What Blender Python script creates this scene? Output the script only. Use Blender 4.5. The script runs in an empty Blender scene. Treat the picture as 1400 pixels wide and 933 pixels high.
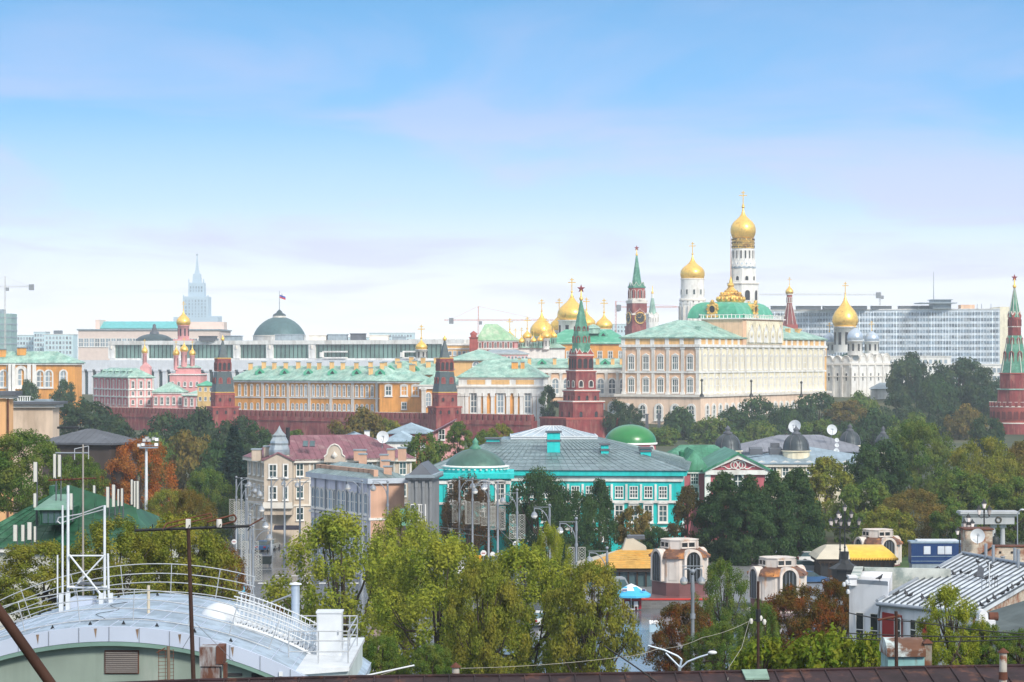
import bpy, math, random
import numpy as np
from mathutils import Vector
R = math.radians
SC = bpy.context.scene
COL = SC.collection
# ------------------------------------------------------------ camera, sky, sun, exposure
F, H, CX, CY = 3500.0, 28.0, 700.0, 490.0          # photo focal length in its pixels, eye height, horizon
cd = bpy.data.cameras.new('camera'); cam = bpy.data.objects.new('camera', cd); COL.objects.link(cam)
cd.sensor_width = 36; cd.lens = 36 * F / 1400; cd.shift_y = (CY - 466.5) / 1400
cd.clip_start = 0.5; cd.clip_end = 60000
cam.location = (0, 0, H); cam.rotation_euler = (R(90), 0, 0)
SC.camera = cam
SC.view_settings.view_transform = 'Standard'; SC.view_settings.look = 'None'
SC.view_settings.gamma = 1; SC.view_settings.use_curve_mapping = False
SC.view_settings.exposure = 0.95
SC.cycles.max_bounces = 6; SC.cycles.volume_bounces = 1; SC.cycles.transparent_max_bounces = 8
SC.cycles.use_denoising = True
SUN_DIR = Vector((0.44, -0.70, 0.56)).normalized()
SUN_EL = math.asin(SUN_DIR.z); SUN_AZ = math.atan2(SUN_DIR.x, SUN_DIR.y)
sl = bpy.data.lights.new('sun', 'SUN'); sl.energy = 1.9; sl.angle = R(10); sl.color = (1, .93, .82)
so = bpy.data.objects.new('sun', sl); COL.objects.link(so)
so.rotation_euler = SUN_DIR.to_track_quat('Z', 'Y').to_euler(); so.location = (200, -200, 300)
W = bpy.data.worlds.new('World'); SC.world = W; W.use_nodes = True
def world_sky():
    nt = W.node_tree; N = nt.nodes; L = nt.links; N.clear()
    def n(t, **k):
        x = N.new(t)
        for a, b in k.items(): setattr(x, a, b)
        return x
    def ma(op, a, b=None, c=None):
        x = n('ShaderNodeMath', operation=op)
        for i, v in enumerate((a, b, c)):
            if v is None: continue
            if isinstance(v, (int, float)): x.inputs[i].default_value = v
            else: L.new(v, x.inputs[i])
        return x.outputs[0]
    out = n('ShaderNodeOutputWorld'); bg = n('ShaderNodeBackground'); bg.inputs[1].default_value = 0.12
    L.new(bg.outputs[0], out.inputs[0])
    tc = n('ShaderNodeTexCoord'); sp = n('ShaderNodeSeparateXYZ'); L.new(tc.outputs['Generated'], sp.inputs[0])
    x, y, z = sp.outputs
    sky = n('ShaderNodeTexSky', sky_type='NISHITA', sun_disc=False)
    sky.sun_elevation = SUN_EL; sky.sun_rotation = SUN_AZ; sky.air_density = 1.0; sky.dust_density = 1.0; sky.ozone_density = 1.5
    # cloud deck seen at a low angle: direction mapped on a flat layer overhead
    zz = ma('MAXIMUM', z, 0.0)
    hz = ma('ADD', zz, 0.05)
    cm = n('ShaderNodeCombineXYZ'); L.new(ma('DIVIDE', x, hz), cm.inputs[0]); L.new(ma('MULTIPLY', ma('DIVIDE', y, hz), .55), cm.inputs[1])
    nz = n('ShaderNodeTexNoise'); nz.inputs['Scale'].default_value = 0.8; nz.inputs['Detail'].default_value = 7; nz.inputs['Roughness'].default_value = .55
    nz.inputs['Distortion'].default_value = .55
    mp = n('ShaderNodeMapping'); mp.inputs['Location'].default_value = (1.3, 5.2, 0); mp.inputs['Rotation'].default_value = (0, 0, R(28))
    L.new(cm.outputs[0], mp.inputs[0]); L.new(mp.outputs[0], nz.inputs['Vector'])
    cr = n('ShaderNodeValToRGB'); cr.color_ramp.elements[0].position = .47; cr.color_ramp.elements[1].position = .62
    L.new(nz.outputs[0], cr.inputs[0])
    # the air near the skyline is thick and pale, deep blue opens above
    gr = n('ShaderNodeValToRGB'); e = gr.color_ramp.elements
    e[0].position = 0; e[0].color = (1.28, 1.28, 1.32, 1); e[1].position = 1; e[1].color = (.95, .98, 1.0, 1)
    for p, c in ((.03, (1.02, 1.04, 1.14)), (.06, (.42, .66, 1.0)), (.095, (.07, .385, .84)), (.145, (.0, .25, .62)), (.22, (.22, .46, .86)), (.45, (.95, .98, 1.0))):
        q = e.new(p); q.color = (*c, 1)
    L.new(ma('MAXIMUM', z, 0), gr.inputs[0])
    low = n('ShaderNodeMixRGB'); low.blend_type = 'MIX'; low.inputs[0].default_value = .85
    sc = n('ShaderNodeMixRGB', blend_type='MULTIPLY'); sc.inputs[0].default_value = 1; sc.inputs[2].default_value = (5.2, 5.2, 5.2, 1)
    L.new(gr.outputs[0], sc.inputs[1]); L.new(sky.outputs[0], low.inputs[1]); L.new(sc.outputs[0], low.inputs[2])
    mx = n('ShaderNodeMixRGB'); mx.inputs[2].default_value = (3.3, 3.05, 4.3, 1)
    L.new(low.outputs[0], mx.inputs[1]); L.new(ma('MULTIPLY', cr.outputs[0], ma('MINIMUM', ma('MULTIPLY', zz, 13.0), ma('SUBTRACT', .84, ma('MULTIPLY', zz, 4.9)))), mx.inputs[0])
    L.new(mx.outputs[0], bg.inputs[0])
world_sky()

# ------------------------------------------------------------ pixels of the photo -> places in the world
def X(px, D): return (px - CX) / F * D
def Z(py, D): return H - (py - CY) / F * D
def at(px, py, D): return Vector((X(px, D), D, Z(py, D)))
def sm(t): t = max(0, min(1, t)); return t * t * (3 - 2 * t)
def gz(x, y):
    w = 876 if x > 7 else (876 + (7 - x) * .82 if x > -180 else 1030)
    return 11 * sm((y - w - 4) / (246 if x > 30 else 150))
def prof(D, l): return [(h * D / F, Z(y, D)) for y, h in l]

# ------------------------------------------------------------ materials
MATS = {}
def nd(nt, t, **k):
    x = nt.nodes.new(t)
    for a, b in k.items(): setattr(x, a, b)
    return x
def mat(name, c, rough=.75, metal=0.0, var=.18, scale=.5, streak=0.0, c2=None, c2amt=0.0, c2scale=.35, bump=0.0, bscale=4.0, brick=None, seam=None, spec=.35):
    """paint, stone, metal: base colour with uneven wear, rain streaks, patches of a second colour"""
    if name in MATS: return MATS[name]
    if c2 is None and ('stucco' in name or 'plaster' in name): c2 = tuple(v * f for v, f in zip(c, (.74, .72, .70))); c2amt = .3; c2scale = .22 if c2scale == .35 else c2scale; streak = max(streak, .16)
    m = bpy.data.materials.new(name); m.use_nodes = True; nt = m.node_tree; L = nt.links
    p = nt.nodes['Principled BSDF']; p.inputs['Roughness'].default_value = rough; p.inputs['Metallic'].default_value = metal
    p.inputs['Specular IOR Level'].default_value = spec
    tc = nd(nt, 'ShaderNodeTexCoord'); co = tc.outputs['Object']
    n1 = nd(nt, 'ShaderNodeTexNoise'); n1.inputs['Scale'].default_value = scale; n1.inputs['Detail'].default_value = 6; L.new(co, n1.inputs['Vector'])
    mr = nd(nt, 'ShaderNodeMapRange'); mr.inputs[1].default_value = .3; mr.inputs[2].default_value = .7
    mr.inputs[3].default_value = 1 - var; mr.inputs[4].default_value = 1 + var * .6; L.new(n1.outputs[0], mr.inputs[0])
    cur = nd(nt, 'ShaderNodeRGB'); cur.outputs[0].default_value = (*c, 1); cur = cur.outputs[0]
    if brick:
        bt = nd(nt, 'ShaderNodeTexBrick'); mpg = nd(nt, 'ShaderNodeMapping'); mpg.inputs['Rotation'].default_value = (R(90), 0, 0)
        L.new(co, mpg.inputs[0]); L.new(mpg.outputs[0], bt.inputs['Vector'])
        bt.inputs['Color1'].default_value = (*c, 1); bt.inputs['Color2'].default_value = tuple(v * .8 for v in c) + (1,)
        bt.inputs['Mortar'].default_value = (*brick[1], 1); bt.inputs['Scale'].default_value = brick[0]; bt.inputs['Mortar Size'].default_value = .012
        cur = bt.outputs[0]
    if c2:
        n2 = nd(nt, 'ShaderNodeTexNoise'); n2.inputs['Scale'].default_value = c2scale; n2.inputs['Detail'].default_value = 8; n2.inputs['Roughness'].default_value = .65
        mp2 = nd(nt, 'ShaderNodeMapping'); mp2.inputs['Location'].default_value = (3.1, 7.7, 1.3)
        if streak: mp2.inputs['Scale'].default_value = (1, 1, .25)
        L.new(co, mp2.inputs[0]); L.new(mp2.outputs[0], n2.inputs['Vector'])
        r2 = nd(nt, 'ShaderNodeMapRange'); r2.inputs[1].default_value = .62 - c2amt * .35; r2.inputs[2].default_value = .74 - c2amt * .35; L.new(n2.outputs[0], r2.inputs[0])
        mx = nd(nt, 'ShaderNodeMixRGB'); mx.inputs[2].default_value = (*c2, 1); L.new(r2.outputs[0], mx.inputs[0]); L.new(cur, mx.inputs[1]); cur = mx.outputs[0]
    ml = nd(nt, 'ShaderNodeMixRGB', blend_type='MULTIPLY'); ml.inputs[0].default_value = 1; L.new(cur, ml.inputs[1]); L.new(mr.outputs[0], ml.inputs[2]); cur = ml.outputs[0]
    if streak:
        n3 = nd(nt, 'ShaderNodeTexNoise'); n3.inputs['Scale'].default_value = 1.6; n3.inputs['Detail'].default_value = 4
        mp3 = nd(nt, 'ShaderNodeMapping'); mp3.inputs['Scale'].default_value = (1, 1, .06); L.new(co, mp3.inputs[0]); L.new(mp3.outputs[0], n3.inputs['Vector'])
        r3 = nd(nt, 'ShaderNodeMapRange'); r3.inputs[1].default_value = .45; r3.inputs[2].default_value = .75; r3.inputs[3].default_value = 1; r3.inputs[4].default_value = 1 - streak
        L.new(n3.outputs[0], r3.inputs[0])
        m3 = nd(nt, 'ShaderNodeMixRGB', blend_type='MULTIPLY'); m3.inputs[0].default_value = 1; L.new(cur, m3.inputs[1]); L.new(r3.outputs[0], m3.inputs[2]); cur = m3.outputs[0]
    if 'glass' in name or 'pane' in name:      # no two panes alike: curtains, tilt, dirt
        oi = nd(nt, 'ShaderNodeObjectInfo'); ro = nd(nt, 'ShaderNodeMapRange'); ro.inputs[3].default_value = .45; ro.inputs[4].default_value = 1.9; L.new(oi.outputs['Random'], ro.inputs[0])
        m4 = nd(nt, 'ShaderNodeMixRGB', blend_type='MULTIPLY'); m4.inputs[0].default_value = 1; L.new(cur, m4.inputs[1]); L.new(ro.outputs[0], m4.inputs[2]); cur = m4.outputs[0]
    L.new(cur, p.inputs['Base Color'])
    if bump:
        nb = nd(nt, 'ShaderNodeTexNoise'); nb.inputs['Scale'].default_value = bscale; nb.inputs['Detail'].default_value = 4; L.new(co, nb.inputs['Vector'])
        b = nd(nt, 'ShaderNodeBump'); b.inputs['Strength'].default_value = bump; b.inputs['Distance'].default_value = .05; L.new(nb.outputs[0], b.inputs['Height']); L.new(b.outputs[0], p.inputs['Normal'])
    MATS[name] = m
    return m
def foliage(name, a, b, c, hue=1.0):
    """leaves: every leaf its own shade between a and b, whole sprays turning towards c"""
    if name in MATS: return MATS[name]
    m = bpy.data.materials.new(name); m.use_nodes = True; nt = m.node_tree; L = nt.links; nt.nodes.remove(nt.nodes['Principled BSDF'])
    out = nt.nodes['Material Output']
    ge = nd(nt, 'ShaderNodeNewGeometry'); tc = nd(nt, 'ShaderNodeTexCoord'); oi = nd(nt, 'ShaderNodeObjectInfo')
    cr = nd(nt, 'ShaderNodeValToRGB'); e = cr.color_ramp.elements; e[0].color = (*a, 1); e[1].color = (*b, 1)
    L.new(ge.outputs['Random Per Island'], cr.inputs[0])
    nz = nd(nt, 'ShaderNodeTexNoise'); nz.inputs['Scale'].default_value = 2.6; nz.inputs['Detail'].default_value = 3
    ad = nd(nt, 'ShaderNodeVectorMath', operation='ADD'); L.new(tc.outputs['Object'], ad.inputs[0]); L.new(oi.outputs['Location'], ad.inputs[1]); L.new(ad.outputs[0], nz.inputs['Vector'])
    mr = nd(nt, 'ShaderNodeMapRange'); mr.inputs[1].default_value = .42; mr.inputs[2].default_value = .68; mr.inputs[4].default_value = .85 * hue; L.new(nz.outputs[0], mr.inputs[0])
    mx = nd(nt, 'ShaderNodeMixRGB'); mx.inputs[2].default_value = (*c, 1); L.new(mr.outputs[0], mx.inputs[0]); L.new(cr.outputs[0], mx.inputs[1])
    d = nd(nt, 'ShaderNodeBsdfDiffuse'); t = nd(nt, 'ShaderNodeBsdfTranslucent'); s = nd(nt, 'ShaderNodeMixShader'); s.inputs[0].default_value = .3
    L.new(mx.outputs[0], d.inputs[0]); L.new(mx.outputs[0], t.inputs[0]); L.new(d.outputs[0], s.inputs[1]); L.new(t.outputs[0], s.inputs[2]); L.new(s.outputs[0], out.inputs[0])
    MATS[name] = m
    return m
white = mat('white_stucco', (.80, .79, .76), .8, var=.10, streak=.12)
marble = mat('white_marble', (.76, .78, .82), .6, var=.08, streak=.1)
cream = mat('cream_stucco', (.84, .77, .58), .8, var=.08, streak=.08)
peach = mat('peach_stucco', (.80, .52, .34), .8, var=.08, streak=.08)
orange = mat('orange_stucco', (.78, .36, .085), .8, var=.10, streak=.12)
lorange = mat('pale_orange_stucco', (.78, .48, .2), .8, var=.1, streak=.1)
mint = mat('mint_roof_paint', (.37, .55, .46), .5, var=.28, scale=.3, streak=.35, c2=(.23, .42, .35), c2amt=.45, c2scale=.35)
dmint = mat('green_roof_paint', (.07, .36, .22), .45, var=.16, streak=.12, c2=(.16, .45, .32), c2amt=.3)
gold = mat('gilded_copper', (.95, .60, .14), .36, .6, var=.14, scale=1.2, c2=(.42, .2, .05), c2amt=.1, spec=.5)
goldp = mat('gold_ornament', (.90, .56, .14), .4, .5, var=.25, scale=1.5, c2=(.35, .18, .04), c2amt=.3)
brick = mat('kremlin_red_brick', (.25, .044, .046), .85, var=.34, scale=.3, streak=.3, c2=(.33, .12, .10), c2amt=.4, c2scale=.6)
brickl = mat('lighter_red_brick', (.38, .085, .07), .85, var=.2, scale=.4, streak=.15)
stone = mat('white_limestone_trim', (.70, .66, .60), .8, var=.15)
tentg = mat('green_glazed_tile', (.07, .24, .16), .45, var=.3, scale=1.0, c2=(.15, .36, .25), c2amt=.4)
tentd = mat('dark_slate_tile', (.045, .075, .085), .5, var=.3, scale=1.0)
ruby = mat('ruby_glass', (.16, .025, .03), .25, .2)
glass = mat('window_glass', (.20, .25, .29), .12, var=.3, scale=.15, spec=.8)
glassb = mat('bluish_window_glass', (.16, .27, .38), .15, var=.5, scale=.09, spec=.8)
dpane = mat('dark_pane', (.018, .022, .024), .25, var=.3, spec=.4)
skyl = mat('skylight_glass', (.40, .50, .57), .2, var=.3, scale=.4, spec=.6)
mgreen = mat('mid_green_roof', (.035, .20, .11), .5, var=.25, scale=.4, streak=.3, c2=(.09, .29, .19), c2amt=.35)
glassd = mat('dark_glass', (.05, .09, .10), .1, var=.4, scale=.12, spec=.8)
glassg = mat('green_tinted_glass', (.13, .22, .19), .1, var=.5, scale=.1, spec=.9)
dark = mat('dark_opening', (.03, .03, .035), .8)
pinkw = mat('pink_stucco', (.76, .37, .37), .8, var=.1, streak=.1)
pinkd = mat('rose_red_stucco', (.60, .18, .21), .8, var=.12, streak=.1)
silver = mat('silvered_dome_metal', (.50, .58, .68), .4, .45, var=.15, scale=.6)
greyrf = mat('grey_metal_roof', (.30, .36, .40), .45, .2, var=.2, streak=.2)
slate = mat('dark_grey_roof', (.10, .11, .13), .6, var=.25, scale=.4)
steel = mat('grey_painted_steel', (.26, .29, .33), .5, .2, var=.15)
wsteel = mat('white_painted_steel', (.62, .65, .68), .45, var=.1, scale=2.0)
black = mat('black_cast_iron', (.02, .022, .025), .5, var=.2)
rust = mat('rusty_iron', (.12, .045, .028), .85, var=.35, scale=3, c2=(.15, .055, .03), c2amt=.35, c2scale=2)
bark = mat('tree_bark', (.075, .055, .042), .9, var=.3, scale=3)

# ------------------------------------------------------------ mesh building
class MB:
    def __init__(s): s.v = []; s.f = []; s.m = []; s.s = []
    def add(s, vs, fs, m=0, smooth=False):
        o = len(s.v); s.v += [tuple(v) for v in vs]
        for f in fs: s.f.append([o + i for i in f]); s.m.append(m); s.s.append(smooth)
        return s
    def ext(s, fp, z0, z1, m=0):
        n = len(fp); vs = [(p[0], p[1], z0) for p in fp] + [(p[0], p[1], z1) for p in fp]
        return s.add(vs, [[i, (i + 1) % n, n + (i + 1) % n, n + i] for i in range(n)] + [list(range(n, 2 * n)), list(range(n - 1, -1, -1))], m)
    def box(s, x0, x1, y0, y1, z0, z1, m=0): return s.ext([(x0, y0), (x1, y0), (x1, y1), (x0, y1)], z0, z1, m)
    def obox(s, c, ang, hx, hy, z0, z1, m=0):
        ca, sa = math.cos(ang), math.sin(ang)
        return s.ext([(c[0] + x * ca - y * sa, c[1] + x * sa + y * ca) for x, y in ((-hx, -hy), (hx, -hy), (hx, hy), (-hx, hy))], z0, z1, m)
    def loft(s, rings, m=0, smooth=False, caps=True):
        n = len(rings[0]); vs = [v for r in rings for v in r]; fs = []
        for k in range(len(rings) - 1):
            for i in range(n): fs.append([k * n + i, k * n + (i + 1) % n, (k + 1) * n + (i + 1) % n, (k + 1) * n + i])
        s.add(vs, fs, m, smooth)
        if caps:
            s.add(rings[0], [list(range(n - 1, -1, -1))], m); s.add(rings[-1], [list(range(n))], m)
        return s
    def lathe(s, c, pr, n=24, m=0, smooth=True, ph=0.0, sq=1.0):
        """pr = [(radius, absolute z)]; sq squeezes y"""
        return s.loft([[(c[0] + max(r, .004) * math.cos(ph + 2 * math.pi * i / n), c[1] + max(r, .004) * sq * math.sin(ph + 2 * math.pi * i / n), z) for i in range(n)] for r, z in pr], m, smooth)
    def tube(s, p, q, r, r2=None, n=6, m=0, smooth=True):
        p, q = Vector(p), Vector(q); d = (q - p); 
        if d.length < 1e-6: return s
        d.normalize(); u = d.orthogonal().normalized(); w = d.cross(u); r2 = r if r2 is None else r2
        ring = lambda c, rr: [c + (u * math.cos(2 * math.pi * i / n) + w * math.sin(2 * math.pi * i / n)) * rr for i in range(n)]
        return s.loft([ring(p, r), ring(q, r2)], m, smooth)
    def path(s, pts, r, n=5, m=0):
        for a, b in zip(pts[:-1], pts[1:]): s.tube(a, b, r, r, n, m)
        return s
    def sph(s, c, r, m=0, n=10, sx=1, sy=1, sz=1):
        k = max(4, n // 2)
        return s.loft([[(c[0] + sx * r * math.sin(math.pi * j / k) * math.cos(2 * math.pi * i / n), c[1] + sy * r * math.sin(math.pi * j / k) * math.sin(2 * math.pi * i / n), c[2] - sz * r * math.cos(math.pi * j / k)) for i in range(n)] for j in range(k + 1)], m, True, False)
    def prism(s, pts, d, m=0):
        d = Vector(d); n = len(pts); vs = [Vector(p) for p in pts]; vs = vs + [v + d for v in vs]
        return s.add(vs, [[i, (i + 1) % n, n + (i + 1) % n, n + i] for i in range(n)] + [list(range(n - 1, -1, -1)), list(range(n, 2 * n))], m)
    def mesh(s, name, mats, off=(0, 0, 0)):
        me = bpy.data.meshes.new(name); ox, oy, oz = off
        me.from_pydata([(x - ox, y - oy, z - oz) for x, y, z in s.v], [], s.f)
        for m in mats: me.materials.append(m)
        me.polygons.foreach_set('material_index', s.m); me.polygons.foreach_set('use_smooth', s.s)
        me.update()
        return me
ORG = {}
def org(par): return ORG[par.name] if par else Vector((0, 0, 0))
def link(name, data, par=None, loc=None, rot=0.0):
    """one object; loc is a world place (or None: the mesh is already in its parent's space)"""
    o = bpy.data.objects.new(name, data); COL.objects.link(o)
    if par: o.parent = par
    w = org(par) if loc is None else Vector(loc)
    o.location = w - org(par); o.rotation_euler = (0, 0, rot)
    ORG[o.name] = w
    return o
def part(par, name, mats, fn, label=None):
    """a mesh of its own under par, given in world coordinates"""
    b = MB(); fn(b)
    o = link(name, b.mesh(name, mats, org(par)), par)
    if label: o['label'] = label
    return o
def tag(o, label, cat, group=None):
    o['label'] = label; o['category'] = cat
    if group: o['group'] = group
    return o
def thing(name, label, cat, loc, group=None):
    return tag(link(name, None, None, loc), label, cat, group)
def solo(name, label, cat, mats, fn, group=None, kind=None):
    """a thing that is one mesh; its origin at the base of its bounds"""
    b = MB(); fn(b); a = np.array(b.v); c = Vector((*((a.min(0) + a.max(0)) / 2)[:2], a.min(0)[2]))
    o = link(name, b.mesh(name, mats, c), None, c)
    if kind: o['kind'] = kind
    else: tag(o, label, cat, group)
    return o
def structure(name, mats, fn): return solo(name, None, None, mats, fn, kind='structure')
def copy_thing(src, loc, label, rot=None, scale=None, group=None):
    """copy of a thing with its parts and their sub-parts"""
    def rec(o, par):
        c = o.copy(); COL.objects.link(c); c.parent = par
        for ch in KIDS(o): rec(ch, c)
        return c
    c = rec(src, None); c.location = loc; c['label'] = label; ORG[c.name] = Vector(loc)
    if rot is not None: c.rotation_euler = (0, 0, rot)
    if scale is not None: c.scale = (scale,) * 3
    if group: c['group'] = group
    return c
def KIDS(o): return [x for x in COL.objects if x.parent == o]

# ------------------------------------------------------------ building kit
def rect(A, B, DB, C, ang):
    """rectangle seen by its corner: corner B at pixel B and distance DB, left face turned ang degrees, reaching pixels A and C"""
    a = R(ang); b = Vector((X(B, DB), DB)); ta, tc = (A - CX) / F, (C - CX) / F
    ca, sa = math.cos(a), math.sin(a)
    w = (b.x - ta * b.y) / (ca + ta * sa); l = (tc * b.y - b.x) / (sa - tc * ca)
    pa = b + Vector((-ca, sa)) * w; pc = b + Vector((sa, ca)) * l
    return [tuple(pa), tuple(b), tuple(pc), tuple(pa + pc - b)]
def front(x0, x1, D, depth, skew=0.0):
    a = (X(x0, D + skew), D + skew); b = (X(x1, D), D); d = Vector((b[0] - a[0], b[1] - a[1])).normalized(); n = Vector((-d.y, d.x)) * depth
    return [a, b, (b[0] + n.x, b[1] + n.y), (a[0] + n.x, a[1] + n.y)]
def offset(fp, d):
    n = len(fp); out = []
    for i in range(n):
        p0, p1, p2 = Vector(fp[i - 1]), Vector(fp[i]), Vector(fp[(i + 1) % n])
        a = (p1 - p0).normalized(); b = (p2 - p1).normalized(); na, nb = Vector((a.y, -a.x)), Vector((b.y, -b.x))
        k = d / max(.2, 1 + na.dot(nb)); q = p1 + (na + nb) * k; out.append((q.x, q.y))
    return out
def edge(fp, i, t, out=0.0):
    p, q = Vector(fp[i]), Vector(fp[(i + 1) % len(fp)]); d = (q - p).normalized(); r = p + (q - p) * t + Vector((d.y, -d.x)) * out
    return r, math.atan2(d.y, d.x), (q - p).length
WM = {}
def wmesh(w, h, arch=False, fr=.2, dep=.18, mull=1, bars=1, ped=0.0, sill=.15, split=False, fm=None, gm=None, trim=None):
    """window: a raised surround (with sill, pediment), a pane set back in it, glazing bars"""
    key = (w, h, arch, fr, dep, mull, bars, ped, sill, split, (fm or white).name, (gm or glass).name)
    if key in WM: return WM[key]
    b = MB(); g = MB() if split else b; gi = 0 if split else 1
    def outline(e):
        x = w / 2 + e
        if not arch: return [(-x, -e), (x, -e), (x, h + e), (-x, h + e)]
        zc = h - w / 2
        return [(-x, -e), (x, -e)] + [(x * math.cos(t), zc + x * math.sin(t)) for t in [math.pi * k / 8 for k in range(9)]]
    i, o = outline(0), outline(fr); n = len(i)
    vs = [(x, -.03, z) for x, z in o] + [(x, -dep, z) for x, z in o] + [(x, -dep, z) for x, z in i] + [(x, -.03, z) for x, z in i]
    b.add(vs, [[k * n + j, k * n + (j + 1) % n, (k + 1) * n + (j + 1) % n, (k + 1) * n + j] for k in range(3) for j in range(n)], 0)
    g.add([(x, -.035, z) for x, z in i], [list(range(n))], gi)
    bw = min(.09, w * .05) if split else w * .06
    for k in range(mull): xx = -w / 2 + w * (k + 1) / (mull + 1); b.box(xx - bw, xx + bw, -.09, -.04, 0, h - (w * .1 if arch else 0), 0)
    for k in range(bars): zz = h * (k + 1) / (bars + 1); b.box(-w / 2, w / 2, -.088, -.042, zz - bw, zz + bw, 0)
    if sill: b.box(-w / 2 - fr * 1.4, w / 2 + fr * 1.4, -dep - .14, -.03, -fr - sill, -fr + .002, 0)
    if ped:
        x = w / 2 + fr * 1.5; b.prism([(-x, -.03, h + fr + .05), (x, -.03, h + fr + .05), (0, -.03, h + fr + ped)], (0, -dep - .12, 0), 0)
    fm, gm = fm or white, gm or glass
    r = (b.mesh('window', [fm] if split else [fm, gm]), g.mesh('pane', [gm]) if split else None)
    WM[key] = r
    return r
def put(par, name, dm, loc, ang):
    o = link(name, dm[0], par, loc, ang)
    if dm[1]:
        c = bpy.data.objects.new('pane', dm[1]); COL.objects.link(c); c.parent = o
    return o
class Bld:
    def __init__(s, name, label, cat, fp, z0, z1, wm, group=None):
        s.fp = fp; s.z0 = z0; s.z1 = z1; n = len(fp)
        s.t = thing(name, label, cat, (sum(p[0] for p in fp) / n, sum(p[1] for p in fp) / n, z0), group)
        part(s.t, 'wall', [wm], lambda b: b.ext(fp, z0, z1))
    def p(s, name, mats, fn, label=None): return part(s.t, name, mats if isinstance(mats, list) else [mats], fn, label)
    def slab(s, name, z, h, out, m, fp=None): return s.p(name, m, lambda b: b.ext(offset(fp or s.fp, out), z, z + h))
    def wins(s, i, n, z, dm, t0=0.0, t1=1.0, name='window', skip=(), fp=None, out=0.0):
        for k in range(n):
            if k in skip: continue
            q, a, l = edge(fp or s.fp, i, t0 + (t1 - t0) * (k + .5) / n, out)
            put(s.t, name, dm, (q.x, q.y, z), a)
    def pil(s, i, n, z0, z1, w, d, m, t0=0.0, t1=1.0, name='pilaster', fp=None):
        bb = MB(); h = z1 - z0; bb.box(-w / 2, w / 2, -d, .02, 0, h); bb.box(-w * .62, w * .62, -d * 1.25, .022, h * .93, h - .02); bb.box(-w * .6, w * .6, -d * 1.2, .022, .02, h * .05)
        me = bb.mesh(name, [m])
        for k in range(n):
            q, a, l = edge(fp or s.fp, i, t0 + (t1 - t0) * (k / (n - 1) if n > 1 else .5)); link(name, me, s.t, (q.x, q.y, z0), a)
    def hip(s, z, h, over, m, inset=None, fp=None, name='roof', long=None, seams=0.0):
        q = [Vector((*p, z)) for p in offset(fp or s.fp, over)]
        if long is None: long = (q[1] - q[0]).length >= (q[2] - q[1]).length
        if not long: q = q[1:] + q[:1]
        w = (q[2] - q[1]).length; ins = w / 2 if inset is None else inset; d = (q[1] - q[0]).normalized(); up = Vector((0, 0, h))
        r0 = (q[0] + q[3]) / 2 + d * ins + up; r1 = (q[1] + q[2]) / 2 - d * ins + up
        def mk(b):
            b.add(q + [r0, r1], [[0, 1, 5, 4], [2, 3, 4, 5], [1, 2, 5], [3, 0, 4], [3, 2, 1, 0]])
            b.ext([(v.x, v.y) for v in q], z - .25, z - .004)
            if seams:
                for a0, a1, c0, c1 in ((q[0], q[1], r0, r1), (q[1], q[2], r1, r1), (q[2], q[3], r1, r0), (q[3], q[0], r0, r0)):
                    nn = max(2, int((a1 - a0).length / seams)); e = (a1 - a0).normalized(); L0 = (a1 - a0).length
                    s0, s1 = (c0 - a0).dot(e), (c1 - a0).dot(e)
                    for k in range(1, nn):
                        t = k / nn * L0; f = 1.0
                        if t < s0: f = t / s0
                        elif t > s1: f = (L0 - t) / max(.01, L0 - s1)
                        pa = a0 + e * t; mid = c0 + (c1 - c0) * 0; 
                        pr = (c0 - a0) - e * s0; b.tube(pa, pa + pr * f, .05, .05, 4)
        o = s.p(name, m, mk); s.rq = (q, r0, r1)
        return o
def onion(r, z0, z1):
    h = z1 - z0
    return [(r * a, z0 + h * t) for a, t in ((.80, 0), (.92, .06), (.99, .15), (1, .22), (.95, .33), (.82, .44), (.62, .54), (.42, .63), (.26, .72), (.14, .82), (.07, .92), (.03, 1))]
def helmet(r, z0, z1):
    h = z1 - z0
    return [(r * a, z0 + h * t) for a, t in ((.9, 0), (.98, .1), (1, .25), (.95, .42), (.82, .58), (.6, .72), (.36, .82), (.16, .9), (.06, .96), (.03, 1))]
def hemi(r, z0, z1, k=8): return [(r * math.cos(math.pi / 2 * i / k), z0 + (z1 - z0) * math.sin(math.pi / 2 * i / k)) for i in range(k + 1)]
def cross(b, c, z0, z1, m=0):
    h = z1 - z0; t = max(.09, h * .03)
    b.sph((c[0], c[1], z0 + h * .08), h * .08, m, 8)
    b.box(c[0] - t, c[0] + t, c[1] - t, c[1] + t, z0, z1, m)
    b.box(c[0] - h * .26, c[0] + h * .26, c[1] - t * .8, c[1] + t * .8, z0 + h * .66, z0 + h * .66 + 2 * t, m)
    b.box(c[0] - h * .13, c[0] + h * .13, c[1] - t * .8, c[1] + t * .8, z0 + h * .84, z0 + h * .84 + 2 * t, m)
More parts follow.
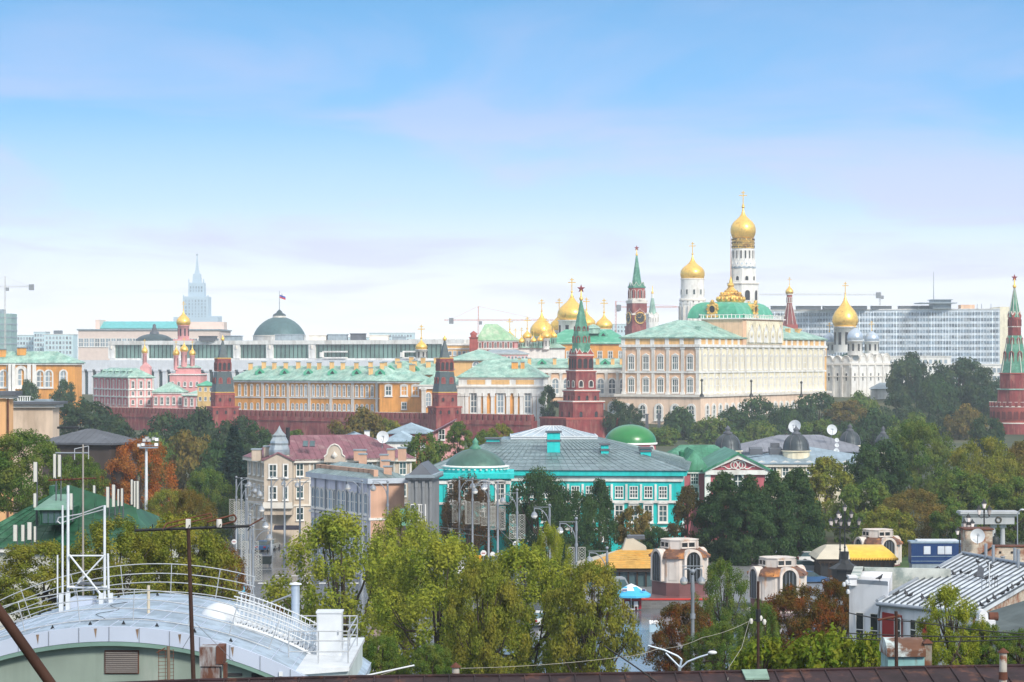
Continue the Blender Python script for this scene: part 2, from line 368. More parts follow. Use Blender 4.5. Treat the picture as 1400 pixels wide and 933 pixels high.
def dome_set(par, cx, D, drum, dome, cr, dm=None, wmm=None, slits=0, kind='onion', name='dome'):
    """drum = (y_bottom, half width px), dome = (y_bottom, y_tip, half width), cross top y; returns the drum part"""
    dm = dm or gold; c = (X(cx, D), D); k = D / F; r = drum[1] * k; zt = Z(dome[0], D)
    d = part(par, 'drum', [wmm or white, dark, stone], lambda b: (b.lathe(c, [(r, Z(drum[0], D)), (r, zt - .5), (r * 1.08, zt - .45), (r * 1.08, zt + .05)], 20),
        [b.obox((c[0] + math.cos(a) * (r - .28), c[1] + math.sin(a) * (r - .28)), a, .3, r * .13, Z(drum[0], D) + (zt - Z(drum[0], D)) * .3, zt - (zt - Z(drum[0], D)) * .22, 1) for a in [2 * math.pi * (i + .5) / max(1, slits) for i in range(slits)]]))
    f = {'onion': onion, 'helmet': helmet}[kind]
    o = part(par, name, [dm], lambda b: b.lathe(c, f(dome[2] * k, zt, Z(dome[1], D)), 28))
    x = part(o, 'cross', [gold], lambda b: cross(b, c, Z(dome[1], D) - .3, Z(cr, D)))
    return d
# ------------------------------------------------------------ ground, streets
asph = mat('asphalt', (.13, .14, .155), .16, var=.3, scale=.06, c2=(.20, .21, .23), c2amt=.35, c2scale=.05)
pave = mat('paving_slabs', (.22, .225, .235), .3, var=.2, scale=.1)
earth = mat('park_ground', (.045, .06, .025), .95, var=.4, scale=.05, c2=(.09, .085, .04), c2amt=.4, c2scale=.03)
paint = mat('road_paint', (.75, .75, .74), .6, var=.25, scale=1.0)
def ground(b):
    xs = [-30000, -6000, -2000] + list(range(-600, -179, 60)) + list(range(-170, 61, 10)) + list(range(120, 601, 60)) + [2000, 6000, 30000]
    ys = [-3000, -200, 0, 400, 800, 860] + list(range(875, 1210, 9)) + [1300, 2000, 5000, 12000, 45000]
    vs = [(x, y, gz(x, y)) for y in ys for x in xs]; n = len(xs)
    b.add(vs, [[j * n + i, j * n + i + 1, (j + 1) * n + i + 1, (j + 1) * n + i] for j in range(len(ys) - 1) for i in range(n - 1)], 0, True)
structure('ground', [earth], ground)
structure('street', [asph], lambda b: b.add([(-42, 200, .004), (36, 200, .004), (40, 300, .004), (-6, 372, .004), (-60, 560, .004), (-74, 560, .004), (-41, 372, .004), (-46, 290, .004)], [list(range(8))]))
structure('pavement', [pave], lambda b: (b.ext([(6, 292), (46, 292), (46, 372), (6, 372)], 0, .12), b.ext([(-70, 205), (-47, 205), (-51, 290), (-45, 372), (-58, 372)], 0, .12), b.ext([(62, 200), (150, 200), (150, 372), (50, 372)], 0, .1)))
def marks(b):
    for k in range(9): b.box(-33.5 + k * 1.9, -32.4 + k * 1.9, 318, 319.2, .008, .012)
    for k in range(9): b.box(-30.5 + k * 1.9, -29.4 + k * 1.9, 329, 329.8, .008, .012)
    for p, q in (((-28, 262), (-33, 306)), ((-18, 250), (-20, 300)), ((6, 230), (2, 285)), ((20, 232), (22, 270))):
        d = Vector((q[0] - p[0], q[1] - p[1])); n = Vector((-d.y, d.x)).normalized() * .12
        for k in range(8):
            a = Vector(p) + d * (k / 8); c = a + d / 12; b.add([(*(a - n), .009), (*(a + n), .009), (*(c + n), .009), (*(c - n), .009)], [[0, 1, 2, 3]])
structure('road_markings', [paint], marks)
structure('lawn', [mat('lawn_grass', (.05, .10, .025), .95, var=.4, scale=.3)], lambda b: b.box(46.5, 80, 330, 372, .0, .11))

# ------------------------------------------------------------ Kremlin wall and towers
wl = [(X(128, 1015), 1015), (X(300, 960), 960), (X(600, 893), 893), (X(727, 872), 872)]
t = thing('fortress_wall', 'long dark red brick fortress wall with swallow-tail battlements', 'fortress wall', (wl[1][0], wl[1][1], 0))
WT = 6.6
def wallpoly(o0, o1):
    a = []; bb = []
    for i, p in enumerate(wl):
        d = (Vector(wl[min(i + 1, 3)]) - Vector(wl[max(i - 1, 0)])).normalized(); n = Vector((d.y, -d.x))
        a.append(tuple(Vector(p) + n * o1)); bb.append(tuple(Vector(p) + n * o0))
    return a + bb[::-1]
part(t, 'wall', [brick], lambda b: b.ext(wallpoly(-3.5, 0), -3, WT))
part(t, 'inner_parapet', [mat('gap_shade_brick', (.10, .022, .024), .9)], lambda b: b.ext(wallpoly(-2.2, -1.9), WT - .1, WT + 1.5))  # brick colour darkened to give the gaps between merlons their shade
part(t, 'string_course', [brick, stone], lambda b: b.ext(wallpoly(-.2, .28), WT - 1.5, WT - 1.15))
mb = MB(); mb.prism([(-.85, 0, 0), (.85, 0, 0), (.85, 0, 2.15), (.35, 0, 2.15), (0, 0, 1.72), (-.35, 0, 2.15), (-.85, 0, 2.15)], (0, 1.75, 0), 0)
mb.prism([(-.9, -.05, 2.16), (-.34, -.05, 2.16), (-.34, -.05, 2.27), (-.9, -.05, 2.27)], (0, .8, 0), 1); mb.prism([(.34, -.05, 2.16), (.9, -.05, 2.16), (.9, -.05, 2.27), (.34, -.05, 2.27)], (0, .8, 0), 1)
me = mb.mesh('merlon', [brick, stone])
segs = [(wl[i], wl[i + 1]) for i in range(3)]; tot = sum((Vector(q) - Vector(p)).length for p, q in segs); N = 98; k = 0
for p, q in segs:
    p, q = Vector(p), Vector(q); L_ = (q - p).length; d = (q - p).normalized(); n_ = int(round(L_ / tot * N))
    for j in range(n_):
        c = p + d * L_ * (j + .5) / n_ + Vector((d.y, -d.x)) * -.1; link('merlon', me, t, (c.x, c.y, WT), math.atan2(d.y, d.x))
def sq(c, s, z, a): return [(c[0] + s * math.sqrt(2) * math.cos(a + math.pi / 4 + i * math.pi / 2), c[1] + s * math.sqrt(2) * math.sin(a + math.pi / 4 + i * math.pi / 2), z) for i in range(4)]
def star(b, c, r, m=0, a=.3):
    vs = []; 
    for k in range(10): rr = r if k % 2 == 0 else r * .42; t_ = math.pi / 2 + k * math.pi / 5; vs.append((c[0] + rr * math.cos(t_) * math.cos(a), c[1] + rr * math.cos(t_) * math.sin(a), c[2] + rr * math.sin(t_)))
    f = (c[0] + .22 * r * math.sin(a), c[1] - .22 * r * math.cos(a), c[2]); g = (c[0] - .22 * r * math.sin(a), c[1] + .22 * r * math.cos(a), c[2])
    b.add(vs + [f, g], [[i, (i + 1) % 10, 10] for i in range(10)] + [[(i + 1) % 10, i, 11] for i in range(10)], m)
class Tower:
    """a stack of square or round tiers; sizes are half widths as they appear"""
    def __init__(s, name, label, cx, D, rot, group=None):
        s.D = D; s.cx = cx; s.c = (X(cx, D), D); s.rot = R(rot); s.k = D / F; s.app = abs(math.cos(s.rot)) + abs(math.sin(s.rot))
        s.t = thing(name, label, 'tower', (*s.c, gz(*s.c)), group)
    def s_(s, hw): return hw * s.k / s.app
    def tier(s, name, y0, y1, h0, h1, m, n=4, trim=None, m2=None):
        z0, z1 = Z(y0, s.D), Z(y1, s.D)
        def mk(b):
            if n == 4: b.loft([sq(s.c, s.s_(h0), z0, s.rot), sq(s.c, s.s_(h1), z1, s.rot)])
            else: b.lathe(s.c, [(h0 * s.k, z0), (h1 * s.k, z1)], n, 0, n > 8, s.rot)
        return part(s.t, name, [m], mk)
    def band(s, y, h, hw, m=None, n=4, name='cornice'):
        z = Z(y, s.D)
        return part(s.t, name, [m or stone], lambda b: b.loft([sq(s.c, s.s_(hw), z, s.rot), sq(s.c, s.s_(hw), z + h, s.rot)]) if n == 4 else b.lathe(s.c, [(hw * s.k, z), (hw * s.k, z + h)], n, 0, False, s.rot))
    def openings(s, y, hw, n, w, h, arch=True, fm=None, gm=None, sides=4, name='window', frs=.22):
        dm = wmesh(round(w, 2), round(h, 2), arch, frs, .2, 0, 0, 0, 0, fm=fm or brick, gm=gm or dark)
        for i in range(sides):
            a = s.rot + 2 * math.pi * i / sides - math.pi / 2; r = s.s_(hw) if sides == 4 else hw * s.k * math.cos(math.pi / sides)
            nx, ny = math.cos(a), math.sin(a)
            if ny > .35: continue
            for j in range(n):
                o = (j - (n - 1) / 2) * (2 * r * (1 if sides == 4 else .41)) / n; put(s.t, name, dm, (s.c[0] + nx * r - ny * o, s.c[1] + ny * r + nx * o, Z(y, s.D)), a + math.pi / 2)
    def gables(s, y, hw, n, w, h, m, trim):
        """kokoshniks: pointed gables with a pale edge round the foot of a spire"""
        bb = MB(); bb.prism([(-w / 2, 0, 0), (w / 2, 0, 0), (w / 2, 0, h * .45), (w * .2, 0, h * .7), (0, 0, h), (-w * .2, 0, h * .7), (-w / 2, 0, h * .45)], (0, .5, 0), 0)
        bb.path([(w / 2, -.03, h * .4), (w * .2, -.03, h * .7), (0, -.03, h + .1), (-w * .2, -.03, h * .7), (-w / 2, -.03, h * .4)], .13, 4, 1); me = bb.mesh('kokoshnik', [m, trim])
        for i in range(4):
            a = s.rot + math.pi / 2 * i - math.pi / 2; r = s.s_(hw); nx, ny = math.cos(a), math.sin(a)
            if ny > .35: continue
            for j in range(n):
                o = (j - (n - 1) / 2) * 2 * r / n; link('kokoshnik', me, s.t, (s.c[0] + nx * r - ny * o, s.c[1] + ny * r + nx * o, Z(y, s.D)), a + math.pi / 2)
    def finial(s, y0, ystar, r, m=gold):
        o = part(s.t, 'finial', [m], lambda b: b.lathe(s.c, [(.5, Z(y0, s.D)), (.75, Z(y0, s.D) + .8), (.3, Z(y0, s.D) + 1.2), (.16, Z(ystar, s.D))], 8))
        if r: part(o, 'star', [ruby], lambda b: star(b, (s.c[0], s.c[1], Z(ystar, s.D)), r * s.k))
# the stepped pyramid tower with the ruby star, nearest of all
T = Tower('stepped_gate_tower', 'stepped dark red brick tower with green spire and large red star behind the grey roof', 794.5, 878, 24)
T.tier('base_platform', 612, 572, 56, 56, brick); T.band(573, .6, 57, brickl)
for nm, y0, y1, h, tr in (('tier', 572, 550, 30.5, 24), ('tier', 550, 535, 24.5, 20), ('tier', 534, 508, 20, 16.5), ('tier', 508, 487, 16.5, 13)):
    T.tier(nm, y0, y1, h, h * .985, brick); T.band(y1 + 1.2, .75, h * 1.04, brickl); T.band(y1 - .6, .35, h * 1.06, stone)
T.openings(570, 30.4, 2, 1.2, 1.9); T.openings(547, 24.4, 3, .9, 1.5); T.openings(529, 20, 2, 1.4, 2.1, fm=stone); T.openings(504, 16.5, 3, 1.5, 3.4)
T.tier('spire_foot', 487, 481, 16, 13.5, tentg); T.gables(487.5, 16, 3, 2.5, 2.6, brickl, stone)
T.tier('spire_skirt', 482, 458, 13.6, 11.6, tentg, 8); T.tier('spire', 458, 411, 11.6, 1.3, tentg, 8)
T.openings(468, 12.4, 1, 1.0, 1.9, sides=8, fm=brickl, name='dormer'); T.openings(452, 10.2, 1, .6, 1.2, sides=8, name='dormer')
T.finial(411, 395, 6.2)
for (cx, D, lab, g2) in ((304.5, 954, 'red brick wall tower with dark tiled tent roof, beside the pink palace', 1), (608, 891, 'red brick wall tower with dark tiled tent roof, beside the white columned armoury block', 1.0)):
    T = Tower('wall_tower', lab, cx, D, 20, 'tent-roofed towers of the red wall'); dy = 1 if cx > 500 else 0
    T.tier('base', 604, 556, 24, 23, brick); T.band(557.5, .5, 24.4, brickl); T.openings(566, 23.2, 3, .8, 1.3)
    T.tier('tier', 556, 537, 17.5, 17.2, brick); T.band(540, .5, 18, brickl); T.openings(549, 17.4, 2, .8, 1.3)
    T.tier('tent_roof', 536, 508.5, 17, 12.6, tentd); T.band(537, .25, 17.4, gold); T.openings(524, 14.8, 2, 1.0, 1.9, fm=brickl, gm=brick, name='dormer')
    T.tier('lookout', 508, 490, 12.2, 11.8, brick); T.openings(506, 12.1, 3, 1.1, 2.7); T.band(492, .35, 12.4, brickl)
    T.tier('spire', 490, 464, 7.6, .6, tentd); T.band(490.4, .25, 12.3, gold); T.finial(466, 459, 0)
# corner tower at the right edge
T = Tower('round_corner_tower', 'round red brick corner tower with green glazed spire, at the right edge', 1387, 925, 18)
T.tier('drum', 640, 578, 34, 32, brick, 40); T.band(579, .4, 32.6, stone, 40); T.tier('corbel_table', 578, 556, 31.6, 33.5, brickl, 40)
me = MB(); me.box(-.5, .5, -.25, .25, 0, 1.6); me.box(-.55, .55, -.3, .3, 1.61, 1.75, 1); me = me.mesh('merlon', [brick, stone])
T.band(556.5, .35, 34, stone, 40)
for i in range(26):
    a = 2 * math.pi * i / 26; link('merlon', me, T.t, (T.c[0] + 33.2 * T.k * math.cos(a), T.c[1] + 33.2 * T.k * math.sin(a), Z(556, T.D)), a + math.pi / 2)
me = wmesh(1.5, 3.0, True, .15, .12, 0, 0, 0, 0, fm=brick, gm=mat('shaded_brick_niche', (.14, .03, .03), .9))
for i in range(24):
    a = 2 * math.pi * (i + .5) / 24
    if math.sin(a) < .3: put(T.t, 'blind_arch', me, (T.c[0] + 32.7 * T.k * math.cos(a), T.c[1] + 32.7 * T.k * math.sin(a), Z(573, T.D)), a + math.pi / 2)
T.openings(594, 32.6, 1, 1.1, 3, sides=8, fm=stone)
T.tier('tier', 556, 533, 24.5, 23.5, brick, 8); T.openings(554, 24, 1, 1.3, 4.5, sides=8); T.band(533, .4, 25, mint, 8)
T.tier('tier', 532, 511, 21, 20.6, brick, 8); T.openings(530, 20.8, 1, 1.5, 2.6, sides=8); T.band(511.5, .4, 21.8, brickl, 8)
T.tier('tent_roof', 510, 459, 19.5, 10, tentg, 8); T.openings(494, 15.8, 1, 1.4, 3.4, sides=8, fm=brickl, name='dormer'); T.openings(470, 11.6, 1, .9, 2.0, sides=8, fm=brickl, name='dormer')
T.tier('lookout', 459, 434, 9.3, 9, brick, 8); T.openings(446, 9.1, 1, 1.0, 2.4, sides=8); T.band(447.5, .3, 9.8, stone, 8); T.gables(434.5, 8.6, 2, 1.8, 2.2, brickl, stone)
T.tier('spire', 434, 394, 8.6, 1.1, tentg, 8); T.finial(394, 380, 5.2)
for i in range(8):
    a = T.rot + math.pi / 4 * i; c = T.c
    part(T.t, 'spire_rib', [stone], lambda b: (b.tube((c[0] + 19.6 * T.k * math.cos(a), c[1] + 19.6 * T.k * math.sin(a), Z(510, T.D)), (c[0] + 10 * T.k * math.cos(a), c[1] + 10 * T.k * math.sin(a), Z(459, T.D)), .17, .12, 4), b.tube((c[0] + 8.7 * T.k * math.cos(a), c[1] + 8.7 * T.k * math.sin(a), Z(434, T.D)), (c[0] + 1.2 * T.k * math.cos(a), c[1] + 1.2 * T.k * math.sin(a), Z(394, T.D)), .14, .08, 4)))
# clock tower
T = Tower('clock_tower', 'far red brick clock tower with slim green spire and star', 870.5, 1400, 20)
T.tier('base', 500, 446, 16, 15.5, brick); T.tier('clock_tier', 446, 414, 14, 13.6, brick); T.band(415, 1.6, 14.6, stone); T.band(431, .8, 14.8, stone); T.gables(434, 14.4, 1, 8, 4.5, brick, stone)
def clock(b):
    for a in (T.rot - math.pi / 2, T.rot - math.pi):
        c = Vector((T.c[0] + math.cos(a) * (T.s_(14) + .25), T.c[1] + math.sin(a) * (T.s_(14) + .25), Z(435, T.D))); u = Vector((-math.sin(a), math.cos(a), 0)); w = Vector((0, 0, 1)); n = Vector((math.cos(a), math.sin(a), 0))
        ring = lambda r, o: [c + n * o + (u * math.cos(q) + w * math.sin(q)) * r for q in [2 * math.pi * i / 28 for i in range(28)]]
        b.loft([ring(3.2, 0), ring(3.2, .2)], 1, False); b.loft([ring(3.25, .1), ring(3.25, .4), ring(2.7, .4), ring(2.7, .21)], 0, False, False)
        for q in range(12): d_ = u * math.cos(q * math.pi / 6) + w * math.sin(q * math.pi / 6); b.tube(c + n * .3 + d_ * 2.0, c + n * .3 + d_ * 2.5, .12, .12, 4, 0)
        b.tube(c + n * .32, c + n * .32 + (u * .5 + w * .87) * 2.2, .13, .08, 4, 0); b.tube(c + n * .34, c + n * .34 + (u * -.9 + w * .2) * 1.5, .14, .1, 4, 0)
part(T.t, 'clock_face', [goldp, black], clock)
T.tier('belfry', 411, 394, 12, 12, brickl, 8); T.openings(408, 12.2, 1, 2.4, 4.6, sides=8, fm=stone); T.band(411.5, 1.2, 13.2, stone, 8); T.band(394, .8, 13.2, tentg, 8); T.gables(395, 11, 2, 3, 3.6, tentg, stone)
T.tier('spire', 391, 350, 7.5, 1.3, tentg, 8); T.finial(350, 339.5, 4)
T = Tower('tent_tower', 'slim green tent roof with gold tip beside the clock tower', 892, 1330, 15)
T.tier('base', 470, 434, 9, 9, white, 8); T.openings(440, 9, 1, 1.4, 2.2, sides=8, fm=stone); T.gables(434, 8.5, 2, 3, 2.6, white, stone); T.tier('tent_roof', 434, 408, 6.6, 2.0, mint, 8); T.tier('lantern', 408, 402, 1.6, 1.4, white, 8); T.finial(402, 391, 0)
T = Tower('brick_tent_tower', 'slender red brick tent tower with small gold onion dome', 1079.3, 1450, 22)
T.tier('base', 500, 444, 13, 12, brickl, 8); T.tier('tent_roof', 444, 416, 10.5, 3.7, brick, 8); T.tier('neck', 416, 403, 3.9, 3.9, brickl, 8); T.openings(414, 3.9, 1, .8, 3, sides=8, fm=stone)
for i in range(8):
    a = T.rot + math.pi / 4 * i; c = T.c
    part(T.t, 'tent_rib', [stone], lambda b: b.tube((c[0] + 10.5 * T.k * math.cos(a), c[1] + 10.5 * T.k * math.sin(a), Z(444, 1450)), (c[0] + 3.8 * T.k * math.cos(a), c[1] + 3.8 * T.k * math.sin(a), Z(416, 1450)), .16, .12, 4))
T.band(403.5, .6, 4.8, stone, 8); o = part(T.t, 'dome', [gold], lambda b: b.lathe(T.c, onion(5.6 * T.k, Z(402, T.D), Z(389, T.D)), 20)); part(o, 'cross', [gold], lambda b: cross(b, T.c, Z(390, T.D), Z(379, T.D)))

# ------------------------------------------------------------ bell tower, belfry, cathedrals
D = 1180; c = (X(1016, D), D)
t = thing('bell_tower', 'tallest white bell tower under a gold onion dome with inscribed gold bands', 'bell tower', (*c, 11))
def oct_(nm, l, m, n=8): return part(t, nm, [m], lambda b: b.lathe(c, prof(D, l), n, 0, n > 8, R(22.5 + 12)))
oct_('lower_tier', [(510, 21.5), (389, 21)], white); oct_('cornice', [(389.5, 22), (388, 22.4), (387, 22)], stone)
oct_('middle_tier', [(387, 17.6), (367, 17.2)], white); oct_('drum', [(368, 15.4), (340, 15)], white, 32)
oct_('kokoshnik_ring', [(367.5, 16.6), (366.5, 17.4), (361, 16.2), (356, 15.5)], mat('blue_grey_trim', (.38, .46, .54), .7, var=.5, scale=.6), 32)
kb = MB(); kb.prism([(-1.15, 0, 0), (1.15, 0, 0), (1.15, 0, .9), (.6, 0, 1.9), (0, 0, 2.8), (-.6, 0, 1.9), (-1.15, 0, .9)], (0, .35, 0)); kb = kb.mesh('kokoshnik', [white])
for i in range(16):
    for rr, yy, o in ((16.9, 366, 0), (16.0, 361, .5)):
        a = 2 * math.pi * (i + o) / 16; link('kokoshnik', kb, t, (c[0] + rr * D / F * math.cos(a), c[1] + rr * D / F * math.sin(a), Z(yy, D)), a + math.pi / 2)
oct_('inscribed_band', [(340, 15.7), (335.2, 15.6)], goldp, 32); oct_('inscribed_band', [(334.6, 15.7), (330.6, 15.6)], goldp, 32); oct_('inscribed_band', [(330, 15.7), (326.5, 15.7)], goldp, 32)
def letters(b):
    rnd = random.Random(5)
    for yy in (338.3, 333.2, 328.6):
        for i in range(64):
            a = 2 * math.pi * i / 64; r = 15.75 * D / F
            if math.sin(a) < .2 and rnd.random() < .85: b.obox((c[0] + r * math.cos(a), c[1] + r * math.sin(a)), a + math.pi / 2, .09 + .08 * rnd.random(), .05, Z(yy, D) - .35 * rnd.random(), Z(yy, D) + .55 + .25 * rnd.random())
part(t, 'inscription', [dark], letters)
dm = wmesh(.7, 3.6, False, .2, .15, 0, 0, 0, 0, gm=dark)
for i in range(16): a = 2 * math.pi * (i + .3) / 16; math.sin(a) < .3 and put(t, 'slit_window', dm, (c[0] + 15.35 * D / F * math.cos(a), c[1] + 15.35 * D / F * math.sin(a), Z(354, D)), a + math.pi / 2)
for yy, hw, w, h in ((384, 17.5, 1.5, 2.0), (411, 21, 2.4, 4.6)):
    dm = wmesh(w, h, True, .3, .2, 0, 0, 0, 0, gm=dark)
    for i in range(8): a = R(34.5) + math.pi / 4 * (i + .5); r = hw * D / F * math.cos(math.pi / 8) + .03; math.sin(a) < .3 and put(t, 'bell_opening', dm, (c[0] + r * math.cos(a), c[1] + r * math.sin(a), Z(yy, D)), a + math.pi / 2)
o = part(t, 'dome', [gold], lambda b: b.lathe(c, prof(D, [(325.8, 14.6), (322, 16.2), (318, 17.3), (313, 17.5), (308, 16), (304, 13.4), (300.5, 9.5), (297, 5.6), (293, 3), (289, 1.7), (285, .9)]), 32))
part(o, 'cross', [gold], lambda b: (b.sph((*c, Z(283, D)), 2.3 * D / F, 0, 12), cross(b, c, Z(282, D), Z(261, D))))
D = 1176; c = (X(946.8, D), D); t = thing('belfry', 'white cylindrical belfry with a wide gold onion dome, left of the tallest tower', 'belfry', (*c, 11))
oct_('lower_tier', [(510, 18.8), (414, 18.4)], white); oct_('drum', [(412, 16.2), (382, 16)], white, 32); oct_('cornice', [(412, 18), (410, 18.6), (409, 16.5)], stone, 32); oct_('cornice', [(383, 16.3), (381.5, 16.8), (381, 16.3)], stone, 32)
for i in range(14): a = 2 * math.pi * i / 14; link('kokoshnik', kb, t, (c[0] + 17.6 * D / F * math.cos(a), c[1] + 17.6 * D / F * math.sin(a), Z(416.5, D)), a + math.pi / 2)
dm = wmesh(.9, 2.2, False, .25, .15, 0, 0, 0, 0, gm=glassd)
for i in range(10): a = 2 * math.pi * (i + .6) / 10; math.sin(a) < .3 and put(t, 'window', dm, (c[0] + 16.1 * D / F * math.cos(a), c[1] + 16.1 * D / F * math.sin(a), Z(403, D)), a + math.pi / 2)
for i in range(16): a = 2 * math.pi * i / 16; math.sin(a) < .4 and part(t, 'pilaster', [stone], lambda b: b.tube((c[0] + 18.6 * D / F * math.cos(a), c[1] + 18.6 * D / F * math.sin(a), Z(452, D)), (c[0] + 18.4 * D / F * math.cos(a), c[1] + 18.4 * D / F * math.sin(a), Z(419, D)), .28, .28, 6))
o = part(t, 'dome', [gold], lambda b: b.lathe(c, prof(D, [(381, 15.4), (378, 16.4), (374, 16.9), (370, 16), (366, 13), (363, 8.8), (359.5, 5), (356, 2.8), (352, 1.3), (349, .7)]), 32))
part(o, 'cross', [gold], lambda b: cross(b, c, Z(349, D), Z(331, D)))
# white cathedral at the right
fp = rect(1127.5, 1163, 1118, 1217, 40)
B = Bld('cathedral', 'white stone cathedral with one gold dome among silver domes and rounded gables', 'cathedral', fp, 6, Z(497, 1118), white)
zt = Z(497, 1118)
for i, n, hh in ((0, 3, 2.7), (1, 5, 2.1)):
    for k in range(n):
        q, a, l = edge(fp, i, (k + .5) / n, .12); r = l / n / 2 * .92
        def arch(b, rr=r):
            u = [(rr * math.cos(w), 0, 1.0 + rr * 1.12 * math.sin(w)) for w in [math.pi * j / 12 for j in range(13)]]
            b.prism([(rr, 0, 0)] + u + [(-rr, 0, 0)], (0, 2.4, 0)); b.path([(x, -.15, z) for x, y, z in u], .22, 5, 1); b.path([(x * .68, -.05, 1 + (z - 1) * .68) for x, y, z in u], .14, 5, 1)
        bb = MB(); arch(bb); link('rounded_gable', bb.mesh('rounded_gable', [white, stone]), B.t, (q.x, q.y, zt), a)
B.slab('cornice', zt - .9, .7, .5, stone); B.slab('string_course', Z(516, 1118), .5, .35, stone)
B.pil(0, 4, 8, zt - .9, .9, .45, white); B.pil(1, 6, 8, zt - .9, .9, .45, white)
dm = wmesh(.9, 3.4, True, .25, .15, 0, 0, 0, 0, gm=dark); B.wins(0, 3, Z(521, 1118), dm); B.wins(1, 5, Z(521, 1118), dm)
cfp = offset(fp, -1.0)
B.p('roof', mat('dark_green_roof', (.10, .17, .14), .6), lambda b: b.loft([[(x, y, zt + 1.2) for x, y in cfp], [(x, y, zt + 4.6) for x, y in offset(fp, -7)]]))
dome_set(B.t, 1155.6, 1140, (482, 15.5), (447, 402, 17.8), 385.5, slits=10)
for cx, D, yb, drum_t, tip, hw in ((1169, 1120, 486, 466, 447.5, 10.8), (1191.8, 1136, 485, 467, 452, 10), (1134, 1150, 484, 468, 454, 8)):
    dome_set(B.t, cx, D, (yb, hw * .95), (drum_t, tip, hw), tip - 13, silver, slits=8, kind='helmet')
ap = [(X(1190, 1090), 1090), (X(1238, 1105), 1105), (X(1238, 1130), 1130), (X(1190, 1120), 1120)]
B.p('apse', white, lambda b: b.ext(ap, 5, Z(532, 1095))); B.p('apse_roof', greyrf, lambda b: b.loft([[(x, y, Z(532, 1095)) for x, y in offset(ap, .6)], [(x, y, Z(524, 1095)) for x, y in offset(ap, -4)]]))
# churches with clustered gold domes
D = 1120; t = thing('domed_cathedral', 'white cathedral with big gold domes, partly behind the red star spire', 'cathedral', (X(795, D), D, 11))
part(t, 'wall', [white], lambda b: b.box(X(745, D), X(842, D), D - 8, D + 18, 8, Z(462, D)))
for cx, yb, d0, tip, hw, cr, dd in ((781.8, 470, 438, 400, 20, 380, 0), (764.5, 470, 452, 427, 13, 408, 10), (801.8, 470, 447, 424, 12.5, 407, 10), (825.8, 470, 450, 428, 11.8, 408.5, -4)): dome_set(t, cx, D + dd, (yb, hw * .9), (d0, tip, hw), cr, slits=8)
D = 1070; t = thing('many_domed_church', 'small church crowded with gold domes beside the red and white terem', 'church', (X(735, D), D, 9))
part(t, 'wall', [white], lambda b: b.box(X(690, D), X(772, D), D - 6, D + 14, 8, Z(476, D)))
part(t, 'roof', [mint], lambda b: b.loft([[(X(x, D), y, Z(476, D)) for x, y in ((688, D - 7), (774, D - 7), (774, D + 15), (688, D + 15))], [(X(x, D), y, Z(470, D)) for x, y in ((698, D), (764, D), (764, D + 8), (698, D + 8))]]))
for cx, yb, d0, tip, hw, cr, dd in ((740.6, 474, 460, 426, 16, 409, 4), (697, 474, 462.5, 451, 6, 435, 0), (720.8, 478, 463, 450, 6.6, 433, -4), (746.5, 478, 463, 449, 7.2, 435, -6), (704.6, 476, 469, 460, 4, 449, -5), (713, 476, 469, 459, 4.3, 448, -6), (729.5, 476, 468, 459, 4.2, 449, -7), (738.5, 476, 467, 457, 4.2, 449, -7), (757, 474, 462, 451, 5, 440, 2)): dome_set(t, cx, D + dd, (yb, hw * .72), (d0, tip, hw), cr, wmm=mint if hw < 6 else white, slits=6)
D = 1030; t = thing('gate_church', 'small white church with a single gold dome in front of the glass palace', 'church', (X(576, D), D, 8))
part(t, 'wall', [white], lambda b: b.lathe((X(576, D), D), [(10 * D / F, 6), (10 * D / F, Z(492, D))], 8, 0, False, R(22)))
dome_set(t, 576, D, (494, 8), (478, 463, 8.3), 444, slits=8)
D = 1300; t = thing('gold_domed_chapel', 'pink and white latticed drum with gold onion dome, below the far skyscraper', 'church', (X(250.8, D), D, 11))
part(t, 'wall', [pinkw], lambda b: b.box(X(238, D), X(264, D), D - 4, D + 5, 11, Z(464, D)))
dome_set(t, 250.8, D, (466, 7.8), (445, 424, 9.8), 412, wmm=pinkw, slits=8)
# ------------------------------------------------------------ palaces of the Kremlin
# glass-topped congress palace
fp = front(103, 640, 1120, 70, 90); k1 = Z(493, 1180)
B = Bld('glass_palace', 'long modern white marble palace with a wide dark glass upper storey', 'palace', fp, 8, k1, marble)
B.p('glazing', glassd, lambda b: b.ext([tuple(edge(fp, 0, .01, .06)[0]), tuple(edge(fp, 0, .99, .06)[0]), tuple(edge(fp, 0, .99, -.5)[0]), tuple(edge(fp, 0, .01, -.5)[0])], 9, Z(508, 1180)))
B.pil(0, 46, 8.5, k1 - 4.2, 2.1, 1.3, marble, 0, 1, 'pylon'); B.slab('attic', k1 - 4.3, 4.4, 1.5, marble)
up = offset(fp, -5); up = [up[0], up[1], up[2], up[3]]; zt = Z(467.5, 1170)
q0, q1 = Vector(up[0]), Vector(up[1]); up[0] = tuple(q0 + (q1 - q0) * .06)
B.p('upper_storey', glassg, lambda b: b.ext(up, k1, zt - 1.2)); B.p('roof', white, lambda b: b.ext(offset(up, 1.2), zt - 1.25, zt + .6)); B.slab('parapet', k1 + .1, .9, .6, white, up)
mb = MB(); mb.box(-.11, .11, -.16, .05, 0, zt - 1.3 - k1 - 1); mm = mb.mesh('mullion', [black])
for k in range(1, 84): q, a, l = edge(up, 0, k / 84); link('mullion', mm, B.t, (q.x, q.y, k1 + 1), a)
mb = MB(); mb.box(-1.7, 1.7, -1.0, .05, 0, zt - 1.3 - k1 - .95); mb.lathe((0, -1.02), [(.5, (zt - k1) * .5), (.7, (zt - k1) * .6), (.5, (zt - k1) * .7)], 6, 1); mm = mb.mesh('pillar', [white, stone])
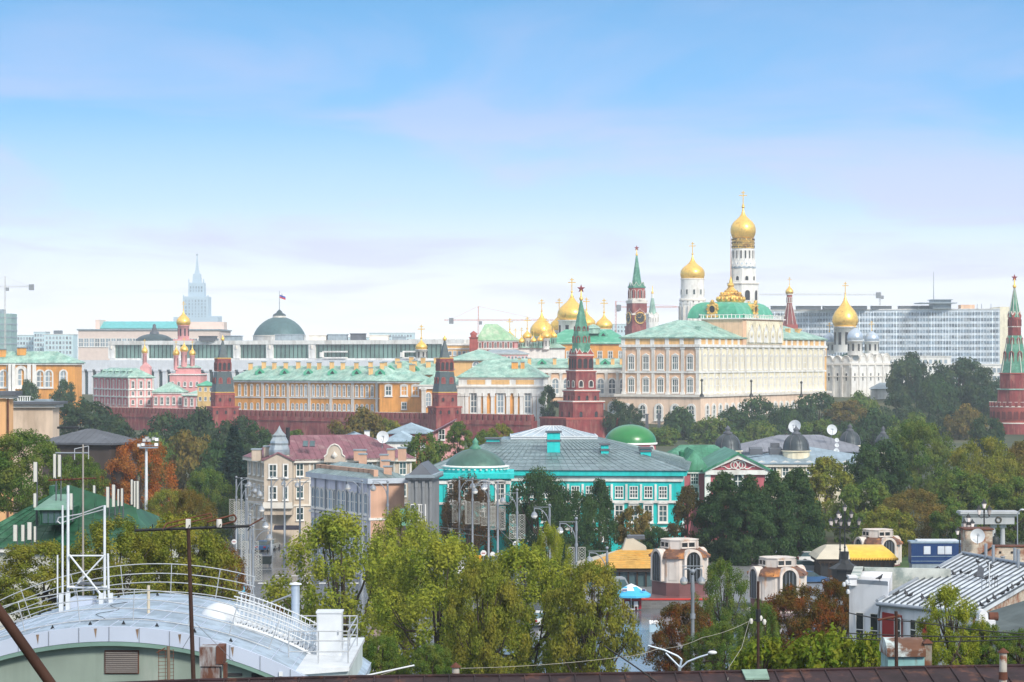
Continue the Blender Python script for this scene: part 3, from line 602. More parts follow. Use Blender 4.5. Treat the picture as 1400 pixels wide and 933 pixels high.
for t_ in (.004, .105, .2, .375, .47, .59, .996): q, a, l = edge(up, 0, t_); link('pillar', mm, B.t, (q.x, q.y, k1 + .95), a)
for t_, w in ((.655, 6), (.87, 5)):
    q, a, l = edge(up, 0, t_, .9); B.p('balcony', white, lambda b: (b.obox(q, a, w, 1.2, k1 + .9, k1 + 1.5), b.obox(q, a, w, 1.0, k1 + 3.6, k1 + 4.3), b.obox((q.x - w, q.y), a, .5, 1.1, k1 + 1.45, k1 + 3.7), b.obox((q.x + w, q.y), a, .5, 1.1, k1 + 1.45, k1 + 3.7)))
for px, w, y0, m in ((283, 11, 460.5, slate), (318, 11, 460, greyrf), (395, 19, 458, greyrf), (434, 12, 459, stone), (461, 13, 458, greyrf), (489, 10, 457, slate), (518, 13, 459, stone), (545, 9, 461, greyrf)):
    DD = 1180; B.p('roof_hut', m, lambda b: (b.box(X(px - w, DD), X(px + w, DD), DD, DD + 9, zt + .5, Z(y0, DD)), b.box(X(px - w - 1, DD), X(px + w + 1, DD), DD - .4, DD + 9.4, Z(y0, DD) + .01, Z(y0, DD) + .35)))
# pink palace with church
fp = rect(128.5, 176, 1040, 209, 62); zt = Z(516, 1040)
B = Bld('pink_palace', 'small rose pink palace with white window frames and green hipped roof', 'palace', fp, 6, zt, pinkw)
pd = wmesh(1.0, 2.6, False, .24, .3, 1, 1, .5, .2, gm=glassd); ps = wmesh(.9, 1.7, True, .22, .25, 1, 0, 0, .2, gm=glassd)
B.p('rose_facade', pinkd, lambda b: b.ext([tuple(edge(fp, 0, .02, .05)[0]), tuple(edge(fp, 0, .97, .05)[0]), tuple(edge(fp, 0, .97, -.4)[0]), tuple(edge(fp, 0, .02, -.4)[0])], Z(553, 1040), zt - .5))
for e, n in ((0, 6), (1, 3)):
    B.wins(e, n, Z(531, 1040), pd); B.wins(e, n, Z(541, 1040), ps); B.wins(e, n, Z(553, 1040), ps); B.pil(e, n + 1, 6, zt - .3, .6, .3, white)
for y, h in ((517.5, .8), (533.8, .5), (544, .5)): B.slab('cornice', Z(y, 1040), h, .45, white)
B.hip(zt + .05, Z(503.5, 1040) - zt, .8, mint, 6)
for i in range(5): q, a, l = edge(fp, 0, .12 + i * .19, -3); B.p('dormer', mint, lambda b: (b.obox(q, a, .8, 1.6, zt + .9, zt + 2.4), b.loft([[(q.x + dx * 1.1, q.y + dy * 1.8, zt + 2.4) for dx, dy in ((-1, -1), (1, -1), (1, 1), (-1, 1))], [(q.x, q.y + dy * 1.2, zt + 3.3) for dx, dy in ((-1, -1), (1, -1), (1, 1), (-1, 1))]])))
wfp = front(209, 250, 1032, 14); w2 = front(250, 292, 1024, 14, 4)
B.p('wing', pinkw, lambda b: b.ext(wfp, 6, Z(536, 1032))); B.p('wing', pinkw, lambda b: b.ext(w2, 6, Z(541, 1024)))
B.hip(Z(536, 1032), 4, .7, mint, fp=wfp); B.hip(Z(541, 1024), 3, .7, mint, fp=w2)
for w_, z_ in ((wfp, Z(553, 1032)), (w2, Z(555, 1024))): B.wins(0, 5, z_, pd, fp=w_); B.p('cornice', white, lambda b: b.ext(offset(w_, .4), z_ + 4.2, z_ + 4.7))
D = 1050; t = thing('pink_church', 'pink church with three small gold domes rising over the rose palace', 'church', (X(252, D), D, 8))
cf = front(232, 274, D, 10, 2)
part(t, 'wall', [pinkw], lambda b: b.ext(cf, 6, Z(511, D))); part(t, 'cornice', [white], lambda b: b.ext(offset(cf, .5), Z(513, D), Z(511.6, D)))
part(t, 'tier', [pinkw], lambda b: b.ext(offset(cf, -2), Z(511, D), Z(503, D))); part(t, 'roof', [mint], lambda b: b.loft([[(x, y, Z(503, D)) for x, y in offset(cf, -1.4)], [(x, y, Z(498, D)) for x, y in offset(cf, -4.5)]]))
for i in range(5): q, a, l = edge(cf, 0, .1 + i * .2, .1); put(t, 'window', ps, (q.x, q.y, Z(528, D)), a)
for cx, yb, d0, tip, hw, cr in ((240.8, 506, 486, 473, 4.7, 466), (251.7, 502, 481, 468, 5.8, 462), (263, 506, 486, 474, 4.7, 466)): dome_set(t, cx, D + 4, (yb, hw * .7), (d0, tip, hw), cr, wmm=pinkw, slits=4)
D = 1052; t = thing('domed_turret', 'single thin pink turret with gold onion dome on the pink palace roof', 'turret', (X(197.8, D), D, 12))
part(t, 'wall', [pinkw], lambda b: (b.box(X(193, D), X(206, D), D - 3, D + 3, 12, Z(502, D)), b.prism([(X(193, D), D - 3.1, Z(502, D)), (X(206, D), D - 3.1, Z(502, D)), (X(199.5, D), D - 3.1, Z(496, D))], (0, 6.2, 0))))
dome_set(t, 197.8, D, (500, 3), (483, 471, 4.3), 464, wmm=pinkw, slits=4)
B = Bld('yellow_house', 'small plain yellow house between the pink palace and the wall tower', 'house', front(270, 292, 1000, 8), 5, Z(527, 1000), mat('yellow_stucco', (.74, .52, .22), .8))
B.wins(0, 3, Z(535, 1000), wmesh(.9, 1.4, False, .1, .1, 0, 0, 0, .1)); B.wins(0, 3, Z(548, 1000), wmesh(.9, 1.4, False, .1, .1, 0, 0, 0, .1)); B.hip(Z(527, 1000), 1.8, .5, dmint)
# orange armoury along the wall
fp = front(318, 519, 935, 18, 40); zt = Z(521, 950)
B = Bld('orange_armoury', 'long orange palace with white pilasters and a pale green roof full of chimneys', 'palace', fp, 4, zt, orange)
pd = wmesh(1.0, 3.5, False, .22, .22, 1, 1, .6, .2); ps = wmesh(1.0, 2.2, True, .2, .18, 1, 1, 0, .15)
gs = ((.03, .2), (.225, .375), (.405, .525), (.545, .67), (.69, .815), (.835, .97))
for g0, g1 in gs: B.wins(0, 4, Z(541.5, 950), pd, g0, g1); B.wins(0, 4, Z(560.5, 950), ps, g0, g1)
bb = MB(); bb.box(-.55, .55, -.4, .03, 0, zt - 4.4); bb = bb.mesh('pilaster', [white])
for t_ in (.004, .213, .39, .535, .68, .825, .985): q, a, l = edge(fp, 0, t_); link('pilaster', bb, B.t, (q.x, q.y, 4), a)
B.slab('cornice', zt - .7, .9, .8, white); B.slab('string_course', Z(545, 950), .4, .3, white); B.hip(zt + .25, Z(501.5, 950) - zt, 1.2, mint, 5, seams=2.0)
def on_roof(B, t_, up, i=0): 
    q, r0, r1 = B.rq; a = q[0] + (q[1] - q[0]) * t_; r = r0 + (r1 - r0) * max(0, min(1, (t_ - .05) / .9)); return a + (r - a) * up
def chimney(B, t_, up, w=.8, h=2.2, m=None):
    p = on_roof(B, t_, up); B.p('chimney', [m or lorange, greyrf], lambda b: (b.box(p.x - w, p.x + w, p.y - w * .7, p.y + w * .7, p.z - .5, p.z + h), b.box(p.x - w * 1.25, p.x + w * 1.25, p.y - w, p.y + w, p.z + h + .01, p.z + h + .3, 1)))
def dormer(B, t_, up, w=1.8, m=None):
    p = on_roof(B, t_, up); B.p('dormer', [m or dmint, dark], lambda b: (b.prism([(p.x - w, p.y - .3, p.z - .4), (p.x + w, p.y - .3, p.z - .4), (p.x + w, p.y - .3, p.z + .8), (p.x, p.y - .3, p.z + 2.2), (p.x - w, p.y - .3, p.z + .8)], (0, 3, 0)), b.add([(p.x - w * .5, p.y - .33, p.z + .1), (p.x + w * .5, p.y - .33, p.z + .1), (p.x, p.y - .33, p.z + 1.4)], [[0, 1, 2]], 1)))
for t_, u in ((.05, .75), (.13, .85), (.21, .8), (.29, .8), (.37, .85), (.45, .8), (.52, .8), (.6, .85), (.68, .8), (.77, .8), (.86, .85), (.94, .8), (.9, .45)): chimney(B, t_, u)
for t_ in (.16, .33, .49, .65, .81, .97): dormer(B, t_, .42)
sfp = front(519, 580, 928, 18, 2)
B.p('end_wing', orange, lambda b: b.ext(sfp, 4, zt)); B.p('cornice', white, lambda b: b.ext(offset(sfp, .7), zt - .6, zt + .22)); B.hip(zt + .25, Z(504, 930) - zt, 1.2, mint, fp=sfp, seams=2.0)
for t_ in (.2, .55, .8): q, a, l = edge(sfp, 0, t_); put(B.t, 'window', wmesh(1.8, 3, False, .5, .3, 1, 1, .5, .3, gm=glassd if t_ < .3 else orange), (q.x, q.y, Z(540, 930)), a)
q, a, l = edge(sfp, 0, .55); put(B.t, 'window', wmesh(1.5, 2.2, False, .3, .2, 1, 1, 0, .2, gm=glassd), (q.x, q.y, Z(559, 930)), a)
for t_ in (.2, .5, .75): chimney(B, t_, .75)
# green roofs and chimneys between armoury and white block
B = Bld('chimneyed_wing', 'low palace wing behind the orange palace, its mint roof crowded with yellow chimneys', 'palace', front(505, 632, 985, 20, 8), 5, Z(512, 985), lorange)
B.slab('cornice', Z(513.5, 985), .5, .5, white); B.hip(Z(512, 985), 5.2, 1, mint, 8, seams=2.0)
for t_, u in ((.08, .5), (.17, .8), (.26, .5), (.35, .9), (.44, .6), (.53, .85), (.62, .55), (.72, .85), (.82, .5)): chimney(B, t_, u, .9, 2)
for t_ in (.2, .48, .78): dormer(B, t_, .25)
# white columned end block
zt = Z(528, 903)
B = Bld('columned_armoury_block', 'white and orange columned block with tall arched windows and green hipped roof', 'palace', front(629, 740, 898, 24, 2.5), 2, zt, orange)
B.pil(0, 2, 2, zt - 2.6, 2.6, .9, white, 0, 1)
for t_ in (.035, .085, .24, .31, .405, .595, .69, .76, .915, .965): q, a, l = edge(B.fp, 0, t_); B.p('column', white, lambda b: (b.obox(q, a, .62, .75, 2, zt - 3.6), b.obox(q, a, .85, .95, zt - 3.6, zt - 2.5), b.obox(q, a, .85, 1.0, 2.0, 4.6)))
q, a, l = edge(B.fp, 1, .5); B.p('side_facade', white, lambda b: b.obox(q, a, l / 2 + .2, .25, 2, zt - .1))
aw = wmesh(1.9, 8.2, True, .5, .35, 1, 3, 0, .3)
for t_ in (.17, .5, .835): q, a, l = edge(B.fp, 0, t_); put(B.t, 'arched_window', aw, (q.x, q.y, Z(564, 903)), a)
B.slab('cornice', zt - 2.5, 2.0, .9, white); B.slab('cornice', zt - .5, .6, 1.3, stone); B.slab('attic', zt + .1, 2.6, .5, white); 
for t_ in (.2, .5, .8): q, a, l = edge(B.fp, 0, t_, .52); B.p('attic_panel', lorange, lambda b: b.obox(q, a, 3.2, .06, zt + .6, zt + 2.2))
B.slab('cornice', zt + 2.7, .5, 1.0, stone); B.hip(zt + 3.25, Z(492, 903) - zt - 3.2, 1.2, mint, 9, seams=2.0)
for t_ in (.68, .72, .82): chimney(B, t_, .5, .7, 2.0, orange)
B = Bld('columned_armoury_wing', 'narrow white columned orange wing between the wall tower and orange palace', 'palace', front(576, 634, 915, 18), 2, Z(528, 915), orange)
B.pil(0, 4, 2, Z(530, 915), 1.6, .8, white, .06, .95); B.slab('cornice', Z(532, 915), 1.6, .8, white); B.slab('cornice', Z(528, 915), .5, 1.1, stone); B.hip(Z(526, 915), 5.5, 1, mint, 5, seams=2.0); B.wins(0, 3, Z(555, 915), wmesh(1.6, 4.5, True, .4, .3, 1, 2))
for t_ in (.3, .6): chimney(B, t_, .6, .7, 2.0, orange)
B = Bld('gabled_palace', 'orange palace block with a broad mint gable roof above the columned block', 'palace', front(614, 688, 960, 26, 2), 5, Z(492, 960), lorange)
B.slab('cornice', Z(494, 960), .8, .8, white); B.hip(Z(492, 960), Z(477.5, 960) - Z(492, 960), 1.2, mint, 10, seams=2.0); B.wins(0, 1, Z(500.5, 960), wmesh(2.4, 1.5, True, .3, .2, 1, 0))
# terem
D = 1050; B = Bld('terem_palace', 'red and white terem with a truncated green pyramid roof, by clustered gold domes', 'palace', front(653, 702, D, 16, 2), 6, Z(466, D), pinkw)
B.slab('string_course', Z(478, D), .5, .4, white); B.slab('cornice', Z(467.5, D), .5, .5, white); tw = wmesh(.9, 2.2, True, .4, .3, 1, 0, .4, .2, fm=stone, gm=glassd); B.wins(0, 7, Z(476, D), tw); B.wins(0, 7, Z(487, D), tw); B.pil(0, 8, 6, Z(468, D), .5, .3, brickl)
B.p('roof', mat('patinated_roof', (.30, .50, .30), .5, var=.2, streak=.2, c2=(.5, .58, .42), c2amt=.4), lambda b: b.loft([[(x, y, Z(465.8, D)) for x, y in offset(B.fp, .8)], [(X(x, D), y, Z(443, D)) for x, y in ((663, D + 7), (680, D + 7), (680, D + 11), (663, D + 11))]]))
B.p('turret', brickl, lambda b: (b.box(X(642, D), X(653, D), D - 2, D + 5, 8, Z(462, D)), b.box(X(641, D), X(654, D), D - 2.5, D + 5.5, Z(462, D) + .01, Z(461, D)), b.box(X(643.5, D), X(651.5, D), D - 1, D + 3, Z(460.9, D), Z(458.5, D)), b.lathe((X(647.5, D), D + 1), [(1.4, Z(458.4, D)), (1.5, Z(456, D)), (.05, Z(452.5, D))], 8)))
B = Bld('pink_gallery', 'low pinkish gallery roofline in front of the terem', 'gallery', front(655, 722, 1030, 10), 5, Z(483.5, 1030), pinkw); B.slab('cornice', Z(485, 1030), .6, .5, white); B.hip(Z(483.5, 1030), 1.6, .6, greyrf); B.wins(0, 14, Z(492, 1030), wmesh(.8, 1.3, False, .15, .12, 0, 0))
B = Bld('orange_gallery', 'flat orange and white roofline beside the small white church', 'gallery', front(606, 644, 1060, 12), 5, Z(471, 1060), lorange); B.slab('cornice', Z(472.5, 1060), .8, .5, white); B.slab('string_course', Z(478, 1060), .5, .3, white); B.wins(0, 6, Z(486, 1060), wmesh(1.1, 1.6, False, .2, .12, 0, 0))
# wings left of the great palace
B = Bld('orange_palace_wing', 'plain orange palace wing under a broad green roof, left of the great palace', 'palace', front(742, 856, 1075, 28, 5), 6, Z(469.5, 1075), orange)
B.slab('cornice', Z(471, 1075), .7, .7, white); B.hip(Z(469.5, 1075), Z(450, 1075) - Z(469.5, 1075), 1, dmint, 9, seams=2.2); B.wins(0, 8, Z(490, 1075), wmesh(1.6, 2.8, False, .3, .2, 1, 1)); B.wins(0, 8, Z(503, 1075), wmesh(1.6, 2.8, False, .3, .2, 1, 1)); dormer(B, .75, .5, 2.0)
B.p('vent_turret', mint, lambda b: (b.lathe((X(812, 1075), 1085), [(2.9, Z(456, 1075)), (2.9, Z(449, 1075))], 8, 0, False), b.lathe((X(812, 1075), 1085), [(3.3, Z(448.9, 1075)), (2.2, Z(445.5, 1075)), (.2, Z(443, 1075))], 16)))
D = 1010; zt = Z(507, D)
B = Bld('arched_palace_wing', 'white palace wing of tall arched windows and mint roof behind the starred tower', 'palace', front(690, 860, D, 22, 4), 3, zt, peach)
B.slab('cornice', zt - .9, .9, .7, white); B.slab('string_course', Z(543, D), .8, .5, white); B.slab('attic', zt + .02, 1.2, .3, white); B.hip(zt + 1.25, Z(490.5, D) - zt - 1.2, 1, mint, 4, seams=2.2)
B.wins(0, 11, Z(538, D), wmesh(2.4, 5.6, True, .6, .4, 1, 2, 0, .3)); B.wins(0, 11, Z(565, D), wmesh(2.2, 4, True, .7, .35, 1, 1, 0, .2)); B.pil(0, 12, Z(543, D), zt - .9, 1.1, .5, white)
for t_ in (.12, .2, .4, .52, .62, .74, .86, .93): chimney(B, t_, .35, .7, 2.3, lorange)
for t_ in (.3, .56, .8): dormer(B, t_, .35)
# the great palace
D = 960; fp = rect(850.5, 955, D, 1127.5, 29); z0 = 2; zg = Z(541, D); ze = Z(471, D); za = ze + 2.4
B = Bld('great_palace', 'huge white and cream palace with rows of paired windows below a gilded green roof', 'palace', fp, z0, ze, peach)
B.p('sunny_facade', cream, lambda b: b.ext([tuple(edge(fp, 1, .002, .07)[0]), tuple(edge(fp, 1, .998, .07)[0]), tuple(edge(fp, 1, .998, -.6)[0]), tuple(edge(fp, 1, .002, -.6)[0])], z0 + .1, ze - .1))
gfp = offset(fp, 1.6)
B.p('ground_storey', mat('ground_storey_stucco', (.80, .60, .46), .8, var=.08, streak=.08), lambda b: b.ext(gfp, z0, zg - .6)); B.p('terrace', stone, lambda b: b.ext(offset(fp, 2.3), zg - .6, zg + .35))
dm = wmesh(2.2, 4.7, False, .36, .35, 2, 1, 1.0, .3, gm=glassd)
for e, n, t0, t1 in ((0, 5, .03, .99), (1, 21, .02, .985)):
    for zz in (Z(536.5, D), Z(505, D)): B.wins(e, n, zz, dm if e == 0 else wmesh(2.6, 4.7, False, .3, .13, 1, 1, 1.0, .25, gm=dpane), t0, t1)
    B.wins(e, n, z0 + 3.2, wmesh(2.2, 5.0, True, .8, .4, 1, 2, 0, .2, gm=glassd), t0, t1, fp=gfp)
    L_ = edge(fp, e, 0)[2]; bb = MB(); bb.box(-.6, .6, -.42, .03, 0, ze - zg - 1.2); bb.box(-.95, .95, -.55, .031, ze - zg - 2.2, ze - zg - 1.22); bb.box(-.95, .95, -.55, .031, 0.02, .9); bb = bb.mesh('pilaster', [white])
    for k in range(n + 1): q, a, l = edge(fp, e, t0 + (t1 - t0) * k / n); link('pilaster', bb, B.t, (q.x, q.y, zg + .35), a)
B.slab('string_course', Z(510.5, D), .7, .5, white); B.slab('cornice', ze - 1.0, 1.0, .9, white); B.slab('attic', ze + .01, 2.3, .2, lorange); B.slab('cornice', za - .1, .45, 1.0, mint)
bb = MB(); bb.box(-.8, .8, -.3, .4, 0, 2.2); bb = bb.mesh('attic_post', [white])
for e, n in ((0, 6), (1, 22)):
    for k in range(n): q, a, l = edge(fp, e, (k + .1) / (n - .8), .2); link('attic_post', bb, B.t, (q.x, q.y, ze + .02), a)
B.hip(za + .4, 6.6, 1.0, mint, 16, long=False, seams=2.4)
def along(t_, dep): q, a, l = edge(fp, 1, t_, -dep); return q, a
# central block with kokoshnik attic, terrace rail, mansard, gilded crown
def slabp(t0, t1, d0, d1): return [tuple(along(t0, d0)[0]), tuple(along(t1, d0)[0]), tuple(along(t1, d1)[0]), tuple(along(t0, d1)[0])]
cb = slabp(.315, .63, -.7, 17); zc = Z(436, 985)
B.p('central_block', peach, lambda b: b.ext(cb, ze - .5, zc)); B.p('kokoshnik_attic', cream, lambda b: b.ext(slabp(.34, .62, -1.0, .5), ze + .2, zc - .6))
for k in range(5):
    q, a = along(.368 + k * .056, -1.05); bb = MB(); w = 3.0
    bb.prism([(-w, 0, 0), (w, 0, 0), (w, 0, 3.6), (1.4, 0, 6.0), (0, 0, 7.4), (-1.4, 0, 6.0), (-w, 0, 3.6)], (0, -.45, 0)); bb.path([(w, -.5, 3.4), (1.4, -.5, 6.0), (0, -.5, 7.5), (-1.4, -.5, 6.0), (-w, -.5, 3.4)], .22, 4, 1); bb.sph((0, -.5, 3.2), 1.1, 1, 10, 1, .3, 1.2); bb.box(-w, -w + .5, -.7, -.4, 0, 4.2, 1); bb.box(w - .5, w, -.7, -.4, 0, 4.2, 1)
    link('kokoshnik', bb.mesh('kokoshnik', [white, cream, dmint]), B.t, (q.x, q.y, ze + .9), a)
tb = slabp(.16, .66, -1.0, 22)
B.p('roof_terrace', white, lambda b: b.ext(offset(cb, .9), zc, zc + .5))
def rail(b):
    for i in range(4):
        p, q = Vector(offset(cb, .6)[i]), Vector(offset(cb, .6)[(i + 1) % 4]); b.tube((*p, zc + 1.7), (*q, zc + 1.7), .16, .16, 4); n = int((q - p).length / 1.6)
        for k in range(n + 1): r = p + (q - p) * k / n; b.box(r.x - .14, r.x + .14, r.y - .14, r.y + .14, zc + .5, zc + (2.1 if k % 4 == 0 else 1.65))
B.p('balustrade', white, rail)
mb0 = slabp(.33, .615, 2.5, 24); zm = Z(411.5, 985)
m1 = offset(mb0, -5.5); cc = Vector((sum(p[0] for p in mb0) / 4, sum(p[1] for p in mb0) / 4))
def mans(b):
    rings = []
    for f in range(7): u = f / 6; o = -5.5 * (u ** 1.7); rings.append([(x, y, zc + .5 + (zm - zc - .5) * math.sin(u * math.pi / 2) ** .9) for x, y in offset(mb0, o)])
    b.loft(rings)
B.p('mansard', dmint, mans)
for e in (0, 1, 3):
    q, a, l = edge(mb0, e, .5, -.5)
    bb = MB(); rr = 2.3; bb.lathe((0, 0), [(1.0, -1.0), (1.0, -.99)], 4); bb = MB()
    ring = lambda r, y: [(r * math.cos(w), y, 3.4 + r * math.sin(w) * 1.1) for w in [2 * math.pi * i / 20 for i in range(20)]]
    bb.loft([ring(2.2, 3), ring(2.2, -.6), ring(1.3, -.8), ring(1.3, -.3)], 0, False, False); bb.loft([ring(1.35, -.25), ring(1.35, .2)], 1)
    for w in range(10): bb.sph((2.3 * math.cos(w * .628), -.4, 3.4 + 2.5 * math.sin(w * .628)), .5, 0, 6)
    bb.box(-2.6, 2.6, -.8, 2, .2, 1.0); bb.sph((0, -.4, 6.4), .8, 0, 8)
    link('ornate_dormer', bb.mesh('ornate_dormer', [goldp, black]), B.t, (q.x, q.y, zc + .6), a)
def crown(b):
    k = 985 / F; zl = lambda y: zm + .02 + (411 - y) * k
    b.lathe(cc, [(h * k, zl(y)) for y, h in ((411, 19), (408.5, 19.6), (407.5, 18), (404, 17.6), (401.5, 16.6), (400.5, 17.2), (399, 13.5), (396, 9.5), (394.5, 9.8), (392.5, 6.5), (389, 4), (386.5, 5.2), (384, 3), (380, 2.2), (374, .6))], 12, 0, False, .26)
    for i in range(16): a = 2 * math.pi * i / 16; b.sph((cc.x + 18.5 * k * math.cos(a), cc.y + 18.5 * k * math.sin(a), zl(406)), .75, 0, 6, 1, 1, 1.4); b.sph((cc.x + 13.5 * k * math.cos(a), cc.y + 13.5 * k * math.sin(a), zl(398.5)), .55, 0, 6, 1, 1, 1.3)
B.p('gilded_crown', goldp, crown); B.p('flagpole', mat('bare_flagpole', (.62, .35, .22), .5), lambda b: b.tube((*cc, zm + 9), (*cc, Z(320, 1000)), .2, .1, 6))
for t_, dp in ((.1, 6), (.22, 6), (.7, 6), (.8, 6), (.88, 6), (.76, 9), (.93, 8)):
    q, a = along(t_, dp); B.p('roof_vent', mint if t_ < .75 else lorange, lambda b: (b.obox(q, a, .8, .8, za + 1, za + 4.2), b.obox(q, a, 1.0, 1.0, za + 4.21, za + 4.6)))
lm = None
# left: old barracks
D = 1000; zt = Z(496, D)
B = Bld('orange_manege', 'orange building with tall white arched windows and mint roof, at the left edge', 'building', front(-70, 103, D, 9, 6), 2, zt, orange)
B.slab('cornice', zt - .9, .9, .8, white); B.hip(zt + .02, Z(480.5, D) - zt, 1.2, mint, 10, seams=2.4)
for px, w, h, y in ((2.5, 2.5, 6.2, 529), (54, 2.5, 6.2, 529), (66, 2.5, 6.2, 529), (86.5, 2.2, 6.2, 529), (-14, 2.5, 6.2, 529), (-30, 2.5, 6.2, 529)): put(B.t, 'arched_window', wmesh(w, h, True, .6, .4, 1, 2), (X(px, D), D + 6 * (103 - px) / 173 - .05, Z(y, D)), -.02)
q = (X(27.5, D), D + 2.6); put(B.t, 'arched_window', wmesh(2.4, 6.4, True, 1.3, .8, 1, 2), (q[0], q[1], Z(527, D)), -.02)
for px in (13, 17, 39, 46): B.p('column', white, lambda b: b.box(X(px, D) - .7, X(px, D) + .7, D + 1, D + 4.5, 8, zt - .8))
B.p('portico_base', white, lambda b: b.box(X(9, D), X(51, D), D - 1, D + 4, 3, Z(536, D)))
for t_, u in ((.4, .6), (.56, .75), (.585, .75)): chimney(B, t_, u, 1.2, 2.4, orange)
for px in (8, 100): B.p('drainpipe', steel, lambda b: b.tube((X(px, D), D + 1.5, 2), (X(px, D), D + 1.5, zt - .9), .15, .15, 5))

# ------------------------------------------------------------ far buildings
D = 1500; B = Bld('teal_roofed_block', 'wide beige block with a long teal roof behind the glass palace', 'building', front(107, 300, D, 60), 8, Z(450, D), mat('dusty_beige', (.68, .56, .50), .85, var=.08))
B.p('upper_block', MATS['dusty_beige'], lambda b: (b.box(X(128, D), X(300, D), D + 23, D + 40, Z(450, D), Z(439.5, D)), b.box(X(128, D), X(134, D), D + 6, D + 30, Z(450, D), Z(437, D)))); B.p('roof', mat('teal_roof', (.12, .45, .46), .6), lambda b: b.prism([(X(134, D), D + 7, Z(448.5, D)), (X(242, D), D + 7, Z(448.5, D)), (X(242, D), D + 22, Z(439, D)), (X(134, D), D + 22, Z(439, D))], (0, 1, -1))); B.slab('cornice', Z(452, D), .8, .8, greyrf)
B.wins(0, 26, Z(474, D), wmesh(2.4, 4.6, False, .3, .3, 1, 1)); 
D = 1320; t = thing('domed_hall', 'broad low dark green dome with lantern behind the glass palace', 'building', (X(211, D), D, 10)); c = (X(211, D), D)
part(t, 'wall', [white], lambda b: b.lathe(c, [(27 * D / F, 10), (27 * D / F, Z(468, D))], 32)); o = part(t, 'dome', [tentd], lambda b: b.lathe(c, hemi(26 * D / F, Z(468, D), Z(456.5, D)), 36)); part(o, 'lantern', [slate], lambda b: b.lathe(c, prof(D, [(457, 6.5), (454, 6), (453, 3.5), (449, 3.2), (448, 2.4), (444.5, 2.2), (443, .3)]), 14))
D = 1350; c = (X(382, D), D); t = thing('senate_dome', 'large dark green dome flying a flag behind the glass palace', 'building', (*c, 10))
part(t, 'wall', [white], lambda b: b.lathe(c, [(36 * D / F, 10), (36 * D / F, Z(459, D))], 40)); part(t, 'cornice', [stone], lambda b: b.lathe(c, [(36.6 * D / F, Z(460, D)), (36.6 * D / F, Z(458.6, D))], 40))
o = part(t, 'dome', [mat('dome_copper_green', (.085, .16, .17), .55, .2, var=.15, streak=.2)], lambda b: b.lathe(c, prof(D, [(458.6, 35), (455, 34), (450, 31), (445, 27), (440, 21), (436.5, 15), (434.5, 9.5)]), 40)); part(o, 'lantern', [stone, tentd], lambda b: (b.lathe(c, prof(D, [(435.5, 9.5), (432, 9)]), 20), b.lathe(c, prof(D, [(432, 9.4), (430, 8), (428, 4.5), (426, 3.5), (423.5, .6)]), 20, 1)))
part(o, 'flagpole', [steel], lambda b: b.tube((*c, Z(426, D)), (*c, Z(398, D)), .22, .14, 6))
def flag(b):
    for k, m in ((0, 0), (1, 1), (2, 2)):
        pts = [(c[0] + .2 + u * 3.0 / 6, c[1] + .35 * math.sin(u * 1.3), Z(401, D) - .35 * u / 2 - k * .85) for u in range(7)]
        b.add(pts + [(x, y, z - .85) for x, y, z in pts], [[i, i + 1, i + 8, i + 7] for i in range(6)], m)
solo('flag', 'small white blue and red flag flying on the large green dome', 'flag', [mat('flag_white', (.8, .8, .8)), mat('flag_blue', (.03, .09, .45)), mat('flag_red', (.6, .02, .03))], flag)
# far skyscraper
D = 4800; hz = mat('haze_tinted_stone', (.42, .54, .63), .9, var=.05); c = (X(269.5, D), D); k = D / F  # bluish tint of distant haze put into the stone colour
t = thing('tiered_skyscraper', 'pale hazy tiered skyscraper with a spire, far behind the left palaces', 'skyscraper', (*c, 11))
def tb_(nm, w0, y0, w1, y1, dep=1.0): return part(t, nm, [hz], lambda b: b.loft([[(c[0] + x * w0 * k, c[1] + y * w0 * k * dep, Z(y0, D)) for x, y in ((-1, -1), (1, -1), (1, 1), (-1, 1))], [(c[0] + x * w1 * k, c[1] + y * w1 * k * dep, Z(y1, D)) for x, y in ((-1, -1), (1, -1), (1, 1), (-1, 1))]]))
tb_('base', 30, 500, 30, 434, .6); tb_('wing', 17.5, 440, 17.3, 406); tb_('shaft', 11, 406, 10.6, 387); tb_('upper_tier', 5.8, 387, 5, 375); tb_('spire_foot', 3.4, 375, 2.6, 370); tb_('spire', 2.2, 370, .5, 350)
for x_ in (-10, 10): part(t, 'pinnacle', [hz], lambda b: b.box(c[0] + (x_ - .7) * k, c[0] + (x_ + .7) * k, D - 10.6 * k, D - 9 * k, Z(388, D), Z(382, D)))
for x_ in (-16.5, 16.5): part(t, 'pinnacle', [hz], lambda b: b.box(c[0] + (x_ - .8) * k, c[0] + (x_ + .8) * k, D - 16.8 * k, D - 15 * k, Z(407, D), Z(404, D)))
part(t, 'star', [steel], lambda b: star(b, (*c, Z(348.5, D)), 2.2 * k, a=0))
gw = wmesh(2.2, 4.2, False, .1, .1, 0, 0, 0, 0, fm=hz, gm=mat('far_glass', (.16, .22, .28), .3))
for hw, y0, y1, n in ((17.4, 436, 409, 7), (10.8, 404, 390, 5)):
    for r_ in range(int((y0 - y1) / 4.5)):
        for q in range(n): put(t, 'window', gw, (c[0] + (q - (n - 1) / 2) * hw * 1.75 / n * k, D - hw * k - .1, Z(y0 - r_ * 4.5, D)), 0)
part(t, 'side_block', [hz], lambda b: b.box(c[0] + 17 * k, c[0] + 29 * k, D + 30, D + 60, 11, Z(432, D)))
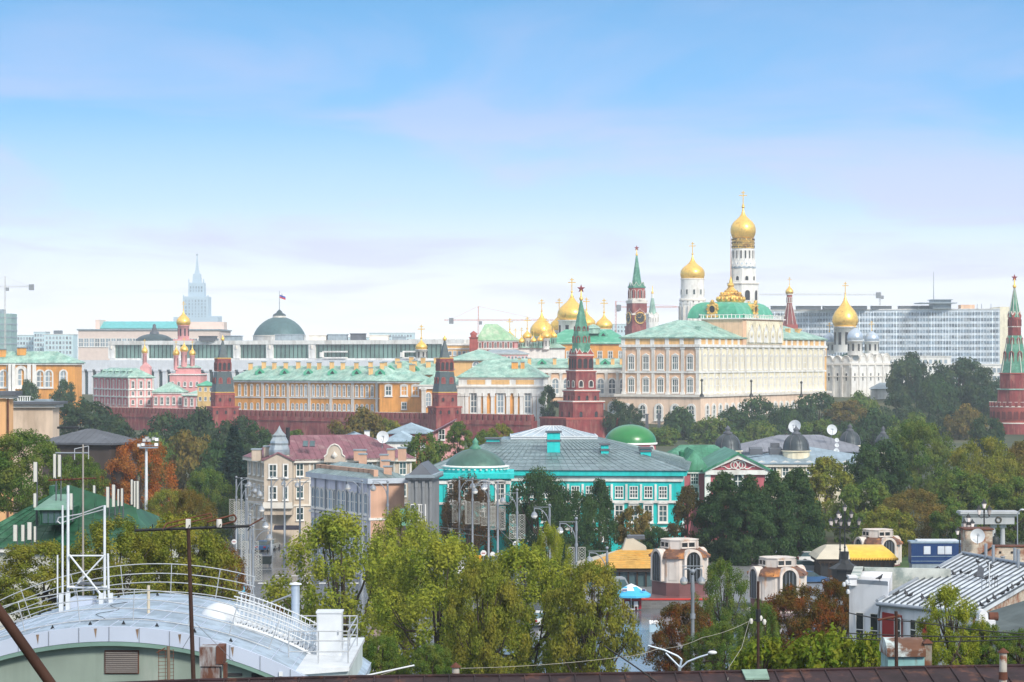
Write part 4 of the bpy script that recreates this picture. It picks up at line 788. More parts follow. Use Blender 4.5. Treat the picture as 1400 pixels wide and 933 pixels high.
# hotel slab on the right
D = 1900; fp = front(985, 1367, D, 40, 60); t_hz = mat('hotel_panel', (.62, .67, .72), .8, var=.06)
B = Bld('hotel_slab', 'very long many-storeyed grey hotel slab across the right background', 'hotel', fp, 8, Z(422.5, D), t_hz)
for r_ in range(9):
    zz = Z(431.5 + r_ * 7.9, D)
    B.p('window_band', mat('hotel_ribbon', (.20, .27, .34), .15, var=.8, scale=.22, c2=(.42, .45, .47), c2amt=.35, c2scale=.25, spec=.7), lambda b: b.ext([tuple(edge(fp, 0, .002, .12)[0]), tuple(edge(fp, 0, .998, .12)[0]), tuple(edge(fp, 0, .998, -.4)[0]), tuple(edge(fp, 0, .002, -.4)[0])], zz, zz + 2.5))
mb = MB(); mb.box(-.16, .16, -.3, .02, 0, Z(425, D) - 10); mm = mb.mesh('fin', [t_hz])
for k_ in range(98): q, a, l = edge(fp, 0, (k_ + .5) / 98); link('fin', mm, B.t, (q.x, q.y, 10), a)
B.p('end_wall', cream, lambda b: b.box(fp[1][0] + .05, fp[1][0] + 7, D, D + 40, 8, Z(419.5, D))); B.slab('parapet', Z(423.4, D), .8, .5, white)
for x0, x1 in ((1060, 1086), (1095, 1128), (1132, 1192), (1199, 1226), (1237, 1263), (1266, 1297)):
    B.p('roof_storey', [slate, white], lambda b: (b.box(X(x0, D), X(x1, D), D + 25, D + 35, Z(422.5, D), Z(417.8, D)), b.box(X(x0, D) - .5, X(x1, D) + .5, D + 24, D + 36, Z(417.7, D), Z(417.2, D), 1)))
B.p('roof_pavilion', [greyrf, white], lambda b: (b.box(X(1278, D), X(1303, D), D + 8, D + 26, Z(422, D), Z(410, D)), b.box(X(1258, D), X(1310, D), D + 4, D + 30, Z(415, D), Z(413.6, D)), b.box(X(1276, D), X(1305, D), D + 6, D + 28, Z(410, D), Z(409.2, D)))); B.p('roof_hut', peach, lambda b: b.box(X(1317, D), X(1336, D), D + 10, D + 22, Z(422.5, D), Z(416.5, D)))
B.p('mast', steel, lambda b: b.tube((X(1281, D), D + 15, Z(410, D)), (X(1281, D), D + 15, Z(371, D)), .35, .15, 5))
for px in (1341, 1347, 1360): B.p('mast', steel, lambda b: b.tube((X(px, D), D + 15, Z(422, D)), (X(px, D), D + 15, Z(415, D)), .3, .2, 5))
def far_block(name, label, x0, x1, y, D, m, n, rows, roof=None, dep=25, ybase=None):
    B = Bld(name, label, 'building', front(x0, x1, D, dep), gz(0, D) - 2, Z(y, D), m); dm = wmesh(1.9, 2.6, False, .15, .12, 0, 0)
    for r_ in range(rows): B.wins(0, n, Z(y, D) - 5 - 4.6 * r_, dm, .04, .96)
    B.slab('cornice', Z(y, D) - .5, .6, .5, white)
    if roof: B.p('roof_hut', roof, lambda b: b.box(X(x0 * .7 + x1 * .3, D), X(x0 * .45 + x1 * .55, D), D + 5, D + 15, Z(y, D) + .12, Z(y - 5, D)))
    return B
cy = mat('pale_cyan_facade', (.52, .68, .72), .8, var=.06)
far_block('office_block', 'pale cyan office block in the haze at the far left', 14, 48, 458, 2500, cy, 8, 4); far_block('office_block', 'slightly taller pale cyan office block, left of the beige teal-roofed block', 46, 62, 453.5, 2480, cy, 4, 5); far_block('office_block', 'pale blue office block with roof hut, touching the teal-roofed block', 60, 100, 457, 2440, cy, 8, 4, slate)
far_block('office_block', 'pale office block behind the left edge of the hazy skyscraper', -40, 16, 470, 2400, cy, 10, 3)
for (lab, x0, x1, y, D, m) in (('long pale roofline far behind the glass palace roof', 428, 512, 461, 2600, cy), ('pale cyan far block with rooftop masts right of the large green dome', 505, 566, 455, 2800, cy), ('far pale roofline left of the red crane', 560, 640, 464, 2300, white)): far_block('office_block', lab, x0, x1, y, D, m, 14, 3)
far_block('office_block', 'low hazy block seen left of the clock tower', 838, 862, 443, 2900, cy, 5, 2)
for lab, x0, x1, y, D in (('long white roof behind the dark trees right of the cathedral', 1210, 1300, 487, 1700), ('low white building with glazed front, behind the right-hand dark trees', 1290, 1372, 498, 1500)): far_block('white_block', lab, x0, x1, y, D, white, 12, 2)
# building shell under scaffolding and cranes
D = 2200; B = Bld('unfinished_tower', 'green-netted unfinished tower block at the left edge, beside a crane', 'building', front(-30, 15.5, D, 25), 10, Z(429, D), mat('scaffold_netting', (.24, .38, .36), .8)); 
for r_ in range(5): B.slab('floor_slab', Z(435 + r_ * 9, D), .9, .4, greyrf)
B.p('core', greyrf, lambda b: b.box(X(-10, D), X(3, D), D + 5, D + 15, Z(429, D), Z(423, D)))
def lattice(b, p, q, w, n, m=0, r=.14):
    p, q = Vector(p), Vector(q); d = (q - p).normalized(); u = Vector((0, 1, 0)); v = d.cross(u).normalized(); cs = [(u * a + v * c) * w for a, c in ((-1, -1), (1, -1), (1, 1), (-1, 1))]
    for c_ in cs: b.tube(p + c_, q + c_, r * 2, r * 2, 4, m)
    for k in range(n):
        a, e = p + (q - p) * k / n, p + (q - p) * (k + 1) / n
        for i in (0, 1, 2, 3): b.tube(a + cs[i], e + cs[(i + 1) % 4], r * 1.3, r * 1.3, 3, m)
cw = mat('crane_white', (.62, .60, .56), .6); cr_ = mat('crane_red', (.70, .16, .03), .6); co_ = mat('crane_counterweight', (.22, .23, .25), .9)
def crane(label, cx, D, ym, yj, x0, x1, xc, cm, ytip):
    t = thing('tower_crane', label, 'crane', (X(cx, D), D, 11)); s = D / F
    part(t, 'mast', [cm], lambda b: lattice(b, (X(cx, D), D, 11), (X(cx, D), D, Z(yj, D)), 1.1 * s * .8, 22, r=.1 * s)); part(t, 'cab', [co_], lambda b: b.box(X(cx + 1, D), X(cx + 5, D), D - 2 * s, D + 2 * s, Z(yj + 6, D), Z(yj + 1.5, D)))
    part(t, 'jib', [cm], lambda b: lattice(b, (X(x0, D), D, Z(yj, D)), (X(x1, D), D, Z(yj, D)), .9 * s * .9, 26, r=.1 * s)); part(t, 'apex', [cm], lambda b: lattice(b, (X(cx, D), D, Z(yj, D)), (X(cx, D), D, Z(ytip, D)), .8 * s * .7, 4, r=.1 * s))
    part(t, 'counterweight', [co_], lambda b: b.box(X(xc - 3, D), X(xc + 3, D), D - 2, D + 2, Z(yj + 5, D), Z(yj - 3, D))); part(t, 'tie_rod', [cm], lambda b: (b.tube((X(cx, D), D, Z(ytip, D)), (X(x0 * .8 + cx * .2, D), D, Z(yj - 1, D)), .15 * s, .15 * s, 3), b.tube((X(cx, D), D, Z(ytip, D)), (X(x1 * .8 + cx * .2, D), D, Z(yj - 1, D)), .15 * s, .15 * s, 3)))
crane('white and red crane over the netted tower at the left edge', 7, 2150, 480, 392, -24, 46, 43, cw, 378); crane('red and white crane with raised apex left of the gold domes', 654, 1700, 470, 438, 607, 757, 617, cr_, 419)
crane('long pale crane jib above the hotel, between bell tower and cathedral', 1203, 2300, 470, 403, 1030, 1206, 1201, cw, 399); crane('orange crane jib behind the clock tower and green tent', 842, 2000, 470, 420, 842, 946, 846, cr_, 412)
far_block('blue_clad_block', 'small blue hut-like block with mast left of the hotel', 1042, 1051, 420, 1800, mat('blue_cladding', (.06, .18, .4), .6), 2, 3)
B = Bld('lantern_house', 'orange block with green caps just right of the great palace', 'building', front(1100, 1130, 1095, 10), 8, Z(474, 1095), lorange); B.hip(Z(474, 1095), 2.4, .5, mint); chimney(B, .3, .4, .9, 2.6); chimney(B, .7, .4, .9, 2.6); B.wins(0, 4, Z(486, 1095), wmesh(1.2, 2.2, True, .3, .2, 0, 0))

for px, y0, lab in ((959.5, 518, 'black lamp post on the palace terrace, nearest the front corner'), (1027, 519, 'black lamp post midway along the sunny palace terrace'), (1095.5, 521, 'black lamp post near the right end of the palace terrace')):
    D = 948 + (px - 955) * .6; x = X(px, D); t = thing('terrace_lamp', lab, 'street lamp', (x, D, Z(543, D)), 'lamp posts on the palace terrace')
    part(t, 'pole', [black], lambda b: b.lathe((x, D), [(.9, Z(543, D)), (.7, Z(540, D)), (.3, Z(538, D)), (.22, Z(y0 + 3, D))], 8)); part(t, 'lantern', [black], lambda b: b.lathe((x, D), [(.3, Z(y0 + 4, D)), (.6, Z(y0 + 2, D)), (.05, Z(y0, D))], 6))
for px, y0, lab in ((884.5, 566, 'left dark pillar before the arches of the great palace'), (901, 565, 'right dark pillar before the arches of the great palace')):
    D = 900; solo('gate_pillar', lab, 'pillar', [slate], lambda b: (b.box(X(px, D) - .5, X(px, D) + .5, D - .5, D + .5, 0, Z(y0 + 1.5, D)), b.box(X(px, D) - .65, X(px, D) + .65, D - .65, D + .65, Z(y0 + 1.4, D), Z(y0, D))), 'dark pillars before the palace')
# ------------------------------------------------------------ town houses between the trees and the wall
beige = mat('beige_stucco', (.56, .47, .38), .85, var=.12, streak=.2); maroon = mat('maroon_metal_roof', (.23, .095, .12), .5, .1, var=.25, streak=.25, c2=(.32, .19, .20), c2amt=.25)
turq = mat('turquoise_stucco', (.015, .56, .55), .75, var=.08, streak=.08); bluew = mat('pale_blue_stucco', (.68, .69, .80), .8, var=.12, streak=.2); salmon = mat('salmon_brick', (.62, .38, .27), .85, var=.15, streak=.15)
bgrf = mat('blue_grey_metal_roof', (.17, .24, .25), .38, .2, var=.28, scale=.35, streak=.3, c2=(.25, .33, .34), c2amt=.3, c2scale=.9)
zinc = mat('zinc_turret', (.42, .47, .50), .35, .6, var=.3, scale=.8, streak=.3)
D = 384; fp = rect(338, 366, D, 562, 71); zt = Z(629, D)
B = Bld('corner_house', 'beige four-storey corner house with maroon roof and silver pointed turret', 'house', fp, 0, zt, beige)
w1 = wmesh(.95, 1.75, False, .12, .14, 1, 1, 0, .12, split=True, gm=glassd)
for zz in (10.3, 7.0, 3.7): B.wins(1, 7, zz, w1, .16, 1.0); B.wins(0, 4, zz, w1, .05, .95)
for k in range(8): q, a, l = edge(fp, 1, .17 + k * .118, .06); B.p('pilaster_strip', stone, lambda b: b.obox(q, a, .16, .07, 6, zt - .5))
B.slab('cornice', zt - .5, .55, .6, stone); B.slab('string_course', 5.7, .3, .2, stone); B.slab('string_course', 9.3, .22, .16, stone)
B.hip(zt + .06, 3.4, .6, maroon, 6, seams=1.0)
tc_ = (X(381.5, D), D - 1.0)
def bay(b): b.ext([(tc_[0] - 2.1, D - 1.7), (tc_[0] + 2.1, D - 1.7), (tc_[0] + 2.1, D + 2), (tc_[0] - 2.1, D + 2)], 4.6, zt); b.prism([(tc_[0] - 2.1, D - 1.71, zt), (tc_[0] + 2.1, D - 1.71, zt), (tc_[0], D - 1.71, zt + 1.05)], (0, 3.5, 0))
B.p('bay', beige, bay)
B.p('bay_roof', maroon, lambda b: [b.prism([(tc_[0] + s_ * 2.4, D - 2.0, zt + .05), (tc_[0], D - 2.0, zt + 1.25), (tc_[0], D - 2.0, zt + 1.05), (tc_[0] + s_ * 2.4, D - 2.0, zt - .15)], (0, 4, 0)) for s_ in (-1, 1)])
for zz in (10.3, 7.0):
    for ox, ww in ((-.75, 0), (1.15, 1)): put(B.t, 'window', wmesh(.95 if ww == 0 else .45, 1.75, False, .2, .15, 1 if ww == 0 else 0, 1, 0, .15, split=True, gm=glassd), (tc_[0] + ox, D - 1.71, zz), 0)
B.p('balcony', stone, lambda b: (b.box(tc_[0] - 2.2, tc_[0] + 2.2, D - 2.3, D - .5, 5.6, 5.8), b.box(tc_[0] - 2.2, tc_[0] + 2.2, D - 2.3, D - 2.15, 5.81, 6.5)))
o = B.p('turret', zinc, lambda b: b.lathe((tc_[0], D + .6), [(r * D / F, Z(y, D)) for y, r in ((622, 15), (618, 15.2), (615, 15), (609, 12.8), (606, 13.2), (603.5, 12.6), (598, 9.4), (595.5, 9.6), (594, 8), (590, 4.2), (586, 2), (582, .2))], 8, 0, False, R(22)))
B.p('turret_base', beige, lambda b: b.lathe((tc_[0], D + .6), [(1.6, zt), (1.6, zt + .75)], 8, 0, False, R(22)))
def ornate(b):
    x = X(458, D); b.prism([(x + u * .8, D - 1.0, zt + v) for u, v in ((-2.0, -.3), (2.0, -.3), (1.9, .5), (1.45, .8), (1.3, 1.5), (.75, 2.1), (0, 2.35), (-.75, 2.1), (-1.3, 1.5), (-1.45, .8), (-1.9, .5))], (0, 1.2, 0)); b.path([(x + u * .8, D - 1.05, zt + v) for u, v in ((1.95, .5), (1.45, .85), (1.3, 1.55), (.75, 2.15), (0, 2.4), (-.75, 2.15), (-1.3, 1.55), (-1.45, .85), (-1.95, .5))], .12, 5, 1); b.lathe((x, D - 1.06), [(.01, zt + .2), (.5, zt + .7), (.01, zt + 1.3)], 10, 1)
B.p('curved_gable', [beige, stone], ornate)
for px in (416, 425.5): B.p('skylight', [slate, glassd], lambda b: (b.prism([(X(px, D) - .4, D + 1.75, zt + 1.9), (X(px, D) + .4, D + 1.75, zt + 1.9), (X(px, D) + .4, D + 2.75, zt + 2.7), (X(px, D) - .4, D + 2.75, zt + 2.7)], (0, -.1, .1)), b.add([(X(px, D) - .3, D + 1.7, zt + 2.05), (X(px, D) + .3, D + 1.7, zt + 2.05), (X(px, D) + .3, D + 2.5, zt + 2.76), (X(px, D) - .3, D + 2.5, zt + 2.76)], [[0, 1, 2, 3]], 1)))
for px, y0, w in ((349, 616, .7), (363, 612, .4), (491, 617, .9), (534, 616, .55), (549, 614, .6)): B.p('chimney', [salmon if px > 400 else beige, greyrf], lambda b: (b.box(X(px, D) - w, X(px, D) + w, D + 1.5, D + 3, zt - .2, Z(y0, D)), b.box(X(px, D) - w - .12, X(px, D) + w + .12, D + 1.38, D + 3.12, Z(y0, D) + .01, Z(y0, D) + .2, 1)))
for t_ in (.12, .4, .62): q, a, l = edge(fp, 1, t_, .2); B.p('drainpipe', steel, lambda b: b.tube((q.x, q.y, 0), (q.x, q.y, zt - .5), .09, .09, 5))
B.p('shop_awning', mat('dark_awning', (.03, .03, .05), .8), lambda b: b.prism([(X(376, D), D - 1.0, 3.0), (X(376, D), D - 2.4, 2.6), (X(376, D), D - 2.4, 2.4), (X(376, D), D - 1.0, 2.4)], (X(410, D) - X(376, D), 0, 0)))
B.p('flue', black, lambda b: b.tube((X(389.5, D), D + 5, zt), (X(389.5, D), D + 5, Z(586, D)), .3, .3, 8))
# blue and salmon terrace
D = 322; fp = rect(425, 506, D, 553, 64); zt = Z(655, D)
B = Bld('blue_terrace_house', 'long pale blue house with salmon end wall and blue-grey metal roof', 'house', fp, 0, zt, bluew)
B.p('end_wall', salmon, lambda b: b.ext([tuple(edge(fp, 1, .01, .06)[0]), tuple(edge(fp, 1, .99, .06)[0]), tuple(edge(fp, 1, .99, -.4)[0]), tuple(edge(fp, 1, .01, -.4)[0])], 0, zt - .05))
w2 = wmesh(1.1, 2.5, True, .16, .15, 1, 1, 0, .15, split=True, gm=glassb)
for zz in (8.4, 4.4, .9): B.wins(0, 13, zz, w2, .02, .98)
B.slab('cornice', zt - .6, .65, .55, mat('pale_blue_cornice', (.5, .56, .64), .8)); B.slab('string_course', 7.6, .3, .2, white); B.hip(zt + .06, 1.5, .5, bgrf, 5, seams=.9)
L_ = edge(fp, 0, 0)[2]
for k in range(12): q, a, l = edge(fp, 0, .06 + k * .08, -.9); B.p('parapet_post', salmon, lambda b: b.obox(q, a, 1.0, .3, zt + .1, zt + 1.1))
for t_ in (.1, .28, .46, .64, .82, .985): q, a, l = edge(fp, 0, t_, .2); B.p('drainpipe', steel, lambda b: b.tube((q.x, q.y, 0), (q.x, q.y, zt - .5), .1, .1, 5))
for px, y0, dd in ((487, 622, 14), (519, 623, 11), (524, 631, 6), (529, 639, 2)): B.p('chimney', [salmon, greyrf], lambda b: (b.box(X(px, D) - .5, X(px, D) + .5, D + dd, D + dd + .9, zt - .2, Z(y0, D + dd)), b.box(X(px, D) - .6, X(px, D) + .6, D + dd - .1, D + dd + 1.0, Z(y0, D + dd) + .01, Z(y0, D + dd) + .18, 1)))
# grey classical house edge
D = 318; B = Bld('grey_classical_house', 'narrow grey classical house with dark roof beside the turquoise mansion', 'house', front(560, 589, D, 10, .2), 0, Z(654, D), mat('grey_stone', (.22, .23, .24), .85, var=.15, streak=.2))
B.slab('cornice', Z(656, D), .6, .5, greyrf); B.hip(Z(654, D) + .05, 1.8, .5, slate, 1.2); B.pil(0, 4, 0, Z(657, D), .3, .2, MATS['grey_stone']); B.wins(0, 2, 8, w1, .1, .7); B.wins(0, 2, 4.2, w1, .1, .7)
B.p('porch_roof', mat('green_awning', (.10, .25, .18), .7), lambda b: b.prism([(X(545, D), D - 3, 7.4), (X(562, D), D - 3, 7.4), (X(560, D), D, 9.0), (X(547, D), D, 9.0)], (0, .3, .3)))
# turquoise mansion
D = 365; fp = front(588, 931, D, 42, 3); zt = Z(651, D)
B = Bld('turquoise_mansion', 'bright turquoise mansion with white trim and a huge shiny grey hipped roof', 'mansion', fp, 0, zt, turq)
w3 = wmesh(1.0, 1.5, False, .1, .12, 2, 2, 0, .1, split=True, gm=glassd); w4 = wmesh(1.0, 2.2, False, .22, .2, 1, 2, .4, .15, split=True, gm=glassd)
s0, s1 = (698 - 588) / 343, (920 - 588) / 343
B.wins(0, 11, Z(680.5, D), w3, s0, s1 - .01); B.wins(0, 11, Z(713, D), w4, s0, s1 - .01); B.wins(0, 11, Z(740, D), w3, s0, s1 - .01)
B.slab('cornice', zt + .01, .75, .8, turq); B.slab('frieze', zt - .8, .7, .28, white); B.slab('string_course', Z(688, D), .35, .3, white); B.slab('string_course', Z(726, D), .5, .25, white)
for k in range(12): q, a, l = edge(fp, 0, s0 + (s1 - .01 - s0) * k / 11, .1); B.p('pilaster', white, lambda b: b.obox(q, a, .16, .12, Z(687, D), zt - 1.2))
q = [Vector((*p, zt + .8)) for p in offset(fp, 1.1)]
rt = Z(601, 388)
top = [Vector((X(676, 388), 388, rt)), Vector((X(822, 388), 388, rt)), Vector((X(816, 402), 402, rt)), Vector((X(690, 402), 402, rt))]
def big_roof(b):
    b.add(q + top, [[0, 1, 5, 4], [1, 2, 6, 5], [2, 3, 7, 6], [3, 0, 4, 7], [4, 5, 6, 7]])
    for f0, f1, g0, g1 in ((q[0], q[1], top[0], top[1]), (q[1], q[2], top[1], top[2]), (q[3], q[0], top[3], top[0])):
        n = 34
        for k in range(n + 1): b.tube(f0 + (f1 - f0) * k / n, g0 + (g1 - g0) * k / n, .05, .05, 4)
        for k in range(1, 9): b.tube(f0 + (g0 - f0) * k / 9, f1 + (g1 - f1) * k / 9, .03, .03, 3)
B.p('roof', bgrf, big_roof)
def lantern(b):
    x0, x1, y0, y1 = X(698, 388), X(817, 388), 388.5, 401; r0, r1 = X(745, 388), X(769, 388); zz = rt + .4; zr = Z(583, 394); b.box(x0, x1, y0, y1, rt + .01, zz, 1); ym = (y0 + y1) / 2
    b.add([(x0, y0, zz), (x1, y0, zz), (x1, y1, zz), (x0, y1, zz), (r0, ym, zr), (r1, ym, zr)], [[0, 1, 5, 4], [2, 3, 4, 5], [1, 2, 5], [3, 0, 4]], 0)
    for k in range(9): u = k / 8; b.tube((x0 + (x1 - x0) * u, y0, zz + .02), (r0 + (r1 - r0) * u, ym, zr + .02), .09, .09, 4, 1)
    for a_, e_ in (((x0, y0, zz), (x1, y0, zz)), ((r0, ym, zr), (r1, ym, zr)), ((x0, y0, zz), (x0, y1, zz)), ((x1, y0, zz), (x1, y1, zz))): b.tube(a_, e_, .13, .13, 4, 1)
B.p('glass_lantern', [skyl, wsteel], lantern)
def tdorm(px, y0, y1, DD, w): B.p('roof_stack', [turq, slate, dmint], lambda b: (b.box(X(px, DD) - w, X(px, DD) + w, DD, DD + 2.5, Z(y1, DD) - .8, Z(y0, DD)), b.box(X(px, DD) - w - .25, X(px, DD) + w + .25, DD - .25, DD + 2.75, Z(y0, DD) + .01, Z(y0, DD) + .25, 1), b.box(X(px, DD) - w - .15, X(px, DD) + w + .15, DD - .15, DD + 2.65, (Z(y1, DD) + Z(y0, DD)) / 2, (Z(y1, DD) + Z(y0, DD)) / 2 + .3, 1)))
tdorm(757, 592, 616, 378, .95); tdorm(674, 601, 613, 385, 1.0); tdorm(883, 614, 622, 376, .75); tdorm(827, 609, 624, 377, .55)
# corner pavilion with dome
D2 = 351; pf = front(586, 697, D2, 14, 0); zp = Z(653, D2)
P_ = B
P_.p('pavilion', turq, lambda b: b.ext(pf, 0, zp)); P_.p('cornice', turq, lambda b: b.ext(offset(pf, .6), zp - .15, zp + .5)); P_.p('frieze', white, lambda b: b.ext(offset(pf, .2), zp - .9, zp - .45)); P_.p('string_course', white, lambda b: b.ext(offset(pf, .4), Z(690, D2), Z(687, D2)))
P_.wins(0, 4, Z(683, D2), w4, .2, .98, fp=pf); P_.wins(0, 4, Z(722, D2), w4, .2, .98, fp=pf); P_.pil(0, 3, Z(686, D2), zp - 1.0, .3, .15, turq, .2, .98, fp=pf)
dc = (X(650, 357), 357); kd = 357 / F
P_.p('drum', turq, lambda b: b.lathe(dc, [(44 * kd, zp + .4), (44 * kd, Z(638.5, 357))], 12, 0, False)); P_.p('cornice', white, lambda b: b.lathe(dc, [(46 * kd, Z(638.6, 357)), (47 * kd, Z(637, 357)), (42 * kd, Z(636, 357))], 36))
for i in range(36):
    a = 2 * math.pi * i / 36
    if math.sin(a) < .3: P_.p('baluster', white, lambda b: b.obox((dc[0] + 43.6 * kd * math.cos(a), dc[1] + 43.6 * kd * math.sin(a)), a, .3, .13, zp + .9, Z(640, 357)))
o = P_.p('dome', mat('dark_patina_dome', (.075, .16, .13), .45, .25, var=.2, scale=.5, streak=.2), lambda b: b.lathe(dc, [(r * kd, Z(y, 357)) for y, r in ((637, 41), (633, 39.5), (627, 35), (621, 27), (616.5, 18), (614, 9.5))], 40)); part(o, 'finial', [tentg], lambda b: b.lathe(dc, [(r * kd, Z(y, 357)) for y, r in ((615, 7.5), (612, 8), (610, 5), (607, 3.6), (604, 4.4), (601, 2), (598.5, .3))], 14))
# pink house with pediment and green dome
pnk = mat('dusty_pink_stucco', (.50, .13, .16), .85, var=.1, streak=.12)
D = 392; fp = front(967.5, 1050, D, 24); zt = Z(646, D)
B = Bld('pink_pediment_house', 'dusty pink house with green roof and white ringed pediment, beside turquoise mansion', 'house', fp, 0, zt, pnk)
a0, a1, am = X(964, D), X(1053.5, D), X(1009, D); zap = Z(621.5, D)
B.p('pediment', pnk, lambda b: b.prism([(a0 + .5, D - .02, zt + .4), (a1 - .5, D - .02, zt + .4), (am, D - .02, zap - .7)], (0, 1, 0)))
B.p('roof', mgreen, lambda b: [b.prism([(x_, D - .9, zt + .3), (am, D - .9, zap + .35), (am, D - .9, zap), (x_ - .1 * s_, D - .9, zt)], (0, 26, 0)) for x_, s_ in ((a0 - .4, -1), (a1 + .4, 1))])
B.p('pediment_trim', white, lambda b: (b.box(a0, a1, D - .6, D + .5, zt - .35, zt + .35), [b.prism([(x_, D - .7, zt + .36), (am, D - .7, zap - .02), (am, D - .7, zap - .55), (x_ - .7 * s_, D - .7, zt + .36)], (0, .7, 0)) for x_, s_ in ((a0 + .1, -1), (a1 - .1, 1))]))
def rings(b):
    for ox, rr in ((-.62, .52), (0, .68), (.62, .52)): b.path([(am + ox + rr * math.cos(w), D - .14, Z(636, D) + rr * math.sin(w)) for w in [2 * math.pi * i / 20 for i in range(21)]], .09, 5)
    for s_ in (-1, 1): b.path([(am + s_ * u, D - .14, Z(639.5, D) + .2 * math.sin(u * 3.4)) for u in [.9 + i * .12 for i in range(15)]], .08, 5)
B.p('pediment_ornament', white, rings)
for x_ in (967.5, 1050): B.p('quoin', white, lambda b: b.box(X(x_, D) - .45, X(x_, D) + .45, D - .15, D + .4, 0, zt - .36))
B.wins(0, 1, Z(668, D), wmesh(1.4, 2.2, True, .3, .25, 1, 1, 0, .2, split=True, gm=glassd)); B.wins(0, 3, Z(705, D), w4)
wf = front(932, 967, D + 3, 18); zw = Z(645, D)
B.p('wing', pnk, lambda b: b.ext(wf, 0, zw)); B.p('cornice', white, lambda b: b.ext(offset(wf, .4), zw - .4, zw + .05)); B.hip(zw + .1, 3.0, .5, mgreen, 1.5, fp=wf, seams=.9); B.wins(0, 1, Z(663, D), w3, fp=wf); B.wins(0, 1, Z(688, D), w4, fp=wf)
bf = front(905, 1010, D + 24, 12); B.p('rear_wing', pnk, lambda b: b.ext(bf, 0, Z(632, D + 24))); B.hip(Z(632, D + 24), 2.6, .6, mgreen, 4, fp=bf, seams=1.0)
B.p('roof_vent', mgreen, lambda b: b.lathe((X(932, 405), 405), [(.45, Z(632, 405)), (.45, Z(619, 405)), (.55, Z(618, 405)), (.05, Z(615, 405))], 10))
D = 432; c = (X(862, D), D); k = D / F
t = thing('domed_rotunda', 'red rotunda with a glossy bright green dome, just right of the glass lantern', 'rotunda', (*c, 0))
part(t, 'wall', [pnk], lambda b: b.lathe(c, [(34.5 * k, 0), (34.5 * k, Z(607, D))], 36)); part(t, 'cornice', [white], lambda b: b.lathe(c, [(36.8 * k, Z(607.5, D)), (37 * k, Z(605.5, D)), (36 * k, Z(605, D))], 40))
o = part(t, 'dome', [mat('glossy_green_dome', (.02, .20, .05), .3, var=.15, scale=.6, streak=.1, spec=.6)], lambda b: b.lathe(c, hemi(35.5 * k, Z(605, D), Z(580.5, D), 10), 40)); part(o, 'finial', [slate], lambda b: b.tube((*c, Z(581, D)), (*c, Z(577, D)), .12, .05, 5))
for px, ww in ((866, 1), (842, 1), (889, 1)):
    a = math.acos((X(px, D) - c[0]) / (34.6 * k)); bb = MB(); ring = lambda r, y: [(r * math.cos(w), y, r * math.sin(w)) for w in [2 * math.pi * i / 20 for i in range(20)]]
    bb.loft([ring(.68, 0), ring(.68, -.2), ring(.45, -.2), ring(.45, -.02)], 0, False, False); bb.box(-.45, .45, -.16, -.1, -.05, .05); bb.box(-.05, .05, -.161, -.101, -.45, .45); g = MB(); g.add(ring(.46, -.03), [list(range(20))]); put(t, 'round_window', (bb.mesh('round_window', [white]), g.mesh('pane', [glassd])), (c[0] + 34.6 * k * math.cos(a), c[1] - 34.6 * k * math.sin(a), Z(614, D)), -a + math.pi / 2)
# museum with dark corner domes
D = 480; fp = front(1000, 1230, D, 40); zt = Z(634, D)
B = Bld('museum', 'long pale building with grey metal roof and small dark domes, behind the trees', 'museum', fp, 0, zt, cream)
lbl = mat('light_blue_metal_roof', (.30, .40, .48), .4, .3, var=.25, scale=.4, streak=.2)
B.wins(0, 14, 6, w4); B.slab('cornice', zt - .6, .7, .6, stone); B.hip(zt + .12, 2.6, .8, lbl, 9, name='lower_roof', seams=1.2)
rf = [(X(1016, 492), 492), (X(1190, 492), 492), (X(1190, 492), 516), (X(1016, 492), 516)]
B.p('attic', greyrf, lambda b: b.ext(rf, zt - 1, zt + 1.9)); B.hip(zt + 1.95, Z(595.5, 500) - zt - 1.95, .8, mat('lead_roof', (.22, .23, .27), .6, var=.2, streak=.15), 9, fp=rf, seams=1.2)
for px in (1034, 1061): B.p('skylight', slate, lambda b: b.prism([(X(px, 484) - 1.2, 484, zt + 1.5), (X(px, 484) + 1.2, 484, zt + 1.5), (X(px, 484) + 1.2, 484, zt + 2.6), (X(px, 484) - 1.2, 484, zt + 2.6)], (0, 2.5, .3)))
